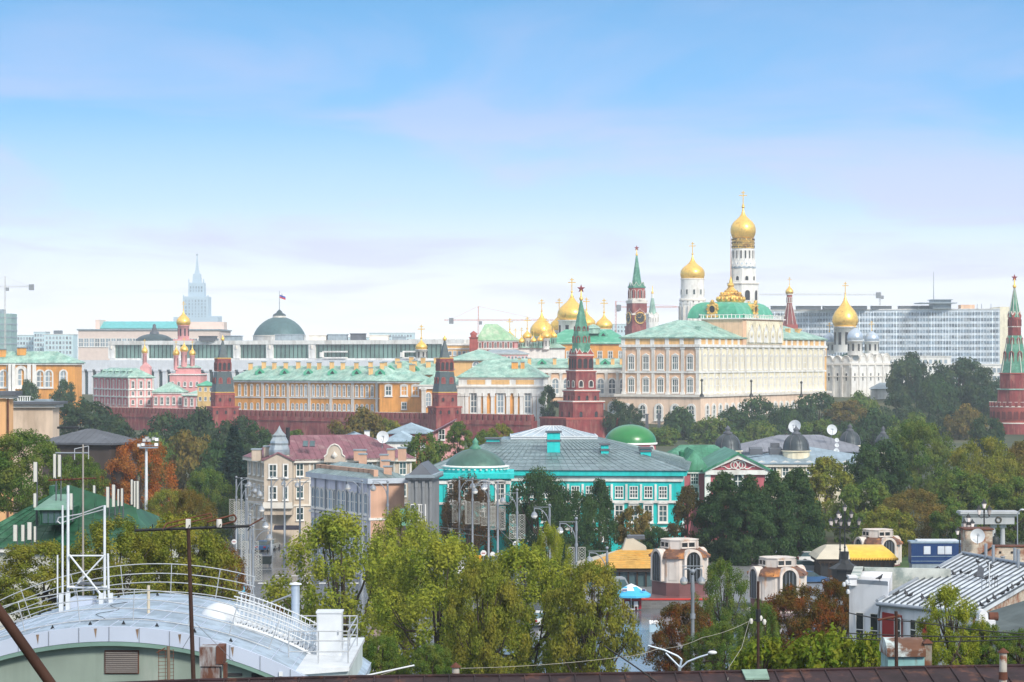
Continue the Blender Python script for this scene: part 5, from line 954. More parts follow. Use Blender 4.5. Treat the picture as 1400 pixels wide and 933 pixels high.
for px, y1, hw, yt, DD in ((995, 616, 18.5, 582, 476), (1088.5, 616, 18.5, 583, 484), (1162, 609, 15, 579.5, 500), (1207.5, 616, 12.5, 582.5, 500)):
    k = DD / F; c = (X(px, DD), DD)
    d_ = B.p('drum', cream, lambda b: (b.lathe(c, [(hw * 1.0 * k, Z(y1 + 26, DD)), (hw * k, Z(y1 + 1, DD))], 16, 0, False), b.lathe(c, [(hw * 1.12 * k, Z(y1 + 1, DD)), (hw * 1.1 * k, Z(y1, DD))], 24)))
    h_ = y1 - yt; o = B.p('dome', [mat('dark_lead_dome', (.06, .075, .085), .4, .3, var=.2, scale=.8, streak=.15)], lambda b: b.lathe(c, [(hw * r * k, Z(y1 - h_ * u, DD)) for u, r in ((0, 1.05), (.06, .98), (.25, .95), (.42, .84), (.55, .64), (.63, .42), (.68, .26))], 26))
    part(o, 'finial', [slate], lambda b: b.lathe(c, [(hw * r * k, Z(y1 - h_ * u, DD)) for u, r in ((.66, .34), (.72, .36), (.76, .2), (.8, .15), (.86, .24), (.9, .17), (.95, .1), (1.0, .02))], 12))
    for i in range(8): a = math.pi * 2 * i / 8 + .2; part(o, 'rib', [slate], lambda b: b.path([(c[0] + hw * r * 1.015 * k * math.cos(a), c[1] + hw * r * 1.015 * k * math.sin(a), Z(y1 - h_ * u, DD)) for u, r in ((.06, .98), (.25, .95), (.42, .84), (.55, .64), (.63, .42))], .1, 4))
for px, y0, m in ((1083, 616, beige), (1093, 619, white), (1060, 606, slate)): B.p('chimney', [m], lambda b: b.box(X(px, 486) - .8, X(px, 486) + .8, 486, 487.5, zt, Z(y0, 486)))
def dish(label, px, py, D, rpx, tilt=.25, az=.3, mount=3.0, group=None):
    t = thing('satellite_dish', label, 'satellite dish', (X(px, D), D, Z(py, D) - mount), group); r = rpx * D / F; c = at(px, py, D)
    nrm = Vector((math.sin(az), -math.cos(az), tilt)).normalized(); u = nrm.cross(Vector((0, 0, 1))).normalized(); w = u.cross(nrm)
    ring = lambda rr, o: [c + nrm * o + (u * math.cos(a) + w * math.sin(a)) * rr for a in [2 * math.pi * i / 24 for i in range(24)]]
    part(t, 'reflector', [wsteel], lambda b: b.loft([ring(r, .22 * r), ring(r * .75, .1 * r), ring(r * .45, .02 * r), ring(.02, -.02 * r), ring(.02, -.08 * r), ring(r * .5, -.04 * r), ring(r, .17 * r)][:7] + [ring(r, .22 * r)], 0, True, False))
    part(t, 'feed_arm', [steel], lambda b: (b.tube(c - w * r * .95 + nrm * .15 * r, c + nrm * r * .8, .03 * r + .01, .03 * r + .01, 5), b.sph(c + nrm * r * .8, .1 * r, 0, 8)))
    part(t, 'mount', [steel], lambda b: (b.tube(c - nrm * .1 * r, c - nrm * .35 * r, .06 * r, .06 * r, 6), b.tube(c - nrm * .33 * r, Vector((c.x, c.y, c.z - mount)) - nrm * .33 * r, .06 * r, .07 * r, 6)))
    return t
dish('big white satellite dish on the museum roof, behind a dark dome', 1087, 583.5, 496, 9, .3, -.5); dish('white satellite dish on the museum roof, between two dark domes', 1137, 588, 496, 7.3, .2, .2)
dish('small white dish on the museum roof, uppermost of three in a column', 1144, 602, 490, 3, .2, .2, 2.0); dish('small white dish on the museum roof, middle of three in a column', 1144, 609, 489, 3, .2, .2, 1.0); dish('small white dish on the museum roof, lowest of three in a column', 1143.5, 617, 488, 4, .2, .2, 1.4)
dish('white satellite dish standing above the maroon roof', 523, 598, 392, 8.5, .15, .25, 2.6)
# small roofs behind
D = 560; B = Bld('hip_roofed_pavilion', 'small red house with pale blue-grey hipped roof in front of the wall', 'house', front(532, 588, D, 14), 0, Z(592, D), brickl); B.hip(Z(592, D), Z(579.5, D) - Z(592, D), .6, lbl, 5.2, seams=1.0); B.wins(0, 3, 8, w3)
D = 540; B = Bld('low_grey_roofed_house', 'low house with lighter grey roof in front of the blue-grey pavilion', 'house', front(528, 566, D, 12), 0, Z(603, D), white); B.hip(Z(603, D), 1.9, .6, lbl, 3, seams=1.0)
D = 545; B = Bld('glass_roofed_house', 'small white house with sloping glazed roof left of the yellow tree', 'house', front(452, 512, D, 10), 0, Z(604, D), white); B.hip(Z(604, D), 2.0, .5, lbl, 6, seams=.8); B.p('chimney', [white, slate], lambda b: (b.box(X(497, D), X(504, D), D + 3, D + 4.5, 9, Z(590, D)), b.box(X(496, D), X(505, D), D + 2.8, D + 4.7, Z(590, D) + .01, Z(589, D), 1)))
D = 470; B = Bld('pink_gabled_house', 'small pink house with a steep rosy roof behind the mansion dome', 'house', front(592, 622, D, 12, .5), 0, Z(592, D), pinkw)
B.p('gable', pinkw, lambda b: b.prism([(X(592, D), D + .4, Z(592, D)), (X(622, D), D, Z(592, D)), (X(622, D), D, Z(576, D))], (0, 10, 0))); B.p('roof', maroon, lambda b: b.prism([(X(590, D), D - .8, Z(593, D)), (X(623, D), D - .8, Z(575, D)), (X(623, D), D - .8, Z(574, D)), (X(590, D), D - .8, Z(592, D))], (0, 12, 0)))
put(B.t, 'window', w1, (X(604, D), D + .22, Z(601, D)), 0)
# left edge houses
D = 300; B = Bld('orange_house_corner', 'orange-plastered house corner with drainpipe at the far left edge', 'house', front(-80, 12.5, D, 2.5), 0, Z(546, D), mat('weak_orange_stucco', (.74, .42, .2), .85, var=.1, streak=.15)); B.slab('cornice', Z(545, D), .5, .5, stone); B.slab('roof', Z(541, D), .5, .9, slate); B.p('drainpipe', rust, lambda b: b.tube((X(11.5, D), D - .25, 0), (X(11.5, D), D - .25, Z(545, D)), .12, .12, 6)); B.wins(0, 3, Z(570, D), w1, 0, .7)
D = 345; B = Bld('beige_flat_house', 'pale beige flat-roofed house with dark eaves behind the left trees', 'house', front(8, 72, D, 5), 0, Z(557, D), mat('pale_beige_stucco', (.66, .52, .40), .85, var=.08, streak=.1)); B.slab('cornice', Z(557.5, D), .5, .5, stone); B.slab('roof', Z(553, D), .35, 1.0, slate); B.p('roof_sheet', greyrf, lambda b: (b.box(X(18, D), X(68, D), D + .5, D + 4.5, Z(551, D), Z(549, D)), b.box(X(45, D), X(66, D), D + 1, D + 4, Z(548.9, D), Z(546.5, D)))); B.wins(0, 2, 3, w1)
B.p('balustrade', white, lambda b: [b.box(X(20 + k * 3.2, D), X(21 + k * 3.2, D), D + 2, D + 2.3, Z(549, D), Z(543, D)) for k in range(6)] + [b.box(X(19, D), X(38, D), D + 1.9, D + 2.4, Z(543, D) + .01, Z(542, D))])
D = 330; B = Bld('dark_roofed_house', 'low house under a broad dark grey hipped roof, behind the left dark tree', 'house', front(58, 150, D, 8, 3), 0, Z(606, D), mat('brown_wall', (.07, .055, .05), .85)); B.hip(Z(606, D), Z(588, D) - Z(606, D), .7, slate, 5, seams=.8); B.p('roof_walkway', black, lambda b: b.box(X(62, D), X(92, D), D + 8.5, D + 9.5, Z(589, D), Z(586, D)))
# ------------------------------------------------------------ square: kiosks, pavilions, lamps, cars
kwhite = mat('weathered_white_stone', (.66, .60, .55), .8, var=.15, scale=.8, c2=(.55, .33, .2), c2amt=.25, c2scale=.9, streak=.25)
copper = mat('brown_copper_sheet', (.15, .07, .045), .5, .2, var=.4, scale=1.2, c2=(.46, .19, .055), c2amt=.35, c2scale=.6)
porph = mat('maroon_granite', (.16, .07, .07), .45, var=.2)
def kiosk(label, px, D, yb, rot, sc=1.0):
    c = Vector((X(px, D), D, 0)); t = thing('copper_kiosk', label, 'kiosk', c, 'copper-roofed white kiosks on the square'); z0 = 0.1; r = R(rot)
    def octo(h, ch, z): pts = [(-h + ch, -h), (h - ch, -h), (h, -h + ch), (h, h - ch), (h - ch, h), (-h + ch, h), (-h, h - ch), (-h, -h + ch)]; return [(c.x + x * math.cos(r) - y * math.sin(r), c.y + x * math.sin(r) + y * math.cos(r), z) for x, y in pts]
    H_ = 2.75 * sc; zb = z0 + Z(yb, D) - 0.1
    z1 = zb + .5 * sc; z2 = z1 + 1.5 * sc; z3 = z2 + 2.5 * sc; z4 = z3 + 1.3 * sc; z5 = z4 + 1.0 * sc
    part(t, 'plinth', [porph, kwhite], lambda b: (b.loft([octo(H_ + .9, 1.5, 0.05), octo(H_ + .9, 1.5, zb)], 1), b.loft([octo(H_ + .8, 1.4, zb), octo(H_ + .1, 1.2, z1)]), b.loft([octo(H_, 1.1, z1), octo(H_, 1.1, z2)])))
    part(t, 'wall', [kwhite], lambda b: b.loft([octo(H_ - .05, 1.05, z2), octo(H_ - .05, 1.05, z3 + .3)]))
    part(t, 'roof', [copper], lambda b: b.loft([octo(H_ + .25, 1.0, z3 + .3), octo(H_ + .2, 1.0, z3 + .5), octo(H_ - .1, 1.05, z3 + .95), octo(H_ - .75, 1.0, z4)]))
    for k in range(8):
        o_ = octo(H_ + .24, 1.0, 0)[k]; i_ = octo(H_ - .75, 1.0, 0)[k]; part(t, 'roof_hip', [copper], lambda b: b.path([(o_[0], o_[1], z3 + .5), (i_[0], i_[1], z4 + .05)], .07, 5))
    part(t, 'lantern', [kwhite, porph], lambda b: (b.loft([octo(H_ - .85, .9, z4), octo(H_ - .85, .9, z5)]), b.loft([octo(H_ - .78, .9, z5 + .005), octo(H_ - .78, .9, z5 + .09)], 0)))
    aw = MB(); g = MB(); w = .9 * sc; hh = z3 + .3 - z2; oc = [(-w - .3, 0, 0), (w + .3, 0, 0)] + [((w + .3) * math.cos(a), 0, hh - .3 * sc + (w + .3) * math.sin(a)) for a in [math.pi * i / 14 for i in range(15)]]; ic = [(-w, 0, .0), (w, 0, .0)] + [(w * math.cos(a), 0, hh - .3 * sc + w * math.sin(a)) for a in [math.pi * i / 14 for i in range(15)]]
    n = len(oc); sh = lambda q, y: [(x, y, z) for x, _, z in q]; aw.add(sh(oc, .9) + sh(oc, -.12) + sh(ic, -.12) + sh(ic, .1), [[k * n + j, k * n + (j + 1) % n, (k + 1) * n + (j + 1) % n, (k + 1) * n + j] for k in range(3) for j in range(n)]); g.add(sh(ic, -.02), [list(range(n))]); 
    for k in (-.5, 0, .5): aw.box(k * w - .025, k * w + .025, -.1, -.04, 0, hh + .3, 1)
    dm = (aw.mesh('arched_window', [kwhite, steel]), g.mesh('pane', [dpane])); lw = wmesh(1.7 * sc, .5 * sc, False, .08, .1, 1, 0, 0, .06, split=True, fm=kwhite, gm=dpane)
    for i in range(4):
        a = r + i * math.pi / 2 - math.pi / 2; nx, ny = math.cos(a), math.sin(a); put(t, 'arched_window', dm, (c.x + nx * (H_ + .3), c.y + ny * (H_ + .3), z2 + .15), a + math.pi / 2); put(t, 'lantern_window', lw, (c.x + nx * (H_ - .84), c.y + ny * (H_ - .84), z4 + .25), a + math.pi / 2)
        a2 = a + math.pi / 4; q = (H_ - .05 - .525) * math.sqrt(2) + .01; part(t, 'panel', [kwhite], lambda b: b.obox((c.x + math.cos(a2) * q, c.y + math.sin(a2) * q), a2 + math.pi / 2, .5, .05, z2 + .3, z3 - .1))
    return t
kiosk('white kiosk with brown copper roof beside the blue parasol', 929, 297, 818, 27); kiosk('white kiosk with copper roof, behind the red-brown maple', 1063, 285, 842, 20, .95); kiosk('farthest white copper-roofed kiosk, behind the yellow-gold roofed pavilion', 1200, 345, 790, 22, .95)
goldrf = mat('golden_tiled_roof', (.58, .34, .085), .4, .3, var=.15, scale=1.5, streak=.1, c2=(.62, .28, .04), c2amt=.25, c2scale=.8); palerf = mat('pale_shingle_roof', (.55, .50, .40), .7, var=.15)
dwood = mat('dark_carved_wood', (.035, .022, .016), .7, var=.3, scale=2)
D = 312; t = thing('gold_roofed_pavilion', 'dark pavilion with golden tiled hip roof, left of the first kiosk', 'pavilion', (X(845, D), D, 0))
x0, x1 = X(793, D), X(897, D); ze, zr = Z(777, D), Z(757, D); zt = Z(746, D)
part(t, 'wall', [glassd], lambda b: b.box(x0 + .5, x1 - .5, D + .6, D + 9, 0, ze)); part(t, 'fascia', [dwood], lambda b: b.box(x0 - .1, x1 + .1, D - .1, D + 9.5, ze - .45, ze - .01))
for k in range(9): part(t, 'post', [dwood], lambda b: b.box(x0 + .4 + k * 1.08, x0 + .6 + k * 1.08, D + .3, D + .55, 0, ze - .4))
part(t, 'roof', [goldrf, palerf], lambda b: (b.add([(x0 - .4, D - .4, ze), (x1 + .3, D - .4, ze), (x1 + .3, D + 9.6, ze), (x0 - .4, D + 9.6, ze), (x0 + 5.0, D + 4, zr + .2), (x1 + .2, D + 4, zr + .2)], [[0, 1, 5, 4]], 0), b.add([(x0 - .4, D - .4, ze), (x0 - .4, D + 9.6, ze), (x1 + .3, D + 9.6, ze), (x0 + 5.0, D + 4, zr + .2), (x1 + .2, D + 4, zr + .2)], [[0, 3, 1], [1, 3, 4, 2]], 1)))
part(t, 'ridge', [palerf, slate], lambda b: (b.prism([(X(852, D), D + 3.8, zr - .1), (X(886, D), D + 3.8, zr - .1), (X(886, D), D + 3.8, zr + .5), (X(868, D), D + 3.8, zt + .6), (X(858, D), D + 3.8, zt + .5)], (0, 2.5, 0)), b.box(X(860, D), X(884, D), D + 4, D + 6, zt + .45, zt + .9, 1)))
part(t, 'tile_rows', [goldp], lambda b: [b.tube((x0 - .3 + 5.3 * u, D - .38 + 4.4 * u, ze + .03 + (zr + .2 - ze) * u), (x1 + .28, D - .38 + 4.4 * u, ze + .03 + (zr + .2 - ze) * u), .035, .035, 4) for u in [k / 9 for k in range(9)]])
D = 325; t = thing('yellow_roofed_pavilion', 'dark carved pavilion with bright yellow scalloped roof behind the tall ornate lamp', 'pavilion', (X(1170, D), D, 0)); x0, x1 = X(1118, D), X(1226, D); ze = Z(765, D)
part(t, 'wall', [dwood], lambda b: b.box(x0 + .5, x1 - .3, D + .5, D + 8, 0, ze))
part(t, 'fascia', [dwood, goldp], lambda b: (b.box(x0 + .1, x1, D + .2, D + 8.5, ze - .5, ze - .01), [b.box(x0 + .3 + k * .55, x0 + .42 + k * .55, D + .12, D + .24, ze - .75, ze - .3, 0) for k in range(18)]))
for k in range(7): part(t, 'arch_opening', [black], lambda b: b.prism([(x0 + .9 + k * 1.35 + .45 * math.cos(a), D + .46, max(.2, 1.9 + .45 * math.sin(a))) for a in [math.pi * i / 8 for i in range(9)]] + [(x0 + .45 + k * 1.35, D + .46, .2), (x0 + 1.35 + k * 1.35, D + .46, .2)], (0, .03, 0)))
def barrel(b, xa, xb, m, dz=0):
    pts = [(D - .1 + 8.6 * u, ze + .02 + dz + 1.55 * math.sin(math.pi * u) ** .8) for u in [i / 12 for i in range(13)]]; n = len(pts)
    b.add([(xa + (1.8 if 0 < i < n - 1 else 0) * (1 if m else 0) * math.sin(math.pi * i / (n - 1)), y, z) for i, (y, z) in enumerate(pts)] + [(xb - (1.5 if not m else 0) * math.sin(math.pi * i / (n - 1)), y, z) for i, (y, z) in enumerate(pts)], [[i, i + 1, n + i + 1, n + i] for i in range(n - 1)] + [list(range(n)), list(range(2 * n - 1, n - 1, -1))], m)
part(t, 'roof', [mat('bright_yellow_tiles', (.76, .50, .06), .4, .2, var=.15, scale=1.2), palerf], lambda b: (barrel(b, X(1162, D), x1 + .2, 0), barrel(b, x0 - .2, X(1162, D), 1, .0)))
part(t, 'tile_edge', [mat('golden_scallop', (.72, .42, .06), .5)], lambda b: [b.sph((X(1162, D) + .2 + k * .34, D - .12, ze + .05), .2, 0, 6, 1, .4, 1) for k in range(18)])
# parasol, stand, planter
D = 284; c = Vector((X(863, D), D, .12)); t = thing('parasol', 'large light blue parasol with white panels over a red stand', 'parasol', c); rp = 28 * D / F; zt = Z(798, D); ze = Z(813, D)
pb = mat('sky_blue_canvas', (.06, .42, .68), .7, var=.08); pw = mat('white_canvas', (.80, .80, .80), .7, var=.05); ink = mat('navy_print', (.04, .06, .25), .7)
def para(b):
    for k in range(8):
        a0, a1 = 2 * math.pi * k / 8 + .2, 2 * math.pi * (k + 1) / 8 + .2
        for u0, u1, m in ((0.02, .3, 1), (.3, .62, 1 if k % 2 else 0), (.62, 1, 0)):
            q = lambda u, a: (c.x + rp * u * math.cos(a), c.y + rp * u * math.sin(a), zt - (zt - ze) * (u ** 1.15)); b.add([q(u0, a0), q(u1, a0), q(u1, a1), q(u0, a1)], [[0, 1, 2, 3]], m)
        q0, q1 = q(1, a0), q(1, a1); b.add([q0, q1, (q1[0], q1[1], q1[2] - .22), (q0[0], q0[1], q0[2] - .22)], [[0, 1, 2, 3]], 0)
cn = part(t, 'canopy', [pb, pw], para)
def emblem(b):
    for px, w in ((853, 4.6), (879, 3.4)):
        ctr = at(px, 805.2, D); ctr.y = c.y - rp * .6; ww = w * D / F; b.loft([[(ctr.x + ww * math.cos(a), ctr.y - .12 + (.0 if o == 0 else .03), ctr.z + ww * .5 * math.sin(a)) for a in [2 * math.pi * i / 18 for i in range(18)]] for o in (0, 1)], 0, False); 
        for k in range(6): xx = ctr.x - ww * .62 + k * ww * .24; b.path([(xx, ctr.y - .14, ctr.z - .12), (xx + .03, ctr.y - .14, ctr.z + .11), (xx + ww * .12, ctr.y - .14, ctr.z - .1)], .022, 4, 1)
part(cn, 'printed_oval', [pw, ink], emblem); part(t, 'pole', [wsteel], lambda b: (b.tube(c, (c.x, c.y, zt), .06, .06, 8), b.lathe(c, [(.45, .13), (.45, .25), (.1, .3)], 12)))
solo('drinks_stand', 'dark red drinks stand under the blue parasol', 'stand', [mat('deep_red_paint', (.34, .015, .03), .5), pw, dark], lambda b: (b.box(c.x - .95, c.x + 1.15, c.y + .5, c.y + 1.4, .12, 1.75), b.box(c.x - .7, c.x + .9, c.y + .44, c.y + .49, .3, 1.0, 2), b.box(c.x - 1.05, c.x + 1.25, c.y + .4, c.y + 1.5, 1.76, 1.84)))
for k, (dx, lab) in enumerate(((-.45, 'white plastic chair on the left beneath the blue parasol'), (.5, 'white plastic chair on the right beneath the blue parasol'))):
    t = thing('plastic_chair', lab, 'chair', (c.x + dx, c.y - .6, .12), 'chairs beneath the parasol'); x, y = c.x + dx, c.y - .6
    part(t, 'seat', [pw], lambda b: b.box(x - .24, x + .24, y - .24, y + .24, .56, .61)); part(t, 'backrest', [pw], lambda b: b.prism([(x - .24, y + .2, .62), (x + .24, y + .2, .62), (x + .2, y + .32, 1.05), (x - .2, y + .32, 1.05)], (0, .03, 0)))
    for a_ in (-.2, .2):
        for e_ in (-.2, .2): part(t, 'leg', [pw], lambda b: b.tube((x + a_, y + e_, .12), (x + a_ * .9, y + e_ * .9, .57), .025, .025, 5))
sw = mat('stone_terrace_wall', (.20, .20, .20), .8, var=.2, brick=(1.2, (.12, .12, .12)))
solo('terrace_wall', 'low grey stone terrace wall with red edge at the foot of the first kiosk', 'wall', [sw, mat('red_edge_strip', (.5, .03, .02), .6)], lambda b: (b.box(X(868, 287), X(975, 287), 286.2, 286.8, .004, .95), b.box(X(868, 287), X(975, 287), 286.1, 286.9, .96, 1.1, 1)))
t = thing('planter', 'pale blue box planter of white flowers on the plaza', 'planter', (X(897, 262), 262, .004)); x = X(897, 262)
part(t, 'box', [mat('pale_blue_plastic', (.35, .50, .60), .6)], lambda b: b.box(x - .7, x + .7, 261.6, 262.4, .01, .75)); 
part(t, 'flowers', [pw], lambda b: [b.sph((x - .6 + (k % 7) * .2, 261.75 + (k // 7) * .25, .85 + .1 * ((k * 7) % 3)), .13, 0, 6) for k in range(21)])
# lamps ------------------------------------------------------
lampgl = mat('frosted_lamp_glass', (.72, .70, .66), .3, var=.1)
def street_lamp(label, px, D, ytop, ylamp, side, double=False, banner=True, gs=1.0, group='grey street lamps along the avenue'):
    """pole with a curved bracket carrying a hanging half-globe lamp, lattice banner frames on both sides"""
    x = X(px, D); zt = Z(ytop, D); zl = Z(ylamp, D); t = thing('street_lamp', label, 'street lamp', (x, D, 0), group)
    p_ = part(t, 'pole', [steel], lambda b: (b.lathe((x, D), [(.24, .0), (.24, 1.2), (.15, 1.3), (.11, zt - 1.6), (.15, zt - 1.5), (.09, zt - .5)], 10), b.sph((x, D, zt - .25), .17, 0, 8), b.lathe((x, D), [(.17, zt - 3.2), (.17, zt - 2.9)], 10)))
    for s in ((-1, 1) if double else (side,)):
        L_ = 1.75 if not double else .55
        part(t, 'bracket', [steel], lambda b: (b.path([(x, D, zl - 1.2), (x + s * .25, D, zl - .2), (x + s * .6, D, zl + .35), (x + s * 1.1, D, zl + .75), (x + s * L_, D, zl + .8), (x + s * L_, D, zl + .25)] if not double else [(x, D, zl + .5), (x + s * .25, D, zl + .8), (x + s * L_, D, zl + .75), (x + s * L_, D, zl + .2)], .055, 6), b.tube((x, D, zl + .95), (x + s * (L_ + .1), D, zl + .95), .035, .035, 5)))
        part(t, 'lamp', [steel, lampgl], lambda b: (b.lathe((x + s * L_, D), [(.06 * gs, zl + .45 * gs), (.16 * gs, zl + .38 * gs), (.31 * gs, zl + .2 * gs), (.37 * gs, zl)], 16, 0), b.lathe((x + s * L_, D), [(.37 * gs, zl - .005), (.35 * gs, zl - .11 * gs), (.26 * gs, zl - .26 * gs), (.1 * gs, zl - .33 * gs)], 16, 1)))
    if banner:
        zb0, zb1 = zt - 6.2, zt - 3.3
        for s in (-1, 1):
            def fr(b):
                xa, xb = x + s * .22, x + s * .95; y = D - .02
                for q, w in (((xa, zb0), (xb, zb0)), ((xb, zb0), (xb, zb1)), ((xb, zb1), (xa, zb1)), ((xa, zb1), (xa, zb0))): b.tube((q[0], y, q[1]), (w[0], y, w[1]), .035, .035, 4)
                xm, rr = (xa + xb) / 2, .27
                for k in range(5): zc = zb0 + .3 + k * .58; b.path([(xm + rr * math.cos(a), y, zc + rr * math.sin(a)) for a in [2 * math.pi * i / 8 for i in range(9)]], .03, 4); b.tube((xa, y, zc - .29), (xb, y, zc + .29), .02, .02, 3); b.tube((xa, y, zc + .29), (xb, y, zc - .29), .02, .02, 3)
            part(t, 'banner_frame', [mat('pale_metal_lattice', (.48, .48, .44), .5, .3)], fr)
    return t
row = ((1, 628, 341, 651, 665), (2, 646, 336, 652, 666), (3, 668, 330, 653, 672), (4, 680.5, 324, 657, 667), (5, 707, 312, 667, 685), (6, 751.5, 292, 688, 705), (7, 788, 272, 706, 726), (8, 830, 252, 746, 767))
nth = ('first', 'second', 'third', 'fourth', 'fifth', 'sixth', 'seventh', 'eighth')
for k, px, D, yt, yl in row: street_lamp(f'{nth[k-1]} from the left of the grey lamps in a row before the turquoise mansion', px, D, yt, yl, 1 if k in (1, 2) else -1, banner=k < 8)
row = ((323, 352, 650, 663), (330, 336, 652, 672), (336, 322, 662, 676), (337.5, 306, 680, 697), (342, 292, 701, 719), (346, 276, 716, 736))
for k, (px, D, yt, yl) in enumerate(row): street_lamp(f'grey lamp in the left street cluster, {("highest lamp head", "second lamp head from the top", "third lamp head from the top", "fourth lamp head from the top", "second lowest lamp head", "lowest lamp head")[k]} of six', px, D, yt, yl, 1)
for px, D, yt, lab in ((371, 368, 650, 'before the house turret, leftmost of five by the beige house'), (389, 356, 652, 'second of five by the beige and blue houses'), (410, 350, 652, 'before the beige house windows, third of five'), (495, 312, 655, 'in front of the blue house\'s right end'), (530, 308, 656, 'in front of the salmon end wall')): street_lamp('thin grey street lamp ' + lab, px, D, yt, yt + 12, 1 if px < 480 else -1, banner=False, group='thin lamps before the houses')
street_lamp('tall grey double-headed street lamp before the reddish maple and first kiosk', 947, 160, 776, 795, 1, True, False, .68, None)
t = thing('street_light', 'pale curved two-armed street light just above the rusty roof', 'street light', (X(932, 120), 120, 0)); D = 120
part(t, 'pole', [steel], lambda b: b.tube((X(930, D), D, 0), (X(929, D), D, Z(912, D)), .1, .08, 8)); part(t, 'arm', [silver], lambda b: (b.path([at(929, 915, D), at(932, 902, D), at(926, 897, D), at(908, 889, D), at(886, 883, D)], .05, 6), b.tube(at(929, 912, D), at(910, 893, D), .05, .05, 5))); part(t, 'arm', [silver], lambda b: b.path([at(928, 916, D), at(940, 905, D), at(955, 899, D), at(968, 895, D)], .045, 6)); part(t, 'lamp_head', [wsteel], lambda b: b.sph(at(974, 892.5, D), .16, 0, 10, 1.4, .8, .6))
# black ornate lamps with clustered lanterns
lantm = mat('pinkish_lantern_glass', (.62, .55, .52), .3)
def ornate_lamp(label, px, D, ytop, ybase, heads, sc=1.0, base=False):
    x = X(px, D); zt = Z(ytop, D); zb = Z(ybase, D); t = thing('ornate_lamp', label, 'street lamp', (x, D, 0), 'black ornate lamps with clustered lanterns'); zg_ = 0.1
    part(t, 'pole', [black], lambda b: (b.lathe((x, D), [(.16, zg_), (.16, zb + .2), (.13, zb + .8), (.08, zb + 1.2), (.07, zt - 1.3 * sc), (.1, zt - 1.2 * sc), (.05, zt - .7 * sc)], 10), b.sph((x, D, zb + 1.5), .14, 0, 8)))
    for (ox, oz) in heads:
        X0, Z0 = x + ox * sc, zt - .55 * sc + oz * sc
        if ox: part(t, 'arm', [black], lambda b: b.path([(x, D, Z0 - .45 * sc), (x + ox * sc * .5, D, Z0 - .62 * sc), (X0, D, Z0 - .5 * sc), (X0, D, Z0 - .3 * sc)], .035, 5))
        l_ = part(t, 'lantern', [lantm], lambda b: b.lathe((X0, D), [(.11 * sc, Z0 - .3 * sc), (.22 * sc, Z0 + .12 * sc)], 6, 0, False)); part(l_, 'cap', [black], lambda b: (b.lathe((X0, D), [(.27 * sc, Z0 + .125 * sc), (.25 * sc, Z0 + .2 * sc), (.1 * sc, Z0 + .38 * sc), (.03 * sc, Z0 + .55 * sc)], 6, 0, False))); part(l_, 'socket', [black], lambda b: b.lathe((X0, D), [(.06 * sc, Z0 - .42 * sc), (.14 * sc, Z0 - .305 * sc)], 6, 0, False))
    if base: part(t, 'base', [black], lambda b: (b.lathe((x, D), [(.5, zb + 1.0), (.42, zb + .1), (.55, zb)], 8, 0, False), b.lathe((x, D), [(.55, zb), (.8, zb - .35), (1.9, zb - .95), (1.9, zb - 1.05), (1.5, zb - 1.1), (1.3, .12)], 8, 0, False)))
    return t
hd = [(0, 0), (-.55, -.55), (.55, -.55), (-1.2, -1.15), (1.2, -1.15), (-.35, -1.2), (.35, -1.2)]
ornate_lamp('tall black ornate lamp with seven lanterns on a tented dark base, by the yellow roof', 1155, 300, 688, 766, [(x_ * 1.25, z_ * 1.3) for x_, z_ in hd], 1.1, True)
ornate_lamp('slender black ornate lamp close behind the seven-lantern lamp', 1148.5, 312, 696, 768, [(0, -.4), (-.5, -.9), (-1.05, -1.2)], 1.0)
ornate_lamp('black three-lantern lamp rising above the brick chimney', 1345.5, 260, 682, 745, [(0, 0), (-.45, -.55), (.45, -.55)], 1.15)
ornate_lamp('black lamp with clustered lanterns left of the brick chimney', 1324, 275, 702, 760, [(0, 0), (-.38, -.55), (.38, -.55), (0, -.7)], 1.1); ornate_lamp('lowest black lamp with two lanterns beside the blue cabin', 1312, 290, 720, 765, [(-.22, 0), (.22, 0)], 1.1)
t = thing('street_light', 'slim grey street light at the right end of the colonnade', 'street light', (X(1391, 300), 300, 0)); part(t, 'pole', [steel], lambda b: b.path([(X(1391, 300), 300, 0), at(1391, 704, 300), at(1393, 699, 300), at(1396, 697.5, 300)], .07, 6)); part(t, 'lamp_head', [wsteel], lambda b: b.sph(at(1398, 697, 300), .22, 0, 8, 1.5, .8, .5))
# floodlight mast
D = 300; x = X(200, D); t = thing('floodlight_mast', 'tall pale steel mast with a cluster of floodlights beside the rust-orange tree', 'floodlight mast', (x, D, 0))
part(t, 'mast', [wsteel], lambda b: b.lathe((x, D), [(.26, 0), (.15, Z(612, D))], 12)); part(t, 'platform', [steel], lambda b: (b.box(x - .75, x + 1.3, D - .6, D + .6, Z(613, D), Z(611.5, D)), b.path([(x - .9, D, Z(609, D)), (x + 1.5, D, Z(609, D))], .05, 5)))
for ox, py in ((-.8, 609), (-.35, 608), (.35, 602), (.9, 600), (1.2, 608), (.1, 599.5), (1.25, 601), (-.2, 602)): part(t, 'floodlight', [steel, lampgl], lambda b: (b.box(x + ox - .22, x + ox + .22, D - .3, D + .1, Z(py, D) - .2, Z(py, D) + .2), b.box(x + ox - .18, x + ox + .18, D - .33, D - .3, Z(py, D) - .14, Z(py, D) + .14, 1)))
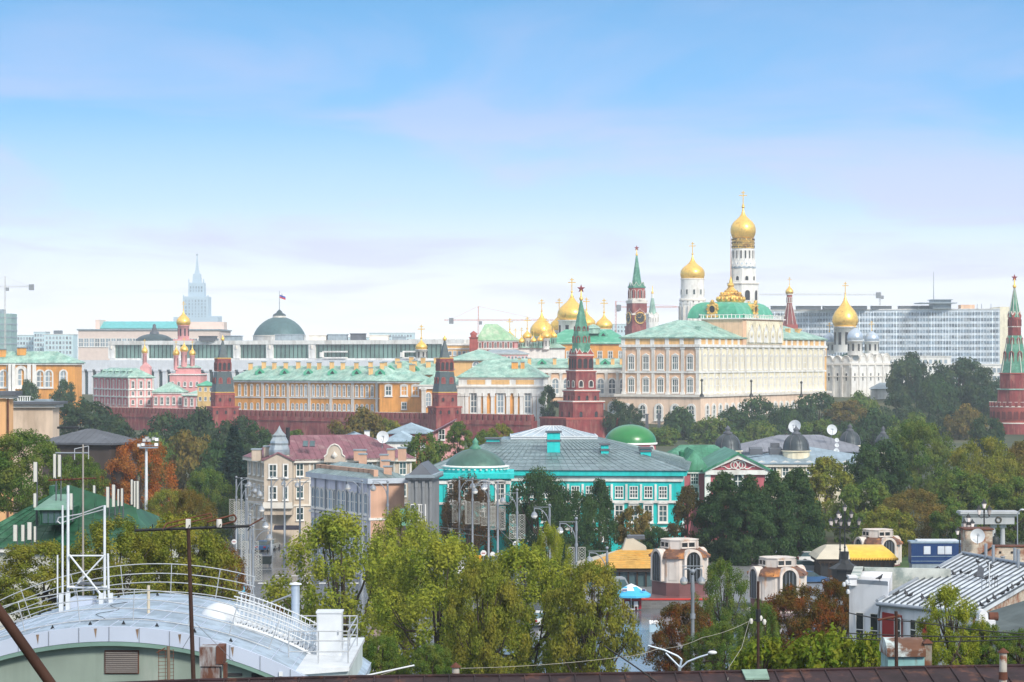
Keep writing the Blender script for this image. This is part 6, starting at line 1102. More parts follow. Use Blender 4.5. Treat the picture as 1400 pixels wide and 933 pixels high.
# colonnade, statue, cabin
D = 345; pal = mat('grey_granite_colonnade', (.42, .44, .46), .75, var=.1, streak=.12)
t = thing('colonnade', 'grey classical colonnade with entablature and wreath behind the brick chimney', 'colonnade', (X(1352, D), D, 0)); x0, x1 = X(1314, D), X(1391, D)
part(t, 'entablature', [pal], lambda b: (b.box(x0 + .5, x1 - .4, D, D + 2.2, Z(717, D), Z(706, D)), b.box(x0 + .1, x1 - .1, D - .25, D + 2.4, Z(706, D) + .01, Z(703, D)), b.box(x0 - .2, x1 + .2, D - .55, D + 2.7, Z(703, D) + .01, Z(700.5, D)), b.box(x0 - .1, x1 + .1, D - .4, D + 2.6, Z(700.5, D) + .01, Z(699.3, D))))
for px in (1321, 1333, 1360, 1373): part(t, 'column', [pal], lambda b: (b.lathe((X(px, D), D + 1.1), [(.38, .0), (.38, .3), (.34, .4), (.3, Z(719, D) - .3)], 14), b.box(X(px, D) - .42, X(px, D) + .42, D + .68, D + 1.52, Z(719, D) - .3, Z(717, D) - .005)))
part(t, 'wreath', [mat('bronze', (.10, .09, .07), .5, .5)], lambda b: (b.path([(X(1365, D) + .36 * math.cos(a), D - .08, Z(711, D) + .36 * math.sin(a)) for a in [2 * math.pi * i / 16 for i in range(17)]], .1, 6), b.box(X(1365, D) - .3, X(1365, D) + .3, D - .12, D - .02, Z(715, D), Z(714, D))))
part(t, 'stylobate', [pal], lambda b: b.box(x0, x1, D - .8, D + 3, 0, .5))
def statue():
    D = 330; t = thing('statue', 'dark bronze statue of a cloaked figure in front of the colonnade', 'statue', (X(1362, D), D, 0)); part(t, 'pedestal', [pal], lambda b: (b.box(X(1354, D), X(1371, D), D - .5, D + 1.2, 0, Z(747, D)), b.box(X(1353, D), X(1372, D), D - .6, D + 1.3, Z(747, D) + .01, Z(746, D))))
    x = X(1361.5, D); z = Z(746, D); rr = lambda cx, w, d, zz: [(cx + w * math.cos(a), D + .3 + d * math.sin(a), z + zz) for a in [2 * math.pi * i / 14 for i in range(14)]]
    part(t, 'figure', [mat('dark_bronze', (.025, .03, .03), .5, .4)], lambda b: b.loft([rr(x, .62, .45, 0), rr(x, .60, .42, .35), rr(x, .55, .38, .7), rr(x - .02, .46, .3, 1.0), rr(x - .03, .28, .2, 1.14), rr(x - .03, .11, .11, 1.22), rr(x - .03, .15, .17, 1.34), rr(x - .03, .16, .19, 1.44), rr(x - .03, .12, .14, 1.56), rr(x - .03, .03, .03, 1.62)], 0, True))
statue()
D = 322; cb_ = mat('blue_corrugated_panel', (.010, .065, .24), .5, var=.12, streak=.15); x0, x1 = X(1246, D), X(1319, D); zb, zt = Z(771, D), Z(743, D)
t = thing('site_cabin', 'bright blue site cabin with white shuttered windows left of the brick chimney', 'cabin', ((x0 + x1) / 2, D, .1))
part(t, 'wall', [cb_], lambda b: (b.box(x0, x1, D, D + 2.5, zb, zt), [b.box(x0 + .1 + k * .22, x0 + .18 + k * .22, D - .03, D + .01, zb + .05, zt - .05) for k in range(29)])); part(t, 'frame', [cb_, lbl], lambda b: (b.box(x0 - .12, x1 + .12, D - .12, D + 2.6, zt + .003, zt + .22, 1), b.box(x0 - .05, x1 + .05, D - .08, D - .035, zb + .9, zb + .96, 1), b.box(x0 - .05, x1 + .05, D - .08, D - .035, zb + .3, zb + .36, 1)))
part(t, 'roof', [wsteel], lambda b: b.box(x0 + .8, x1 - .8, D + .2, D + 2.2, zt + .225, zt + .4)); part(t, 'support', [greyrf], lambda b: b.box(x0 + .1, x1 - .1, D + .1, D + 2.4, .1, zb - .003))
for px in (1267.5, 1286.5, 1296.5): o = part(t, 'window', [wsteel], lambda b: b.box(X(px, D) - .42, X(px, D) + .42, D - .07, D - .032, zb + 1.2, zb + 2.2)); part(o, 'shutter', [mat('pale_shutter', (.55, .60, .66), .5)], lambda b: b.box(X(px, D) - .36, X(px, D) + .36, D - .09, D - .072, zb + 1.26, zb + 2.14))
solo('balustrade', 'low grey stone balustrade in front of the blue cabin', 'balustrade', [pal], lambda b: (b.box(X(1233, 315), X(1290, 315), 314.8, 315.2, .9 + .6, 1.65), b.box(X(1233, 315), X(1290, 315), 314.8, 315.2, .1, .7), [b.lathe((X(1234 + k * 2.6, 315), 315), [(.08, .7), (.13, 1.0), (.07, 1.5)], 8) for k in range(22)], b.box(X(1258, 315), X(1266, 315), 314.6, 315.4, .1, 1.9)))
solo('street_banner', 'orange banner board half hidden in the trees above the blue cabin', 'sign', [mat('orange_vinyl', (.78, .13, .03), .6), steel], lambda b: (b.box(X(1268, 388), X(1284, 388), 387.9, 388, Z(710, 388), Z(698, 388)), b.box(X(1276, 388) - .06, X(1276, 388) + .06, 388.02, 388.14, 0, Z(699, 388), 1)))
# cars
def car(label, x, y, ang, col, L_=4.5, hh=1.5, van=False, base=.01):
    t = thing('van' if van else 'parked_car', label, 'van' if van else 'car', (x, y, base)); ca, sa = math.cos(ang), math.sin(ang)
    def w(u, v, z): return (x + u * ca - v * sa, y + u * sa + v * ca, base + z)
    h = L_ / 2; wd = .88; body = [(-h, .35), (-h + .05, .85), (-h + .35, .95), (h - .9, .92), (h - .1, .75), (h, .5), (h - .03, .3), (-h + .05, .28)]
    part(t, 'body', [col], lambda b: b.prism([w(u, -wd, z) for u, z in body], Vector((-sa, ca, 0)) * 2 * wd))
    cabn = [(-h + .25, .93), (-h + .75, hh), (h - 2.0, hh), (h - 1.05, .93)] if not van else [(-h + .02, .93), (-h + .1, hh), (h - 1.2, hh), (h - .5, .93)]
    o = part(t, 'cabin', [col if van else glassd], lambda b: b.prism([w(u, -wd * .86, z) for u, z in cabn], Vector((-sa, ca, 0)) * 2 * wd * .86)); part(o, 'roof', [col], lambda b: b.prism([w(u, -wd * .8, hh + .003) for u in (cabn[1][0], cabn[2][0])] + [w(u, -wd * .8, hh + .05) for u in (cabn[2][0] - .1, cabn[1][0] + .1)], Vector((-sa, ca, 0)) * 2 * wd * .8))
    if van: part(t, 'windscreen', [glassd], lambda b: [b.prism([w(u, v_, z) for u, z in ((h - 2.0, .98), (h - 2.0, hh - .2), (h - 1.25, hh - .2), (h - .75, .98))], Vector((-sa, ca, 0)) * .02) for v_ in (-wd * .86 - .025, wd * .86 + .005)] + [b.prism([w(h - .68, -.6, 1.05), w(h - .68, .6, 1.05), w(h - 1.08, .6, hh - .15), w(h - 1.08, -.6, hh - .15)], Vector((ca, sa, .3)) * .03)])
    for u in (-h + .85, h - .85):
        for v in (-wd, wd): part(t, 'wheel', [black, steel], lambda b: (b.tube(w(u, v - .1, .32), w(u, v + .1, .32), .32, .32, 16), b.tube(w(u, v - .11, .32), w(u, v + .11, .32), .18, .18, 10, 1)))
    for v in (-.6, .6): part(t, 'headlight', [lampgl], lambda b: b.obox(w(h - .06, v, 0)[:2], ang, .05, .17, base + .58, base + .72)); part(t, 'tail_light', [mat('red_lens', (.4, .01, .01), .3)], lambda b: b.obox(w(-h + .0, v, 0)[:2], ang, .05, .16, base + .6, base + .8))
sil = mat('silver_car_paint', (.38, .42, .45), .3, .5); cbl = mat('blue_car_paint', (.05, .13, .28), .3, .4); cwh = mat('white_car_paint', (.72, .72, .70), .3); cdk = mat('dark_car_paint', (.03, .035, .045), .25, .3)
car('grey-blue car parked before the dark street house, left of another car', X(362, 372), 372, R(80), cbl); car('pale silver car parked to the right of the grey-blue car', X(371, 375), 375, R(82), sil)
car('silver car parked beside the dark columnar trees, nearest the second kiosk', X(1106, 335), 335, R(5), sil); car('blue-grey car parked just below the silver car near the second kiosk', X(1108, 318), 318, R(8), cbl); car('pale car behind the silver one, by the yellow-roofed pavilion', X(1113, 350), 350, R(3), cwh)
car('white van behind the central trees below the orange board', X(628, 330), 330, R(12), cwh, 5.2, 2.3, True); car('dark car glimpsed between the street lamps and central trees', X(690, 300), 300, R(20), cdk)
car('white car half hidden left of the lamp cluster', X(308, 352), 352, R(40), cwh); car('pale van just left of the gold-roofed pavilion', X(838, 300), 300, R(10), sil, 5.0, 2.2, True, .12); car('silver car on the plaza under the central trees', X(545, 262), 262, R(70), sil); car('white car on the plaza seen through the right central foliage', X(740, 268), 268, R(60), cwh)
solo('container', 'dark green waste container standing at the street edge behind the trees', 'container', [mat('dark_green_plastic', (.02, .03, .03), .6), slate], lambda b: (b.prism([(X(356, 345), 344.2, .3), (X(371, 345), 344.2, .3), (X(371.5, 345), 344, 1.35), (X(355.5, 345), 344, 1.35)], (0, 1.3, 0)), b.box(X(355, 345), X(372, 345), 343.9, 345.4, 1.36, 1.45, 1), [b.tube((x_, 344.3, .16), (x_, 344.5, .16), .16, .16, 8, 1) for x_ in (X(358, 345), X(369, 345))]))
# signs and boards
def post_sign(name, label, px, py, D, w, h, m, extra=None, round_=False):
    t = thing(name, label, 'sign', (X(px, D), D, 0)); c = at(px, py, D)
    if round_: part(t, 'plate', [m, extra or pw], lambda b: (b.lathe((0, 0), [(0, 0)], 3) if False else b.loft([[(c.x + w * math.cos(a), c.y + o, c.z + w * math.sin(a)) for a in [2 * math.pi * i / 20 for i in range(20)]] for o in (-.05, 0)], 0, False), b.box(c.x - w * .6, c.x + w * .6, c.y - .07, c.y - .055, c.z - w * .15, c.z + w * .15, 1)))
    else: part(t, 'board', [m, extra or pw], lambda b: (b.box(c.x - w, c.x + w, c.y - .1, c.y, c.z - h, c.z + h), [b.box(c.x - w * .7, c.x + w * .7 * (.6 + .4 * (k % 2)), c.y - .12, c.y - .102, c.z + h * (.55 - .4 * k) - h * .09, c.z + h * (.55 - .4 * k) + h * .09, 1) for k in range(3)]))
    part(t, 'post', [steel], lambda b: b.tube((c.x, c.y + .08, 0), (c.x, c.y + .08, c.z + h * .8), .06, .06, 6))
oy = mat('amber_board', (.80, .36, .03), .6); rd = mat('red_board', (.42, .02, .03), .6)
post_sign('notice_board', 'large amber notice board before the turquoise mansion, behind the central trees', 644, 767, 338, 1.4, .75, oy, mat('red_print', (.6, .08, .02), .6))
post_sign('notice_board', 'upright red board on a post among the street lamps', 706, 765, 322, .6, 1.1, rd, mat('dark_red_print', (.2, .01, .02), .6)); post_sign('shop_sign', 'small red sign with dark lettering above the upright red board', 706, 752, 321, .55, .16, rd, pw)
post_sign('road_sign', 'round white and red road sign left of the red board', 661, 756.5, 330, .38, .3, pw, rd, True); post_sign('road_sign', 'plain round white road sign between two lamp poles', 673.5, 758, 330, .32, .3, pw, pw, True); post_sign('road_sign', 'round pale blue and white road sign above the red board', 705, 744, 320, .36, .3, pw, mat('sign_blue', (.03, .12, .5), .5), True); post_sign('road_sign', 'round blue road sign with white bar by the white van', 617.5, 769, 332, .34, .3, mat('sign_blue', (.03, .12, .5), .5), pw, True)
post_sign('road_sign', 'round white sign with red rim bar left of the lamp cluster', 320, 741, 340, .34, .3, pw, rd, True)
for px, py, D, lab in ((327, 785, 300, 'upper cyan sign plate on the lamp cluster poles'), (332.5, 806, 285, 'cyan square sign low on the lamp cluster, left one'), (340, 817, 280, 'cyan sign plate lowest on the lamp cluster')): post_sign('street_sign', lab, px, py, D, .22, .3, mat('cyan_plate', (.03, .42, .62), .5), pw)
D = 335; solo('grey_cabin', 'small grey service cabin behind the lamp row, left of the red board', 'cabin', [greyrf, glassd, steel], lambda b: (b.box(X(672, D), X(693, D), D, D + 2.2, 0, Z(761, D)), b.box(X(671, D), X(694, D), D - .15, D + 2.4, Z(761, D) + .01, Z(759.5, D), 2), b.box(X(676, D), X(679, D), D - .04, D + .01, 1.0, 2.0, 1), b.box(X(683, D), X(689, D), D - .04, D + .01, .2, 2.1, 1)))
def wire(label, pts, r=.02, sag=.0, m=black, name='overhead_wire'):
    def mk(b):
        for p, q in zip(pts[:-1], pts[1:]): p, q = Vector(p), Vector(q); b.path([p + (q - p) * u + Vector((0, 0, -sag * 4 * u * (1 - u))) for u in [i / 10 for i in range(11)]], r, 5)
    return solo(name, label, 'wire', [m], mk)
gw_ = mat('grey_cable', (.2, .21, .22), .6)
for lab, a_, b_, s_ in (('overhead cable from the fourth lamp to the sixth, in front of dark trees', at(681, 722, 324), at(751, 770, 293), .6), ('overhead cable strung left from the fourth lamp across the mansion corner', at(560, 716, 332), at(681, 735, 324), .2), ('upper overhead cable from the blue house to the third lamp', at(545, 716, 345), at(646, 724, 336), .1), ('overhead cable from seventh lamp down behind the gold pavilion', at(760, 770, 292), at(830, 790, 252), .5), ('horizontal cable crossing the street just above the flue pipe', at(346, 800, 276), at(404, 800, 268), .05), ('horizontal cable crossing the street below the dark container', at(346, 779, 290), at(440, 774, 300), .1)): wire(lab, [a_, b_], .035, s_, gw_)
# ------------------------------------------------------------ foreground left: barrel roof with railings, antenna frame
skyw = mat('painted_metal_vault', (.36, .45, .55), .5, var=.14, scale=.3, streak=.15, c2=(.24, .30, .36), c2amt=.5, c2scale=.8, bump=.35, bscale=1.3); fas = mat('lilac_white_fascia', (.46, .52, .64), .5, var=.08, scale=.5); grnp = mat('grey_green_plaster', (.25, .31, .27), .85, var=.18, scale=.4, c2=(.33, .37, .33), c2amt=.3, streak=.2)
DF, DB = 92.0, 105.0; kf = DF / F
# arch outline (photo columns/rows at the front plane)
xc = X(150, DF); zc_top = Z(857, DF); half = (480 - 150) * kf; drop = 108 * kf
Rr = (half * half + drop * drop) / (2 * drop)
def arcz(x, dz=0): d = x - xc; return zc_top + dz - (Rr - math.sqrt(max(0, Rr * Rr - d * d)))
xs = [xc - half * 1.0 + 2 * half * i / 48 for i in range(49)]
t = thing('barrel_roofed_building', 'grey-green building with a pale blue barrel roof at the lower left', 'building', (xc, DF, 0)); BR = t
def shell(b, dz0, dz1, y0, y1, xr=xs, m=0):
    n = len(xr); vs = [(x, y0, arcz(x, dz0)) for x in xr] + [(x, y0, arcz(x, dz1)) for x in xr] + [(x, y1, arcz(x, dz1)) for x in xr] + [(x, y1, arcz(x, dz0)) for x in xr]
    b.add(vs, [[k * n + i, k * n + i + 1, ((k + 1) % 4) * n + i + 1, ((k + 1) % 4) * n + i] for k in range(4) for i in range(n - 1)] + [[0, n, 2 * n, 3 * n], [n - 1, 2 * n - 1, 3 * n - 1, 4 * n - 1]], m, k_sm)
k_sm = False
part(t, 'roof', [skyw], lambda b: shell(b, -.3, 0, DF + .05, DB))
part(t, 'fascia', [fas, steel], lambda b: (shell(b, -.52, .02, DF - .12, DF + .04), [b.tube((x, DF - .14, arcz(x, -.5)), (x, DF - .14, arcz(x, .01)), .012, .012, 4, 1) for x in xs[::3]]))
part(t, 'roof_seams', [fas], lambda b: ([b.tube((x, DF, arcz(x) + .004), (x, DB, arcz(x) + .004), .018, .018, 4) for x in xs[2::2]], [b.path([(x, y, arcz(x) + .003) for x in xs[1:-1]], .012, 4) for y in (DF + 3.2, DF + 6.4, DF + 9.6)]))
part(t, 'soffit', [mat('green_soffit', (.16, .27, .23), .6)], lambda b: shell(b, -.68, -.53, DF - .1, DF + .6))
wz = [(x, DF + .3, arcz(x, -.66)) for x in xs]
part(t, 'wall', [grnp], lambda b: b.prism([(xs[0], DF + .3, 0)] + [(xs[-1], DF + .3, 0)] + wz[::-1], (0, DB - DF - .6, 0)))
def louvre(b):
    x0, x1, z0, z1 = X(143, DF), X(187, DF), Z(921, DF), Z(892, DF); y = DF + .3
    b.box(x0 - .04, x1 + .04, y - .06, y + .02, z0 - .04, z1 + .04, 1); b.box(x0, x1, y - .065, y - .055, z0, z1, 2)
    for k in range(11): zz = z0 + (z1 - z0) * (k + .2) / 11; b.prism([(x0, y - .07, zz), (x0, y - .11, zz - .01), (x0, y - .11, zz + .015), (x0, y - .07, zz + .04)], (x1 - x0, 0, 0))
part(t, 'louvre_vent', [mat('grey_brown_louvre', (.19, .17, .16), .6), rust, dark], louvre)
part(t, 'side_vent', [dark, grnp], lambda b: (b.box(X(310, DF), X(330, DF), DF + .24, DF + .31, Z(926, DF), Z(922, DF)), b.box(X(343, DF), X(372, DF), DF + .2, DF + .31, Z(931, DF), Z(922, DF))))
for px in (21, 66, 118, 164, 210, 262, 312): 
    x = X(px, DF); part(t, 'snow_guard', [black], lambda b: b.prism([(x - .07, DF + .8, arcz(x)), (x + .07, DF + .8, arcz(x)), (x, DF + .8, arcz(x) + .14)], (0, .1, 0)))
for px, yy in ((20, 104), (54, 104), (68, 104.2), (162, 104), (215, 104), (262, 104)):
    x = X(px, yy); part(t, 'snow_guard', [black], lambda b: b.prism([(x - .07, yy, arcz(x)), (x + .07, yy, arcz(x)), (x, yy, arcz(x) + .14)], (0, .1, 0)))
part(t, 'roof_cable', [black], lambda b: (b.path([(x_, DF + 2.6 + .25 * math.sin(x_ * 1.7), arcz(x_) + .02) for x_ in xs[14:34]], .012, 4), b.path([(X(150, 98) + .3 * math.sin(k_ * .9), DF + 2 + k_ * .5, arcz(X(150, 98)) + .02) for k_ in range(16)], .012, 4)))
part(t, 'rust_stain', [mat('rust_run', (.22, .15, .10), .8, var=.4, scale=5)], lambda b: [b.prism([(x_ - .05, DF - .124, arcz(x_) - .05), (x_ + .06, DF - .124, arcz(x_) - .04), (x_ + .02, DF - .124, arcz(x_) - .4)], (0, -.004, 0)) for x_ in (X(52, DF), X(131, DF), X(188, DF), X(246, DF), X(318, DF))])
x = X(203, 97); part(t, 'vent_pipe', [mat('beige_pipe', (.52, .46, .36), .7)], lambda b: b.tube((x, 97, arcz(x) - .1), (x, 97, arcz(x) + 1.05), .06, .06, 8))
x = X(301, 99); part(t, 'domed_hatch', [wsteel], lambda b: (b.lathe((x, 99), hemi(.85, arcz(x) - .3, arcz(x) + .55), 24), b.lathe((x, 99), [(.95, arcz(x) - .5), (.93, arcz(x) - .15), (.86, arcz(x) - .12)], 24)))
rail_m = mat('galvanised_rail', (.50, .52, .54), .45, .4, var=.2, scale=3)
def railing(name, label, y, xa, xb, hs, posts, r=.022):
    t = thing(name, label, 'railing', ((xa + xb) / 2, y, arcz((xa + xb) / 2)), 'curved railings on the barrel roof'); xr = [xa + (xb - xa) * i / 30 for i in range(31)]
    for h in hs: part(t, 'rail', [rail_m], lambda b: b.path([(x, y, arcz(x, h)) for x in xr], r, 5))
    for x in posts:
        d = Vector((x - xc, 0, Rr)).normalized(); q = Vector((x, y, arcz(x) - .03)); part(t, 'post', [rail_m], lambda b: b.tube(q, q + d * (hs[-1] + .03), r * .9, r * .9, 5))
railing('curved_railing', 'far curved four-rail railing along the back of the barrel roof', DB - .4, X(-10, DB), X(350, DB), (.12, .5, .86, 1.25), [X(p, DB) for p in (-8, 45, 108, 171, 235, 296, 340)])
railing('curved_railing', 'near curved railing along the front of the barrel roof', DF + 2.2, X(-10, DF + 2), X(370, DF + 2), (.05, .45, .8, 1.15), [X(p, DF + 2) for p in (-6, 33, 108, 181, 256, 312, 366)])
# cage ladder down the right flank
def stair():
    y0, y1 = DF + 5.5, DF + 7.0; xa, xb = X(320, y0), X(462, y0); t = thing('roof_stair', 'white metal roof stair with barred handrails down the right flank of the barrel roof', 'stair', ((xa + xb) / 2, y0, arcz((xa + xb) / 2)))
    xr = [xa + (xb - xa) * i / 24 for i in range(25)]
    for y in (y0, y1):
        s_ = part(t, 'handrail', [wsteel], lambda b: ([b.path([(x, y, arcz(x, h)) for x in xr], .028, 5) for h in (.1, .45, .8, 1.1)], [b.tube((x, y, arcz(x, .1)), (x + .15, y, arcz(x, 1.1)), .02, .02, 4) for x in xr]))
    for i in range(20):
        x = xa + (xb - xa) * (i + .5) / 20; part(t, 'step', [slate, wsteel], lambda b: (b.box(x - .09, x + .09, y0 + .02, y1 - .02, arcz(x) + .08, arcz(x) + .11, 1), b.prism([(x - .08, y0 - .02, arcz(x)), (x + .08, y0 - .02, arcz(x)), (x + .06, y0 - .02, arcz(x) + .16)], (0, .06, 0))))
    part(t, 'stringer', [wsteel], lambda b: [b.path([(x, y - .05, arcz(x, .05)) for x in xr], .05, 5) for y in (y0, y1)])
stair()
# white annex with cabinet
D = 97; x0, x1 = X(402, D), X(483, D)
t = thing('flat_roofed_annex', 'pale flat-roofed annex at the right end of the barrel roof', 'building', ((x0 + x1) / 2, D, 0)); za = Z(893, D)
anx = mat('pale_mint_plaster', (.50, .57, .56), .8, var=.1, streak=.12)
part(t, 'wall', [anx], lambda b: b.ext([(x0, D - 5), (x1, D - 3.5), (x1, D + 6), (x0, D + 6)], 0, za - .25)); part(t, 'coping', [wsteel, steel], lambda b: b.ext([(x0 - .1, D - 5.2), (x1 + .08, D - 3.7), (x1 + .08, D + 6.1), (x0 - .1, D + 6.1)], za - .24, za - .08))
t = thing('equipment_cabinet', 'tall white equipment cabinet standing on the pale annex roof', 'cabinet', (X(450, D), D, za - .08)); x0, x1 = X(433, D), X(467, D)
part(t, 'body', [wsteel], lambda b: (b.box(x0, x1, D, D + .9, za - .08, Z(839, D)), b.box(x0 - .03, x1 + .03, D - .04, D + .95, Z(839, D) + .004, Z(836.5, D)))); part(t, 'door', [wsteel], lambda b: b.box(x0 + .05, x1 - .05, D - .025, D - .003, za + .05, Z(841, D))); part(t, 'handle', [steel], lambda b: b.box(x1 - .15, x1 - .11, D - .06, D - .026, Z(868, D), Z(862, D)))
def arail():
    t = thing('roof_railing', 'straight grey railing round the white cabinet on the annex', 'railing', (X(445, D), D - 1, za)); P3 = [(X(403, D), D - 2.6), (X(482, D), D - 2.6), (X(482, D), D + 3), (X(403, D), D + 3)]
    for h in (.35, .75, 1.1): part(t, 'rail', [rail_m], lambda b: b.path([(*p, za + h) for p in P3], .025, 5))
    for p in P3 + [((P3[0][0] + P3[1][0]) / 2, D - 2.6), ((P3[0][0] + P3[1][0]) / 2 + .8, D + 3)]: part(t, 'post', [rail_m], lambda b: b.tube((*p, za - .1), (*p, za + 1.1), .025, .025, 5))
arail()
t = thing('flue_pipe', 'tall galvanised flue pipe with a conical cap beside the white cabinet', 'flue', (X(404, 104), 104, 10)); x = X(404, 104)
part(t, 'pipe', [silver], lambda b: (b.tube((x, 104, 6), (x, 104, Z(801, 104)), .17, .17, 14), [b.lathe((x, 104), [(.18, zz), (.18, zz + .04)], 14) for zz in (17.2, 18, 18.6)])); part(t, 'cap', [wsteel], lambda b: b.lathe((x, 104), [(.26, Z(801, 104) + .05), (.24, Z(801, 104) + .09), (.02, Z(796, 104))], 16)); part(t, 'stay', [steel], lambda b: b.tube((x - .15, 104, Z(813, 104)), at(358, 829, 102), .04, .04, 5))
# antenna frame on the roof
def frame():
    D = 103; t = thing('lattice_mast', 'white lattice steel antenna frame standing on the barrel roof', 'antenna frame', (X(118, D), D, arcz(X(118, D))))
    zr = arcz(X(118, D)); 
    for px, yt, w in ((85.5, 691, .045), (93, 664, .062), (143, 691, .058)): part(t, 'post', [wsteel], lambda b: b.tube((X(px, D), D, zr - .1), at(px, yt, D), w, w * .9, 8))
    part(t, 'post', [wsteel], lambda b: b.box(X(82.5, D), X(84.2, D), D - .8, D - .74, zr, Z(757, D))); part(t, 'post', [wsteel], lambda b: b.tube(at(149, 830, D - .8), at(147.5, 757, D - .8), .05, .05, 5))
    for a_, b_, w in (((95, 760), (143, 760), .035), ((95, 759), (150, 828), .042), ((143, 759), (103, 802), .036), ((92, 803), (148, 803), .06), ((98, 826), (158, 826), .06), ((132, 806), (157, 838), .05)): part(t, 'brace', [wsteel], lambda b: b.tube(at(*a_, D - .15), at(*b_, D - .15 - (.8 if b_[1] > 820 else 0)), w, w, 6))
    for px in (91, 100, 145, 158): part(t, 'foot', [wsteel], lambda b: b.box(X(px, D) - .08, X(px, D) + .08, D - 1.3, D - 1.1, zr - .3, zr + .55))
    part(t, 'ballast', [fas, slate], lambda b: (b.box(X(100, D), X(130, D), D - .7, D + .4, zr - .1, zr + .3), b.box(X(106, D), X(140, D), D - .3, D + .6, Z(804, D) + .14, Z(801, D) + .1, 1)))
    part(t, 'hoop', [rail_m], lambda b: b.path([at(104 + 12 * (1 - math.cos(a)), 812 - 24 * math.sin(a), D + .6) for a in [math.pi * i / 12 for i in range(13)]], .04, 5))
frame()
def mast():
    D = 106; t = thing('antenna_mast', 'thin tall mast with crossbar and rusty aerials rising from the barrel roof', 'antenna mast', (X(113.5, D), D, arcz(X(113, D)))); part(t, 'pole', [mat('dull_pole', (.33, .30, .27), .6)], lambda b: b.tube((X(113.5, D), D, arcz(X(113, D))), at(113.5, 608, D), .05, .04, 6))
    part(t, 'crossbar', [steel], lambda b: b.tube(at(76, 619.5, D), at(121, 619.5, D), .035, .035, 5)); part(t, 'aerial', [rust], lambda b: (b.tube(at(66, 657, D), at(131, 654, D), .035, .035, 5), [b.tube(at(p, 653, D - .5), at(p + 2, 658, D + .5), .015, .015, 4) for p in range(68, 130, 6)]))
    part(t, 'loop_aerial', [rail_m], lambda b: (b.path([at(78, 714, D), at(80, 708, D), at(110, 703, D), at(141, 692, D)], .03, 5), b.path([at(78, 712, D), at(82, 716, D), at(112, 705, D), at(141, 697, D)], .025, 5)))
    part(t, 'folded_aerial', [rail_m], lambda b: b.path([at(102, 629, D), at(102, 614, D), at(121, 610, D), at(121, 628, D)], .02, 5))
mast()
# green roofed house with cell antennas
gr_ = mat('deep_green_roof', (.012, .085, .04), .55, var=.3, scale=.5, streak=.3, c2=(.05, .16, .09), c2amt=.35)
D = 172; fp = [(X(-50, D), D), (X(192, D - 2), D - 2), (X(192, D - 2) + 1.5, D + 13), (X(-50, D) + 1.5, D + 15)]; ze = Z(742, D)
B = Bld('green_roofed_house', 'house under a dark green metal roof bristling with white antenna panels, left', 'house', fp, 0, ze - .3, mat('pale_wall', (.55, .55, .5), .8, var=.1)); B.slab('cornice', ze - .6, .3, .35, white)
a_, p_ = at(97, 664, 182), at(128, 688, 182)
q = [Vector((*p, ze - .28)) for p in offset(fp, .5)]; rp0 = at(95, 663, 178); rp1 = at(185, 697, 176)
B.p('roof', gr_, lambda b: b.add(q + [rp0, Vector((rp1.x, rp1.y, rp1.z + .2)), ], [[0, 1, 5, 4], [1, 2, 5], [2, 3, 4, 5], [3, 0, 4], [3, 2, 1, 0]]))
B.p('roof_seams', gr_, lambda b: [b.tube(q[0] + (q[1] - q[0]) * u, rp0 + (rp1 - rp0) * max(0, min(1, (u - .55) / .4)), .03, .03, 4) for u in [k / 14 for k in range(15)]] + [b.tube(q[0] + (rp0 - q[0]) * u, q[1] + (rp1 - q[1]) * u, .02, .02, 4) for u in (.15, .3, .45, .6, .75)])
xa, xb = X(53, 170), X(88, 170); o = B.p('dormer', [gr_], lambda b: b.box(xa, xb, 170.4, 176, Z(718, 170), Z(698, 170))); part(o, 'roof', [mat('faded_green_sheet', (.14, .28, .21), .5, var=.25, streak=.2)], lambda b: b.prism([(xa - .3, 170, Z(698, 170) + .02), (xb + .2, 170, Z(698, 170) + .02), (xb - .2, 174, Z(687, 170) + .2), (xa + .3, 174, Z(687, 170) + .2)], (0, .1, .12)))
part(o, 'window', [gr_, glassd], lambda b: (b.box(xa + .15, xb - .15, 170.32, 170.38, Z(716, 170), Z(700, 170), 1), [b.box(xa + .15 + k * .4, xa + .2 + k * .4, 170.28, 170.31, Z(716, 170), Z(700, 170)) for k in range(5)]))
B.p('hatch', gr_, lambda b: b.box(X(69, 178), X(76, 178), 177.5, 179, Z(676, 178), Z(664, 178)))
cell = mat('cream_antenna_radome', (.62, .61, .56), .5, var=.06)
def panel(label, px, y0, y1, w, D, pole=None):
    t = thing('cell_antenna', label, 'antenna', (X(px, D), D, Z(y1, D) - (pole or 1.0)), 'cell antenna panels on the green roof'); part(t, 'radome', [cell], lambda b: b.loft([[(X(px, D) + w * .78 * D / F * c_, D + w * D / F * s_ * .7, zz) for c_, s_ in ((-1, 1), (-1, -.5), (-.6, -1), (.6, -1), (1, -.5), (1, 1))] for zz in (Z(y1, D), Z(y0, D))]))
    part(t, 'pole', [slate], lambda b: b.tube((X(px, D) + w * D / F * .6, D + .25, Z(y1, D) - (pole or 1.0)), (X(px, D) + w * D / F * .6, D + .25, Z(y0, D) - .05), .05, .05, 6))
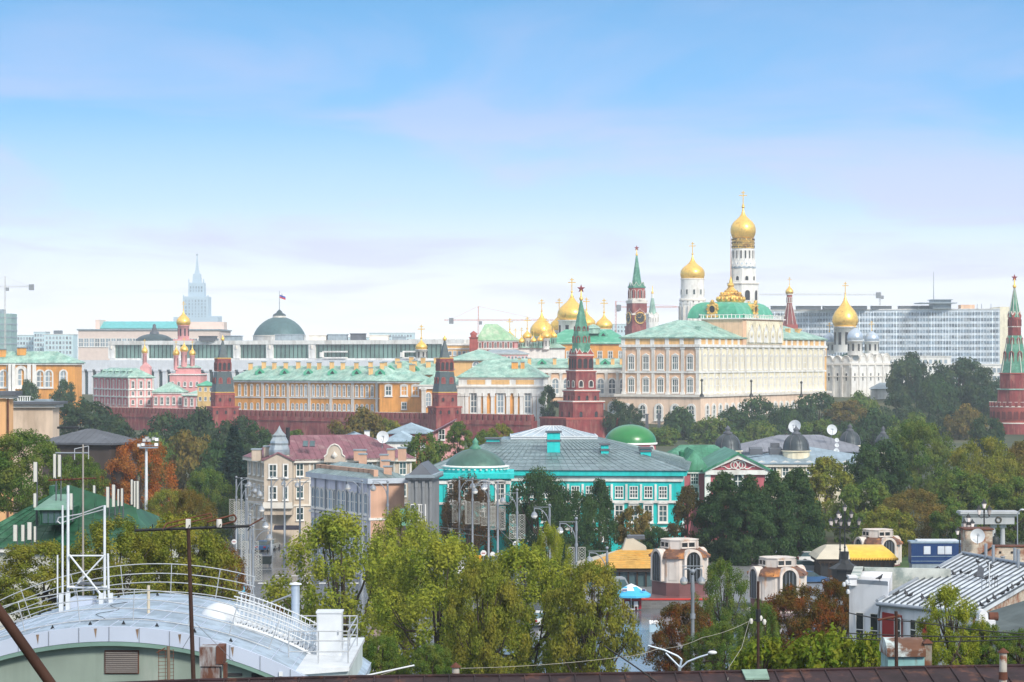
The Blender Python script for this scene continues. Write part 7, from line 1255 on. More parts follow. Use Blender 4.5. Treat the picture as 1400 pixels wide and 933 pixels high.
for a in (('upper white antenna panel of the leftmost pair on the green roof', 48, 632, 659, 3, 172, 3.0), ('lower white antenna panel under the leftmost upper one', 47.5, 675, 694, 2.3, 171, 1.2), ('cream antenna panel high on the mast crossbar, left one', 74.5, 621, 654, 2.2, 172, 2), ('white antenna panel high beside the crossbar, right one', 81, 622, 652, 2.4, 172, 2), ('cream antenna panel in front of the green roof peak', 97, 675, 697, 2.4, 171, .8),
 ('white antenna panel lowest on the roof, leftmost of four', 20.5, 718, 740, 3.2, 168, .5), ('short white antenna panel, second of the low four', 31, 718, 740, 2.6, 168, .5), ('widest white antenna panel, third of the low four', 40, 714.5, 738, 3.4, 168, .5), ('narrow white antenna panel, fourth of the low four', 47.5, 720, 741, 1.7, 168, .5),
 ('cream antenna panel, leftmost of the ridge group on the green roof', 147, 666, 694, 2.4, 174, 1), ('tallest white antenna panel in the ridge group', 155, 663, 693, 2.5, 174, 1), ('slim grey-white antenna panel tilted in the ridge group', 161.5, 669, 692, 1.4, 174, 1), ('cream antenna panel, rightmost of the ridge group', 166.5, 668, 692, 1.7, 174, 1), ('small white twin antenna behind the ridge group', 128.5, 664, 675, 1.8, 180, 1),
 ('grey-white antenna panel, left of three on the mast by the orange tree', 180, 656, 690, 1.6, 176, 2), ('white antenna panel, middle of three on the mast by the orange tree', 184, 658, 694, 1.5, 176, 2), ('white antenna panel, right of three on the mast by the orange tree', 188, 658, 696, 1.8, 176, 2)): panel(*a)
# TV aerial mast in front
def tv():
    D = 50; t = thing('tv_aerial', 'rusty mast with a long dark television aerial in front of the barrel roof', 'aerial', (X(269, D), D, Z(935, D) - 2)); part(t, 'mast', [mat('dark_rust', (.045, .022, .016), .8, var=.3, scale=4)], lambda b: b.tube((X(269.5, D), D, Z(935, D) - 2), at(257, 711, D), .05, .036, 8)); part(t, 'clamp', [cell], lambda b: b.box(X(254.5, D), X(260.5, D), D - .06, D + .05, Z(722, D), Z(710, D)))
    o = part(t, 'boom', [black], lambda b: b.tube(at(184, 725.5, D), at(341, 719.5, D), .03, .03, 6))
    for px, dy in ((184, 0), (208, -2), (222, 4), (258, -1), (283, -3), (300, -2), (322, 1), (340, 2)): part(o, 'element', [black], lambda b: b.tube((X(px - 5, D), D + .55, Z(723 + dy + 3, D)), (X(px + 6, D), D - .55, Z(720 + dy - 3, D)), .013, .013, 5))
    part(o, 'dipole', [rust], lambda b: b.path([at(222, 724, D - .3), at(228, 716, D - .1), at(288, 702, D + .3), at(290, 707, D + .3), at(228, 722, D - .1)], .013, 5)); part(o, 'dipole', [rust], lambda b: (b.path([at(283, 714, D), at(320, 704, D), at(323, 709, D), at(321, 713, D), at(288, 722, D)], .018, 5), b.path([at(341, 719, D), at(360, 708, D)], .014, 5))); part(o, 'insulator', [cell], lambda b: b.lathe((X(300, D), D - .05), [(.05, Z(721, D)), (.06, Z(716, D)), (.05, Z(710, D))], 8))
    part(t, 'guy_wire', [gw_], lambda b: (b.tube(at(267, 858, D), at(249, 888, D + 3), .006, .006, 3), b.tube(at(267, 852, D), at(320, 905, D + 3), .006, .006, 3)))
tv()
# ------------------------------------------------------------ foreground right: white house with pigeons
rib = mat('galvanised_ribbed_sheet', (.70, .75, .80), .45, .1, var=.15, scale=.6, c2=(.45, .48, .52), c2amt=.3, c2scale=.5); brk = mat('whitewashed_brick', (.62, .55, .45), .85, var=.15, scale=.8, brick=(2.2, (.42, .33, .25)), c2=(.30, .14, .09), c2amt=.45, c2scale=1.1)
wst = mat('stained_white_plaster', (.74, .75, .78), .85, var=.1, scale=.4, streak=.2)
D = 130; ze = Z(822, D)
# eaves from (1202,822) to (1345,845); ridge higher behind
fp = [(X(1204, D), D + .3), (X(1334, 122.3), 122.3), (X(1440, 138.5) - .5, 139), (X(1320, 152), 152)]
zw = Z(823, D)
B = Bld('white_house', 'stained white plaster house under a ribbed metal roof, at the lower right', 'house', fp, 0, zw - .1, wst)
e1 = at(1336, 837, 122); e0 = at(1199, 823, 130)
ROOF = (e0, e1, at(1434, 780, 138), at(1316, 758, 153))
def ribs(b):
    A, Bq, C_, Dq = ROOF
    b.add([A, Bq, C_, Dq], [[0, 1, 2, 3]]); lo = [Vector((v.x, v.y, v.z - .22)) for v in (A, Bq, C_, Dq)]; b.add([A, Bq, lo[1], lo[0]], [[0, 1, 2, 3]]); b.add([Bq, C_, lo[2], lo[1]], [[0, 1, 2, 3]]); b.add([A, Dq, lo[3], lo[0]], [[0, 1, 2, 3]]); b.add(lo, [[0, 1, 2, 3]])
    n = 16; up = Vector((0, 0, .09))
    for k in range(n + 1):
        p, q2 = A + (Bq - A) * k / n, Dq + (C_ - Dq) * k / n; s_ = (Bq - A).normalized() * .04
        b.loft([[p - s_, p + s_, p + s_ * .5 + up, p - s_ * .5 + up], [q2 - s_, q2 + s_, q2 + s_ * .5 + up, q2 - s_ * .5 + up]], 1)
def onroof(u, v): A, Bq, C_, Dq = ROOF; p, q2 = A + (Bq - A) * u, Dq + (C_ - Dq) * u; return p + (q2 - p) * v
B.p('roof', [rib, mat('dark_roof_seam', (.06, .07, .08), .5)], ribs)
B.p('gutter', steel, lambda b: (b.tube(e0 + Vector((0, -.05, -.12)), e1 + Vector((0, -.05, -.12)), .09, .09, 8), b.path([e0 + Vector((.15, -.1, -.2)), e0 + Vector((.1, .1, -.7)), Vector((e0.x + .1, e0.y - .1, 0))], .07, 8)))
B.p('ridge_cap', steel, lambda b: b.tube(ROOF[3] + Vector((0, 0, .08)), ROOF[2] + Vector((0, 0, .08)), .12, .12, 6)); B.p('verge', steel, lambda b: b.tube(ROOF[0] + Vector((0, 0, .05)), ROOF[3] + Vector((0, 0, .05)), .09, .09, 6))
for u, v, h in ((.42, .95, 1.0), (.72, .93, 1.05), (.3, .99, .9), (.63, 1.0, .9)): p = onroof(u, v); B.p('vent_pipe', steel, lambda b: b.tube(p, p + Vector((0, 0, h)), .09, .09, 8))
B.p('cornice', wst, lambda b: b.prism([e0 + Vector((.3, .1, -.25)), e1 + Vector((-.2, .1, -.25)), e1 + Vector((-.2, .1, -.75)), e0 + Vector((.3, .1, -.75))], (.1, .6, 0)))
for s0, s1 in ((.04, .25), (.47, .6)): q0, a, l = edge(fp, 0, (s0 + s1) / 2, .03); B.p('red_panel', mat('red_facade_panel', (.40, .035, .03), .7, var=.1), lambda b: b.obox(q0, a, (s1 - s0) * l / 2, .05, 0, Z(848, 126)))
wd_ = wmesh(.5, 1.2, False, .06, .06, 0, 1, 0, .08, split=True, gm=dpane); B.wins(0, 1, Z(880, 128), wd_, .19, .25, out=.09); B.wins(0, 1, Z(882, 126), wd_, .33, .41); B.wins(0, 1, Z(885, 124), wd_, .84, .92)
lw_ = [(X(1161, 133), 133), (X(1214, 131.5), 131.5), (X(1220, 140), 140), (X(1168, 141), 141)]
B.p('corner_block', wst, lambda b: b.ext(lw_, 0, Z(800, 132))); B.p('parapet', [steel, mat('stained_parapet', (.50, .52, .48), .8, var=.25, scale=1, c2=(.25, .3, .28), c2amt=.4, c2scale=.8)], lambda b: (b.ext([lw_[0], (lw_[1][0], lw_[1][1]), (lw_[1][0], lw_[1][1] + .4), (lw_[0][0], lw_[0][1] + .4)], Z(800, 132) + .005, Z(797, 132) + .1, 0), b.ext([lw_[0], (lw_[0][0] + .5, lw_[0][1]), (lw_[3][0] + .5, lw_[3][1]), lw_[3]], Z(800, 132) + .12, Z(794, 132), 1), b.ext([(lw_[3][0] + .51, 140.6), (X(1300, 139.5), 139.5), (X(1300, 139.5), 139.9), (lw_[3][0] + .51, 141)], Z(800, 132) - 1.5, Z(794, 132) - .03, 1)))
B.wins(0, 2, Z(885, 132), wmesh(.42, 1.7, False, .05, .05, 0, 1, 0, .08, split=True, gm=dpane), .1, .84, fp=lw_)
B.p('post_cap', wst, lambda b: (b.box(X(1160, 133), X(1170, 133), 132.6, 133.4, Z(800, 133), Z(790, 133)), b.box(X(1159, 133), X(1171, 133), 132.5, 133.5, Z(790, 133) + .005, Z(787, 133))))
for px, py in ((1158, 797), (1159.5, 810), (1154, 800)): B.p('insulator', wsteel, lambda b: (b.lathe((X(px, 132.4), 132.4), [(.07, Z(py + 3, 132)), (.1, Z(py, 132)), (.06, Z(py - 3, 132))], 8), b.tube(at(px, py, 132.4), at(1163, py, 132.6), .02, .02, 4)))
B.p('gable_wall', brk, lambda b: b.prism([Vector((*edge(fp, 1, u, .06)[0], z)) for u, z in ((0, 0), (1, 0), (1, ROOF[2].z - .25), (0, ROOF[1].z - .25))], (-.4, .3, 0)))
# brick stack and wall behind the roof
D = 158; x0, x1 = X(1320, D), X(1357, D)
t = thing('brick_chimney_stack', 'broad whitewashed brick chimney stack with crumbling top, carrying a satellite dish', 'chimney', ((x0 + x1) / 2, D, 0)); part(t, 'stack', [brk], lambda b: b.box(x0, x1, D, D + 1.6, 0, Z(725, D))); part(t, 'coping', [rust], lambda b: b.box(x0 - .1, x1 + .08, D - .1, D + 1.7, Z(725, D) + .005, Z(723, D))); part(t, 'ledge', [black], lambda b: b.tube(at(1336, 762, D - .1), at(1356, 749, D - .1), .07, .07, 4))
dish('cream satellite dish fixed to the brick chimney stack', 1336.5, 733, 157.2, 10, .1, -.15, .5)
solo('brick_wall', 'low whitewashed brick wall with square holes, right of the chimney stack', 'wall', [brk, dark, rust], lambda b: (b.box(X(1357, 159), X(1440, 159), 159, 160, 0, Z(748, 159)), [b.box(X(p, 159), X(p + 3, 159), 158.97, 159.02, Z(757, 159), Z(754, 159), 1) for p in (1366, 1382, 1392)], b.box(X(1356.5, 159), X(1440, 159), 158.9, 160.1, Z(748, 159) + .005, Z(746.5, 159), 2)))
for px, lab in ((1356, 'stub of grey roof pipe nearest the chimney stack'), (1371, 'taller grey roof pipe right of the chimney stack')): solo('roof_pipe', lab, 'pipe', [steel], lambda b: (b.tube((X(px, 154), 154, Z(775, 154) - 3), (X(px, 154), 154, Z(762, 154)), .12, .12, 8), b.lathe((X(px, 154), 154), [(.16, Z(762, 154)), (.16, Z(761, 154))], 8)))
# small masonry kerb, dormer and lower grey roof at the right edge
D = 116; solo('grey_shed', 'low shed with dull grey metal roof at the right edge', 'shed', [mat('dull_shed_sheet', (.10, .125, .13), .9, var=.3, streak=.25), bgrf], lambda b: (b.prism([(X(1342, D), D, Z(866, D)), (X(1362, D), D + 4, Z(852, D)), (X(1440, D), D + 4, Z(828, D)), (X(1440, D), D - 2, Z(862, D))], (0, .1, -.25)), b.box(X(1346, D), X(1440, D), D - 1.5, D + 5, 0, Z(869, D), 0), b.box(X(1344, D), X(1372, D), D - 1.7, D - 1.2, Z(869, D) + .01, Z(863, D), 1)))
t = thing('arched_dormer', 'small white arched dormer with a rusty drum beside it, at the brick gable', 'dormer', (X(1347, 117), 117, Z(868, 117))); x = X(1345, 117)
part(t, 'body', [wst], lambda b: (b.prism([(x + .2 * math.cos(a), 117, Z(848, 117) + .2 + .25 * math.sin(a)) for a in [math.pi * i / 10 for i in range(11)]] + [(x - .2, 117, Z(848, 117)), (x + .2, 117, Z(848, 117))], (0, .8, 0)), b.box(x - .28, x + .5, 116.8, 117.6, Z(860, 117) - .6, Z(848, 117) - .004))); part(t, 'drum', [rust], lambda b: b.tube((x + .3, 117.3, Z(844, 117)), (x + .7, 117.3, Z(844, 117)), .2, .2, 14))
# pigeons
pg = mat('dark_slate_feathers', (.035, .038, .045), .7, var=.4, scale=9, c2=(.12, .12, .13), c2amt=.3, c2scale=9)
def pigeon_mesh():
    b = MB(); rings = []
    for x_, z_, w, h in ((-.2, .10, .012, .006), (-.15, .105, .035, .012), (-.09, .12, .05, .03), (-.03, .135, .066, .058), (.03, .15, .064, .066), (.075, .175, .05, .056), (.10, .21, .032, .036), (.115, .24, .030, .032), (.13, .262, .026, .024), (.152, .262, .011, .010), (.178, .255, .003, .003)): rings.append([(x_ - (.35 * h * math.sin(a) if x_ > .06 else 0), w * math.cos(a), z_ + h * math.sin(a)) for a in [2 * math.pi * i / 10 for i in range(10)]])
    b.loft(rings, 0, True)
    for s in (-1, 1): b.loft([[(x_, s * (y_ + dy), z_ + dz) for dy, dz in ((0, .02), (.012, 0), (0, -.02))] for x_, y_, z_ in ((.06, .058, .165), (-.02, .066, .145), (-.1, .05, .125), (-.17, .02, .112))], 0, True); b.tube((.0, s * .025, .0), (.0, s * .025, .11), .006, .009, 4); b.box(-.005, .03, s * .025 - .012, s * .025 + .012, -.002, .006)
    return b.mesh('pigeon', [pg])
pm = pigeon_mesh(); rnd = random.Random(11)
def pigeon(p, rot, label, group, sc=1.3): o = link('pigeon', pm, None, p, rot); o.scale = (sc,) * 3; tag(o, label, 'pigeon', group)
for k in range(10): pigeon(onroof(.08 + .075 * k + rnd.uniform(-.02, .02), .56 + rnd.uniform(-.03, .03)) + Vector((0, 0, .1)), rnd.uniform(0, 6.3), 'dark pigeon in the row across the middle of the ribbed metal roof', 'pigeons in a row mid-roof')
for k in range(12): pigeon(onroof(1.0 - .004, .06 + .082 * k + rnd.uniform(-.02, .02)) + Vector((0, 0, .02)), rnd.uniform(0, 6.3), 'dark pigeon lined up along the right verge of the ribbed roof', 'pigeons along the roof verge')
for k in range(7): pigeon(onroof(.1 + .1 * k + rnd.uniform(-.03, .03), .05 + rnd.uniform(0, .06)) + Vector((0, 0, .1)), rnd.uniform(0, 6.3), 'dark pigeon near the gutter of the ribbed metal roof', 'pigeons near the gutter')
for u, v, lab in ((.35, .82, 'single pigeon high on the ribbed roof, left of the white post'), (.55, .74, 'dark pigeon beside the small aerial on the ribbed roof'), (.5, .80, 'uppermost pigeon beside the small aerial on the ribbed roof')): pigeon(onroof(u, v) + Vector((0, 0, .1)), rnd.uniform(0, 6), lab, None)
pigeon((X(1203, 131.7), 131.8, Z(797, 132) + .1), .5, 'lone pigeon on the white corner block parapet', None, 1.3)
def raerial(): 
    p = onroof(.72, .42); t = thing('roof_aerial', 'small dark roof aerial cluster with plate, crowded by pigeons', 'aerial', p); part(t, 'mast', [steel], lambda b: b.tube(p, p + Vector((0, 0, 1.3)), .025, .025, 5)); part(t, 'plate', [slate], lambda b: b.prism([p + Vector((x_, -.1, z_)) for x_, z_ in ((-.3, .7), (.05, .6), (.1, 1.1), (-.2, 1.25))], (.02, .05, 0))); part(t, 'rod', [black], lambda b: [b.tube(p + Vector((.2 + .15 * k, 0, .1)), p + Vector((.35 + .12 * k, .2, .7)), .015, .015, 4) for k in range(5)]); part(t, 'stand_off', [wsteel], lambda b: b.tube(p + Vector((.4, .1, 0)), p + Vector((.4, .1, 1.4)), .03, .03, 5))
raerial()
# ------------------------------------------------------------ nearest: rusty roof ridge with pipes and wires
rr_ = mat('rusty_dark_red_sheet', (.030, .014, .017), .7, .1, var=.5, scale=2.2, c2=(.11, .045, .03), c2amt=.25, c2scale=2.5, bump=.3, bscale=3)
ridge = [(X(px, 45), 45, Z(py, 45)) for px, py in ((-60, 944), (270, 931), (490, 926), (700, 924), (900, 921), (1090, 917.5), (1240, 913.5), (1440, 910))]
t = thing('rusty_roofed_house', 'dark rusty sheet-metal roof ridge crossing the bottom of the view', 'roof', (0, 45, 0))
part(t, 'wall', [brk], lambda b: b.ext([(-12, 40.5), (12, 40.5), (12, 51), (-12, 51)], 0, 20.8))
part(t, 'sheeting', [rr_], lambda b: ([b.add([a_, c_, (c_[0], 38, c_[2] - 1.35), (a_[0], 38, a_[2] - 1.35)], [[0, 1, 2, 3]]) for a_, c_ in zip(ridge[:-1], ridge[1:])], [b.add([a_, c_, (c_[0], 53, c_[2] - 3), (a_[0], 53, a_[2] - 3)], [[0, 1, 2, 3]]) for a_, c_ in zip(ridge[:-1], ridge[1:])]))
def rz(x): 
    for a_, c_ in zip(ridge[:-1], ridge[1:]):
        if a_[0] <= x <= c_[0]: return a_[2] + (c_[2] - a_[2]) * (x - a_[0]) / (c_[0] - a_[0])
    return ridge[-1][2]
part(t, 'ridge_roll', [rr_], lambda b: b.path([(p[0], p[1], p[2] + .01) for p in ridge], .03, 6))
part(t, 'seams', [rr_], lambda b: [b.tube((x_, 45, rz(x_) + .01), (x_ + .28, 38, rz(x_) - 1.33), .016, .016, 5) for x_ in [-5.5 + .44 * k for k in range(36)]])
part(t, 'patch', [mat('verdigris_patch', (.22, .33, .27), .7, var=.3, scale=4)], lambda b: b.prism([(X(1014, 45), 44.98, rz(X(1014, 45)) + .015), (X(1048, 45), 44.98, rz(X(1048, 45)) + .015), (X(1048, 45), 44.5, rz(X(1048, 45)) - .08), (X(1016, 45), 44.5, rz(X(1014, 45)) - .08)], (0, 0, .03)))
def stack(label, px, D, y0, w, body, tilt=0):
    x = X(px, D); s = D / F; t = thing('vent_stack', label, 'vent pipe', (x, D, rz(x) - .2)); part(t, 'pipe', [body], lambda b: b.lathe((x, D), [(w * s, rz(x) - .2), (w * s, Z(y0 + 6, D))], 12)); part(t, 'cowl', [rust], lambda b: b.lathe((x, D), [(w * 1.55 * s, Z(y0 + 6.5, D)), (w * 1.5 * s, Z(y0 + 5.5, D)), (.01, Z(y0, D))], 12)); part(t, 'collar', [rust], lambda b: b.lathe((x, D), [(w * 1.25 * s, rz(x) - .1), (w * 1.1 * s, rz(x) + .03)], 12))
stp = mat('peeling_white_pipe', (.46, .43, .38), .7, var=.25, scale=6, c2=(.25, .1, .05), c2amt=.35, c2scale=6)
stack('peeling white vent pipe with conical rusty cowl, centre of the ridge', 623, 45.2, 906, 5, stp); stack('rust-stained vent pipe with conical cowl at the right of the ridge', 1371.5, 44, 886, 5.2, stp)
solo('square_chimney', 'narrow rusty square vent beside the turquoise hatch', 'vent', [mat('rust_streaked_sheet', (.24, .22, .18), .7, var=.3, scale=5, c2=(.15, .06, .03), c2amt=.5, c2scale=4), rust], lambda b: (b.box(X(1264, 47), X(1274, 47), 47, 47.2, 21.5, Z(880, 47)), b.loft([[(X(1262, 47), 46.95, Z(880, 47) + .004), (X(1276, 47), 46.95, Z(880, 47) + .004), (X(1276, 47), 47.25, Z(880, 47) + .004), (X(1262, 47), 47.25, Z(880, 47) + .004)], [(X(1267, 47), 47.05, Z(875, 47)), (X(1271, 47), 47.05, Z(875, 47)), (X(1271, 47), 47.15, Z(875, 47)), (X(1267, 47), 47.15, Z(875, 47))]], 1)))
def hatch():
    D = 47; t = thing('roof_hatch', 'turquoise roof hatch with peeling rusty curved lid on the ridge', 'roof hatch', (X(1238, D), D, 21.8)); tq = mat('peeling_turquoise_sheet', (.22, .42, .42), .6, var=.25, scale=4, c2=(.16, .13, .09), c2amt=.4, c2scale=4, streak=.2)
    part(t, 'body', [tq], lambda b: b.box(X(1214, D), X(1264, D), D, D + .9, 21.6, Z(898, D)))
    def lid(b):
        pts = [(D - .08 + .98 * u, Z(898, D) + .01 + .3 * math.sin(math.pi * (.08 + .84 * u)) ** .7) for u in [i / 10 for i in range(11)]]; b.prism([(X(1212, D), y, z) for y, z in pts] + [(X(1212, D), D + .9, Z(898, D) + .005), (X(1212, D), D - .08, Z(898, D) + .005)], (X(1265, D) - X(1212, D), 0, 0))
    part(t, 'lid', [mat('rusted_white_sheet', (.50, .58, .58), .6, var=.3, scale=3, c2=(.13, .06, .035), c2amt=.65, c2scale=2.4)], lid)
hatch()
def cpole(): D = 46; t = thing('wire_post', 'thin brown post with a crossbar in front of the turquoise hatch', 'post', (X(1225.5, D), D, 22)); part(t, 'post', [MATS['dark_rust']], lambda b: b.tube((X(1226, D), D, 22), at(1225, 836, D), .035, .03, 6)); part(t, 'crossbar', [rust], lambda b: (b.tube(at(1200, 848, D), at(1229, 842.5, D), .022, .026, 6), b.sph(at(1228.5, 842.5, D), .035, 0, 6)))
cpole()
def wpole(): D = 60; t = thing('wire_pole', 'brown wooden pole with white insulators above the rusty roof', 'pole', (X(1035.5, D), D, 0)); part(t, 'post', [MATS['dark_rust']], lambda b: b.tube((X(1036, D), D, 0), at(1036.5, 795, D), .05, .035, 7)); part(t, 'bracket', [black], lambda b: (b.tube(at(1037, 850, D), at(1036.5, 833, D), .06, .06, 6), b.tube(at(1026, 848, D), at(1046, 848, D), .02, .02, 5))); [part(t, 'insulator', [cell], lambda b: b.lathe((X(px, D), D), [(.03, Z(py + 4, D)), (.05, Z(py, D)), (.03, Z(py - 3, D))], 8)) for px, py in ((1027, 849), (1045, 850), (1040, 845))]
wpole()
def rbox(): D = 54; t = thing('rusty_box', 'rust-streaked white metal chimney box below the television aerial', 'vent box', (X(292, D), D, Z(935, D) - 1)); part(t, 'body', [mat('rust_streaked_white', (.42, .46, .48), .6, var=.2, scale=3, c2=(.12, .05, .03), c2amt=.55, c2scale=1.6, streak=.2)], lambda b: (b.box(X(274, D), X(300, D), D, D + .5, Z(935, D) - 1, Z(911.5, D)), b.box(X(273, D), X(304, D), D - .05, D + .55, Z(911, D), Z(885, D)))); part(t, 'flue', [rust], lambda b: (b.box(X(296, D), X(306, D), D - .08, D + .5, Z(911, D) + .05, Z(883.5, D)), b.box(X(305, D), X(309, D), D, D + .3, Z(933, D), Z(908, D))))
rbox()
def saerial(): D = 70; t = thing('grid_aerial', 'small rusty grid aerial on a stick before the green wall', 'aerial', (X(227, D), D, Z(935, D) - 2)); part(t, 'mast', [mat('grey_wood', (.2, .15, .11), .8)], lambda b: b.tube((X(232, D), D, Z(940, D) - 2), at(230, 884, D), .05, .05, 6)); part(t, 'grid', [rust], lambda b: ([b.tube(at(216, 890 + k * 5, D), at(238, 889 + k * 5, D), .008, .008, 4) for k in range(9)], [b.tube(at(p, 888, D), at(p, 932, D), .01, .01, 4) for p in (217, 226, 237)], b.tube(at(214, 893, D), at(226, 886, D), .02, .02, 4)))
saerial()
wht = mat('pale_cord', (.38, .36, .30), .7)
wire('pale slack wire from the rusty roof up to the wooden pole', [at(905, 887, 52), at(960, 872, 55), at(1027, 848, 60)], .005, .05, wht); wire('pale wire hanging from the wooden pole down to the ridge', [at(1024, 850, 60), at(1014, 886, 54), at(997, 912, 48), at(995, 930, 44)], .005, 0, wht); wire('long pale wire sagging across the bottom of the central trees', [at(490, 933, 50), at(545, 915, 50)], .006, 0, wht); wire('long cream wire from the vent pipe to the right-hand wires', [at(630, 914, 46), at(845, 899, 50), at(905, 885, 52)], .005, .04, wht); wire('thin dark wire slanting over the right foot of the central trees', [at(826, 883, 44), at(862, 907, 44), at(902, 935, 44)], .014, 0, black)
wire('dark horizontal wire in front of the white house, upper one', [at(1160, 838, 75), at(1250, 850, 75), at(1420, 868, 75)], .018, .05); wire('dark horizontal wire in front of the white house, lower one', [at(1160, 866, 70), at(1420, 870, 70)], .018, .05); wire('dark wire low across the white house and the rusty hatch', [at(1150, 872, 60), at(1430, 871, 60)], .014, .1)
solo('pipe_rail', 'pale metal pipe lying slanted above the annex foot and ridge', 'pipe', [wsteel], lambda b: b.tube(at(486, 927, 46), at(566, 910, 47), .016, .016, 6))
solo('slanting_rod', 'brown rusty rod slanting very close at the lower left corner', 'rod', [mat('brown_rod', (.05, .02, .012), .8, var=.4, scale=8)], lambda b: b.path([at(-30, 795, 6), at(20, 865, 6), at(80, 950, 6), at(110, 990, 6)], .0125, 10))
# ------------------------------------------------------------ air
def air():
    hz = bpy.data.materials.new('haze_air'); hz.use_nodes = True; nt = hz.node_tree; nt.nodes.clear(); o = nd(nt, 'ShaderNodeOutputMaterial'); v = nd(nt, 'ShaderNodeVolumePrincipled')
    v.inputs['Color'].default_value = (.80, .90, 1, 1); v.inputs['Density'].default_value = .00013; v.inputs['Anisotropy'].default_value = .0; nt.links.new(v.outputs[0], o.inputs['Volume'])
    b = MB(); b.box(-2600, 2600, -600, 5400, -6, 232); h = link('haze', b.mesh('haze', [hz])); h['kind'] = 'stuff'
air()
# ------------------------------------------------------------ trees
def crown(seed, aspect, n, leaf, nc, cr, shape='round', sparse=0.0):
    """leaves gathered in uneven sprays; unit radius, z from 0 to aspect. Returns mesh and spray centres"""
    g = np.random.default_rng(seed); cs = []
    while len(cs) < nc:
        u = g.random(); th = g.random() * 2 * math.pi
        if shape == 'round': w = math.sqrt(max(0, 1 - abs(2 * u ** .85 - 1) ** 2.4)) * (.95)
        elif shape == 'egg': w = math.sin(math.pi * min(1, u * .86 + .12)) ** .75
        elif shape == 'column': w = (.55 + .45 * math.sin(math.pi * min(1, u + .12))) * min(1, (1 - u) * 3.2) ** .6
        elif shape == 'cone': w = (1 - u) ** .85 * 1.0
        else: w = math.sqrt(max(0, 1 - (2 * u - .8) ** 2 / 1.45))
        rr = w * (math.sqrt(g.random()) ** .55) * (1 + .22 * math.sin(3 * th + seed) * math.cos(5 * u + seed))
        cs.append((rr * math.cos(th), rr * math.sin(th), aspect * (.04 + .9 * u), .75 + .6 * g.random()))
    cs = np.array(cs); wts = cs[:, 3] ** 2; wts = wts / wts.sum(); idx = g.choice(nc, n, p=wts); c = cs[idx]
    d = g.normal(size=(n, 3)); d /= np.linalg.norm(d, axis=1)[:, None]; rad = cr * c[:, 3:4] * (g.random((n, 1)) ** (.45 if not sparse else .6))
    el = np.array([1, 1, .72]) if shape != 'airy' else np.array([.8, .8, 1.15])
    p = c[:, :3] + d * rad * el
    out = p - np.array([0, 0, aspect * .42]); out /= np.linalg.norm(out, axis=1)[:, None] + 1e-6
    nm = d * .5 + out * .5 + g.normal(size=(n, 3)) * .55 + np.array([0, 0, .35]); nm /= np.linalg.norm(nm, axis=1)[:, None]
    t = np.cross(nm, g.normal(size=(n, 3))); t /= np.linalg.norm(t, axis=1)[:, None]; b = np.cross(nm, t)
    s = leaf * (.4 + 1.15 * g.random((n, 1)) ** 1.6)
    v = np.stack([p - t * s, p - b * s * .55, p + t * s, p + b * s * .55], 1).reshape(-1, 3)
    me = bpy.data.meshes.new('crown'); me.vertices.add(4 * n); me.vertices.foreach_set('co', v.astype(np.float32).ravel())
    me.loops.add(4 * n); me.loops.foreach_set('vertex_index', np.arange(4 * n, dtype=np.int32)); me.polygons.add(n)
    me.polygons.foreach_set('loop_start', np.arange(0, 4 * n, 4, dtype=np.int32)); me.materials.append(None); me.update(calc_edges=True); me.validate()
    return me, cs
def spruce(seed, aspect, n):
    g = np.random.default_rng(seed); v = []
    tiers = 17; leaf = .085
    pts = []
    for k in range(tiers):
        u = k / tiers; r = (1 - u) ** .9; nb = max(5, int(13 * (1 - u) + 4))
        for j in range(nb):
            th = 2 * math.pi * (j + g.random() * .7) / nb; L_ = r * (.75 + .35 * g.random())
            m = int(n / tiers / nb * (.5 + 1.2 * (1 - u)))
            q = g.random(m) ** .7; pts.append(np.stack([q * L_ * math.cos(th), q * L_ * math.sin(th), aspect * (u + .02) - q * L_ * .35 + .18 * q * q * L_], 1) + g.normal(size=(m, 3)) * .035)
    p = np.concatenate(pts); n = len(p); nm = g.normal(size=(n, 3)) + np.array([0, 0, .8]); nm /= np.linalg.norm(nm, axis=1)[:, None]
    t = np.cross(nm, g.normal(size=(n, 3))); t /= np.linalg.norm(t, axis=1)[:, None]; b = np.cross(nm, t); s = leaf * (.5 + .7 * g.random((n, 1)))
    v = np.stack([p - t * s, p - b * s * .4, p + t * s, p + b * s * .4], 1).reshape(-1, 3)
    me = bpy.data.meshes.new('crown'); me.vertices.add(4 * n); me.vertices.foreach_set('co', v.astype(np.float32).ravel()); me.loops.add(4 * n); me.loops.foreach_set('vertex_index', np.arange(4 * n, dtype=np.int32)); me.polygons.add(n)
    me.polygons.foreach_set('loop_start', np.arange(0, 4 * n, 4, dtype=np.int32)); me.materials.append(None); me.update(calc_edges=True); me.validate()
    return me, np.array([(0, 0, aspect * .5, 1)])
CROWNS = {}
SPEC = {  # kind: aspect, leaves, leaf size, sprays, spray radius, shape
 'far': (1.5, 7500, .06, 64, .25, 'round'), 'far2': (1.15, 7500, .06, 60, .27, 'egg'), 'far3': (1.9, 8000, .058, 64, .24, 'egg'),
 'mid': (1.7, 19000, .037, 105, .185, 'round'), 'mid2': (2.2, 20000, .037, 115, .175, 'egg'), 'col': (3.6, 34000, .052, 120, .30, 'column'),
 'near': (2.0, 36000, .0225, 165, .15, 'airy'), 'near2': (1.5, 42000, .021, 185, .15, 'round'), 'shoot': (1.0, 5200, .062, 70, .24, 'airy'), 'bush': (1.1, 20000, .045, 60, .27, 'round')}
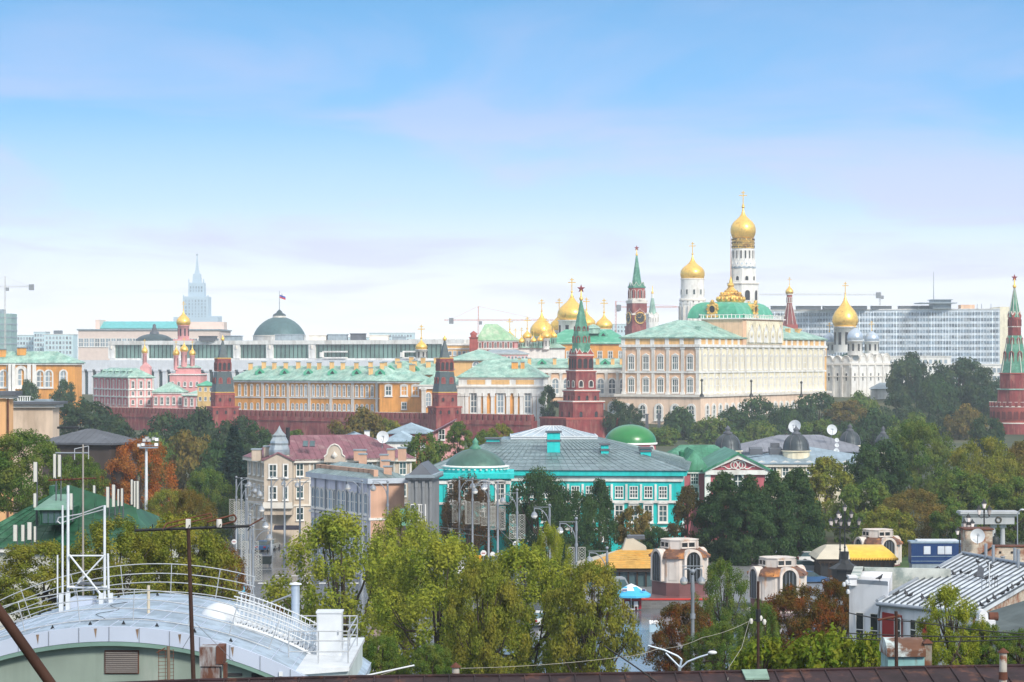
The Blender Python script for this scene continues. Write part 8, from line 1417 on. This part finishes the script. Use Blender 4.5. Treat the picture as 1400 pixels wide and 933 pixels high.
def get_crown(kind, seed):
    k = (kind, seed % 3)
    if k not in CROWNS:
        if kind == 'spruce': CROWNS[k] = spruce(seed % 3 + 3, 3.2, 30000)
        else: a, n, l, nc, cr, sh = SPEC[kind]; CROWNS[k] = crown(seed % 3 * 7 + len(kind) * 3 + 1, a, n, l, nc, cr, sh)
    return CROWNS[k]
def asp(kind): return 3.2 if kind == 'spruce' else SPEC[kind][0]
TS = [0]
def tree(px, y0, y1, wpx, D, kind, m, label, cat='tree', group=None, name='tree', limbs=7):
    """crown spans photo rows y0..y1, wpx wide, at distance D; the trunk runs down to the ground"""
    TS[0] += 1; seed = TS[0]; g = random.Random(seed); x, zt, zb = X(px, D), Z(y0, D), Z(y1, D); k = gz(x, D)
    r = wpx * D / F / 2; me, cs = get_crown(kind, seed); h = max(zt - zb, r * .5); sz = h / asp(kind)
    t = thing(name, label, cat, (x, D, k), group); base = Vector((x, D, zb))
    b = MB(); tr = max(.12, h * .024); zc = zb + h * (.5 if kind != 'spruce' else .95); pts = []
    rot = g.random() * 6.28; ca, sa = math.cos(rot), math.sin(rot)
    fork = Vector((x + g.uniform(-.2, .2) * r * .3, D, max(k + .6, zb - .05 * h) if zb > k else k + .3))
    b.tube((x, D, k - .1), fork, tr * 1.35, tr, 8); b.tube(fork, (x, D, zc + h * .15), tr, tr * .25, 7)
    if kind != 'spruce':
        for j in range(limbs):
            c = cs[(j * 13 + seed) % len(cs)]; e = base + Vector(((c[0] * ca - c[1] * sa) * r, (c[0] * sa + c[1] * ca) * r, c[2] * sz))
            s_ = fork + (Vector((x, D, zc)) - fork) * g.uniform(0, .7) if e.z > fork.z else fork
            mid = s_ * .45 + e * .55 + Vector((0, 0, -.05 * h)); b.tube(s_, mid, tr * .5, tr * .3, 5); b.tube(mid, e, tr * .3, tr * .1, 5)
    link('trunk', b.mesh('trunk', [bark], t.location), t)
    o = link('crown', me, t, base, rot); o.scale = (r, r, sz)
    o.material_slots[0].link = 'OBJECT'; o.material_slots[0].material = m
    return t
fD = foliage('dark_green_leaves', (.018, .05, .022), (.06, .12, .045), (.08, .13, .04)); fG = foliage('green_leaves', (.035, .085, .018), (.14, .23, .045), (.20, .22, .045))
fB = foliage('blue_green_leaves', (.016, .045, .026), (.05, .10, .05), (.09, .12, .045)); fO = foliage('olive_leaves', (.06, .095, .012), (.25, .28, .042), (.31, .27, .045))
fY = foliage('yellow_green_leaves', (.07, .125, .013), (.31, .36, .048), (.38, .38, .05)); fR = foliage('rust_red_leaves', (.18, .055, .014), (.52, .16, .035), (.42, .22, .06), 1.0)
fM = foliage('reddish_maple_leaves', (.04, .055, .012), (.15, .11, .03), (.25, .06, .02)); fT = foliage('tawny_leaves', (.10, .085, .02), (.28, .19, .05), (.15, .15, .04)); fL = foliage('light_green_leaves', (.06, .12, .012), (.19, .25, .03), (.24, .23, .03)); fS = foliage('spruce_needles', (.012, .032, .03), (.04, .085, .075), (.05, .085, .055))
# hill and garden trees, far to near
for a in (
 (1250, 486, 552, 72, 1080, 'far2', fB, 'broad dark blue-green tree right of the white cathedral, leftmost of the big hill trees'), (1310, 490, 556, 78, 1070, 'far', fB, 'broad dark tree in the middle of the hilltop, below the hotel slab'), (1345, 500, 562, 50, 1050, 'far3', fB, 'tall dark hill tree just left of the round corner tower'),
 (1287, 515, 575, 60, 1020, 'far2', fD, 'rounded dark tree in front of the hilltop trees'), (1332, 524, 580, 56, 980, 'far', fB, 'soft green round tree on the slope near the corner tower'), (1228, 540, 590, 60, 960, 'far', fB, 'mid green tree below the cathedral apse'), (1180, 538, 590, 52, 950, 'far2', fG, 'brownish green tree in front of the cathedral wall'),
 (1120, 537, 595, 62, 930, 'far', fD, 'dark round tree covering the right foot of the great palace'), (1290, 552, 610, 62, 900, 'far', fB, 'dusky tree low on the slope under the hilltop trees'), (1320, 555, 600, 50, 880, 'far2', fT, 'brownish tree low on the slope, left of the corner tower'), (1075, 560, 612, 58, 900, 'far2', fD, 'dark tree before the palace right of the tall dark clump'), (1035, 545, 606, 66, 920, 'far', fD, 'tall dark round clump before the bright palace front'), (1005, 556, 606, 56, 900, 'far3', fD, 'dark tree between palace corner and the tall round clump'),
 (930, 562, 616, 62, 880, 'far2', fD, 'dark tree below the arches of the great palace'), (975, 572, 622, 70, 840, 'far', fG, 'lighter green tree behind the leftmost dark dome'), (905, 582, 620, 50, 820, 'far', fG, 'low green tree right of the glossy green dome'), (1040, 580, 630, 72, 830, 'far2', fG, 'wide green tree behind the museum roof'), (1120, 575, 622, 66, 800, 'far', fG, 'green tree behind the satellite dishes'), (1190, 562, 615, 66, 800, 'far2', fD, 'dark green tree behind the rightmost small dark domes'), (1245, 565, 622, 60, 780, 'far', fG, 'dusky green tree between the museum domes and corner tower'), (1160, 548, 580, 56, 900, 'far', fT, 'rusty brown tree below the white cathedral'), (1350, 568, 625, 50, 760, 'far', fB, 'dark green tree at the left foot of the corner tower'),
 (750, 527, 572, 26, 890, 'far3', fD, 'slim dark tree against the palace, left of the starred tower'), (845, 548, 600, 34, 870, 'far', fB, 'dark tree against the palace arches, right of the starred tower'), (866, 552, 604, 30, 890, 'far3', fB, 'narrow dark tree between the starred tower and green dome'),
 (38, 523, 560, 30, 980, 'far2', fD, 'dark bush-like tree in front of the orange left building'), (88, 520, 562, 30, 990, 'far', fD, 'dark conical tree at the right end of the orange left building')): tree(*a)
for a in (
 (118, 545, 612, 76, 700, 'far', fB, 'large dusky green tree in front of the wall at the left'), (158, 572, 625, 56, 680, 'far2', fB, 'dark green tree left of the rust-coloured tree, below the wall'), (228, 568, 640, 76, 650, 'far', fB, 'dark hazy tree under the red wall, left of the wall tower'), (272, 562, 640, 70, 660, 'far2', fB, 'dark hazy tree below the dark tent-roofed tower'), (322, 570, 640, 64, 640, 'far', fB, 'dark tree under the left wall tower'), (350, 578, 645, 50, 600, 'far3', fD, 'dark tree behind the silver turret'), (212, 596, 660, 60, 560, 'far2', fG, 'brown-green tree behind the floodlight mast'), (262, 590, 680, 70, 520, 'far', fT, 'tawny tinged tree left of the spruce'), (300, 610, 690, 70, 500, 'far2', fD, 'dark tree right behind the spruce'),
 (492, 560, 612, 66, 600, 'far2', fT, 'yellow-brown autumn tree against the red wall'), (530, 572, 612, 36, 610, 'far', fO, 'small olive tree right of the yellow-brown tree by the wall'), (405, 588, 612, 30, 580, 'far', fG, 'small green tree behind the maroon roof'),
 (580, 590, 690, 68, 430, 'mid', fG, 'dark green tree standing between beige house and turquoise mansion'), (626, 575, 640, 42, 460, 'mid2', fG, 'narrow green tree behind the mansion dome'), (664, 588, 640, 46, 470, 'mid', fG, 'green tree just right of the mansion dome'), (684, 578, 640, 44, 500, 'mid', fO, 'pale olive tree behind the mansion roof'),
 (1255, 573, 690, 110, 470, 'near2', fG, 'tall sunlit green tree towering before the right hill'), (1200, 600, 710, 100, 440, 'mid', fD, 'dark green tree under the rightmost small dark dome'), (1345, 596, 720, 110, 430, 'near2', fO, 'broad olive tree below the round corner tower'), (1398, 600, 720, 80, 440, 'mid2', fT, 'tawny tree at the right edge below the corner tower'), (1310, 640, 730, 90, 400, 'mid', fG, 'green tree behind the colonnade'), (1390, 650, 740, 80, 380, 'mid', fG, 'dark green tree behind the right end of the colonnade'),
 (1130, 622, 740, 90, 420, 'mid2', fO, 'yellowish green tree right of the dark columnar trees'), (1180, 655, 760, 100, 390, 'mid', fG, 'green tree behind the tall ornate lamp'), (1248, 668, 760, 110, 370, 'near2', fT, 'tawny orange tree behind the blue cabin'), (1215, 690, 765, 70, 360, 'mid', fO, 'low olive tree above the third kiosk'), (1100, 690, 770, 60, 365, 'mid2', fB, 'blue-green tree left of the ornate lamp'), (1300, 690, 760, 60, 362, 'mid', fG, 'fresh green tree right of the blue cabin'),
 (988, 640, 775, 66, 350, 'col', fD, 'dark columnar tree in front of the pink house, leftmost of four'), (1024, 648, 780, 60, 345, 'col', fD, 'dark columnar tree in front of the pink pediment, second of four from the left'), (1058, 640, 780, 62, 350, 'col', fD, 'dark columnar tree right of the pediment, third of four'), (1090, 634, 778, 66, 355, 'col', fD, 'tallest and rightmost of four dark columnar trees'),
 (735, 640, 780, 96, 345, 'near2', fD, 'big dark round tree before the turquoise mansion, behind the lamp row'), (785, 668, 790, 92, 335, 'near2', fD, 'dark green tree under the middle lamps before the mansion'), (820, 652, 770, 48, 348, 'mid2', fD, 'slim dark tree in front of the mansion windows'), (640, 648, 770, 84, 345, 'near', foliage('brown_autumn_leaves', (.06, .035, .015), (.16, .085, .035), (.09, .07, .03)), 'brown autumn tree in front of the mansion dome'),
 (868, 690, 770, 60, 350, 'mid', fT, 'sparse tawny tree before the right mansion windows'), (940, 662, 770, 54, 352, 'mid2', foliage('russet_green_leaves', (.05, .06, .02), (.13, .11, .035), (.13, .07, .03)), 'thin russet-green tree between mansion and dark columns'), (898, 720, 770, 44, 330, 'mid', fD, 'small dark tree behind the left copper kiosk'),
 (192, 600, 712, 108, 330, 'near', fR, 'bright rust-orange tree beside the floodlight mast'), (228, 668, 740, 70, 300, 'near2', fO, 'yellowing tree below the rust-orange tree'), (30, 588, 700, 130, 260, 'near2', fG, 'big dark green tree at the left edge behind the green roof'), (105, 618, 700, 80, 270, 'near2', fG, 'green tree behind the antennas of the green roof'), (285, 640, 745, 84, 400, 'near2', fG, 'green tree left of the lamp cluster, under the spruce')): tree(*a)
tree(320, 582, 694, 74, 420, 'spruce', fS, 'dark blue-green spruce beside the beige corner house', name='spruce_tree')
# foreground trees
for a in (
 (470, 700, 925, 200, 190, 'near', fY, 'large yellow-green airy tree left of centre, over the plaza'), (600, 728, 935, 190, 172, 'near', fY, 'yellow-green foreground tree in the middle of the central group'), (555, 690, 860, 120, 200, 'near', fY, 'upright yellow-green tree at the back of the central group'), (720, 745, 935, 170, 165, 'near', fY, 'yellow-green foreground tree right of the central group\'s middle'), (806, 765, 940, 124, 160, 'near2', fO, 'rounded greener tree at the right end of the central group'), (750, 715, 830, 60, 185, 'near', fY, 'thin pointed treetop rising before the lamp row'), (660, 760, 930, 120, 150, 'near2', fO, 'olive bushy tree low at the centre front'),
 (60, 740, 850, 170, 140, 'near2', fO, 'olive autumn tree behind the curved railing at the left edge'), (160, 706, 840, 150, 138, 'near', fO, 'olive autumn tree behind the white antenna frame'), (245, 700, 850, 150, 142, 'near2', fO, 'olive yellow tree behind the curved railing, right of antenna frame'), (300, 740, 860, 80, 160, 'near', foliage('orange_tinged_leaves', (.08, .06, .012), (.22, .13, .03), (.25, .09, .02)), 'orange-tinged tree at the right end of the railing'), (258, 668, 740, 70, 230, 'near', fT, 'pale tawny treetop right of the green roof'),
 (380, 828, 890, 44, 150, 'near', fM, 'small reddish bush behind the steel flue pipe'), (520, 868, 945, 70, 120, 'near2', fG, 'deep green bush beside the white flat roof'), (590, 880, 950, 70, 118, 'near2', fG, 'deep green bush low in front of the central trees'),
 (990, 765, 880, 76, 200, 'near', fG, 'fresh green tree between the two copper kiosks'), (935, 822, 935, 96, 175, 'near2', fM, 'reddish maple around the tall double lamp'), (985, 850, 930, 90, 150, 'near', fG, 'green tree at the foot of the double lamp'), (1090, 798, 905, 120, 165, 'near2', fM, 'red-brown maple in front of the second kiosk'), (1140, 790, 900, 70, 170, 'near2', fM, 'dark reddish tree beside the white house corner'), (1040, 820, 925, 60, 160, 'near', fG, 'green tree behind the wooden wire pole'),
 (1130, 868, 940, 120, 90, 'shoot', fL, 'light green ash leaves close behind the rusty roof'), (1045, 880, 940, 90, 92, 'shoot', fL, 'light green leafy shoots left of the ash by the rusty roof'), (1190, 875, 940, 70, 88, 'shoot', fL, 'light green shoots in front of the white house'), (1300, 800, 915, 88, 100, 'near', fY, 'yellow-green young tree in front of the white metal roof'), (1345, 850, 925, 80, 102, 'near2', fG, 'green bush right of the young tree at the white house'), (1395, 860, 925, 60, 104, 'near2', fG, 'green bush at the right edge above the rusty roof')): tree(*a, limbs=24)
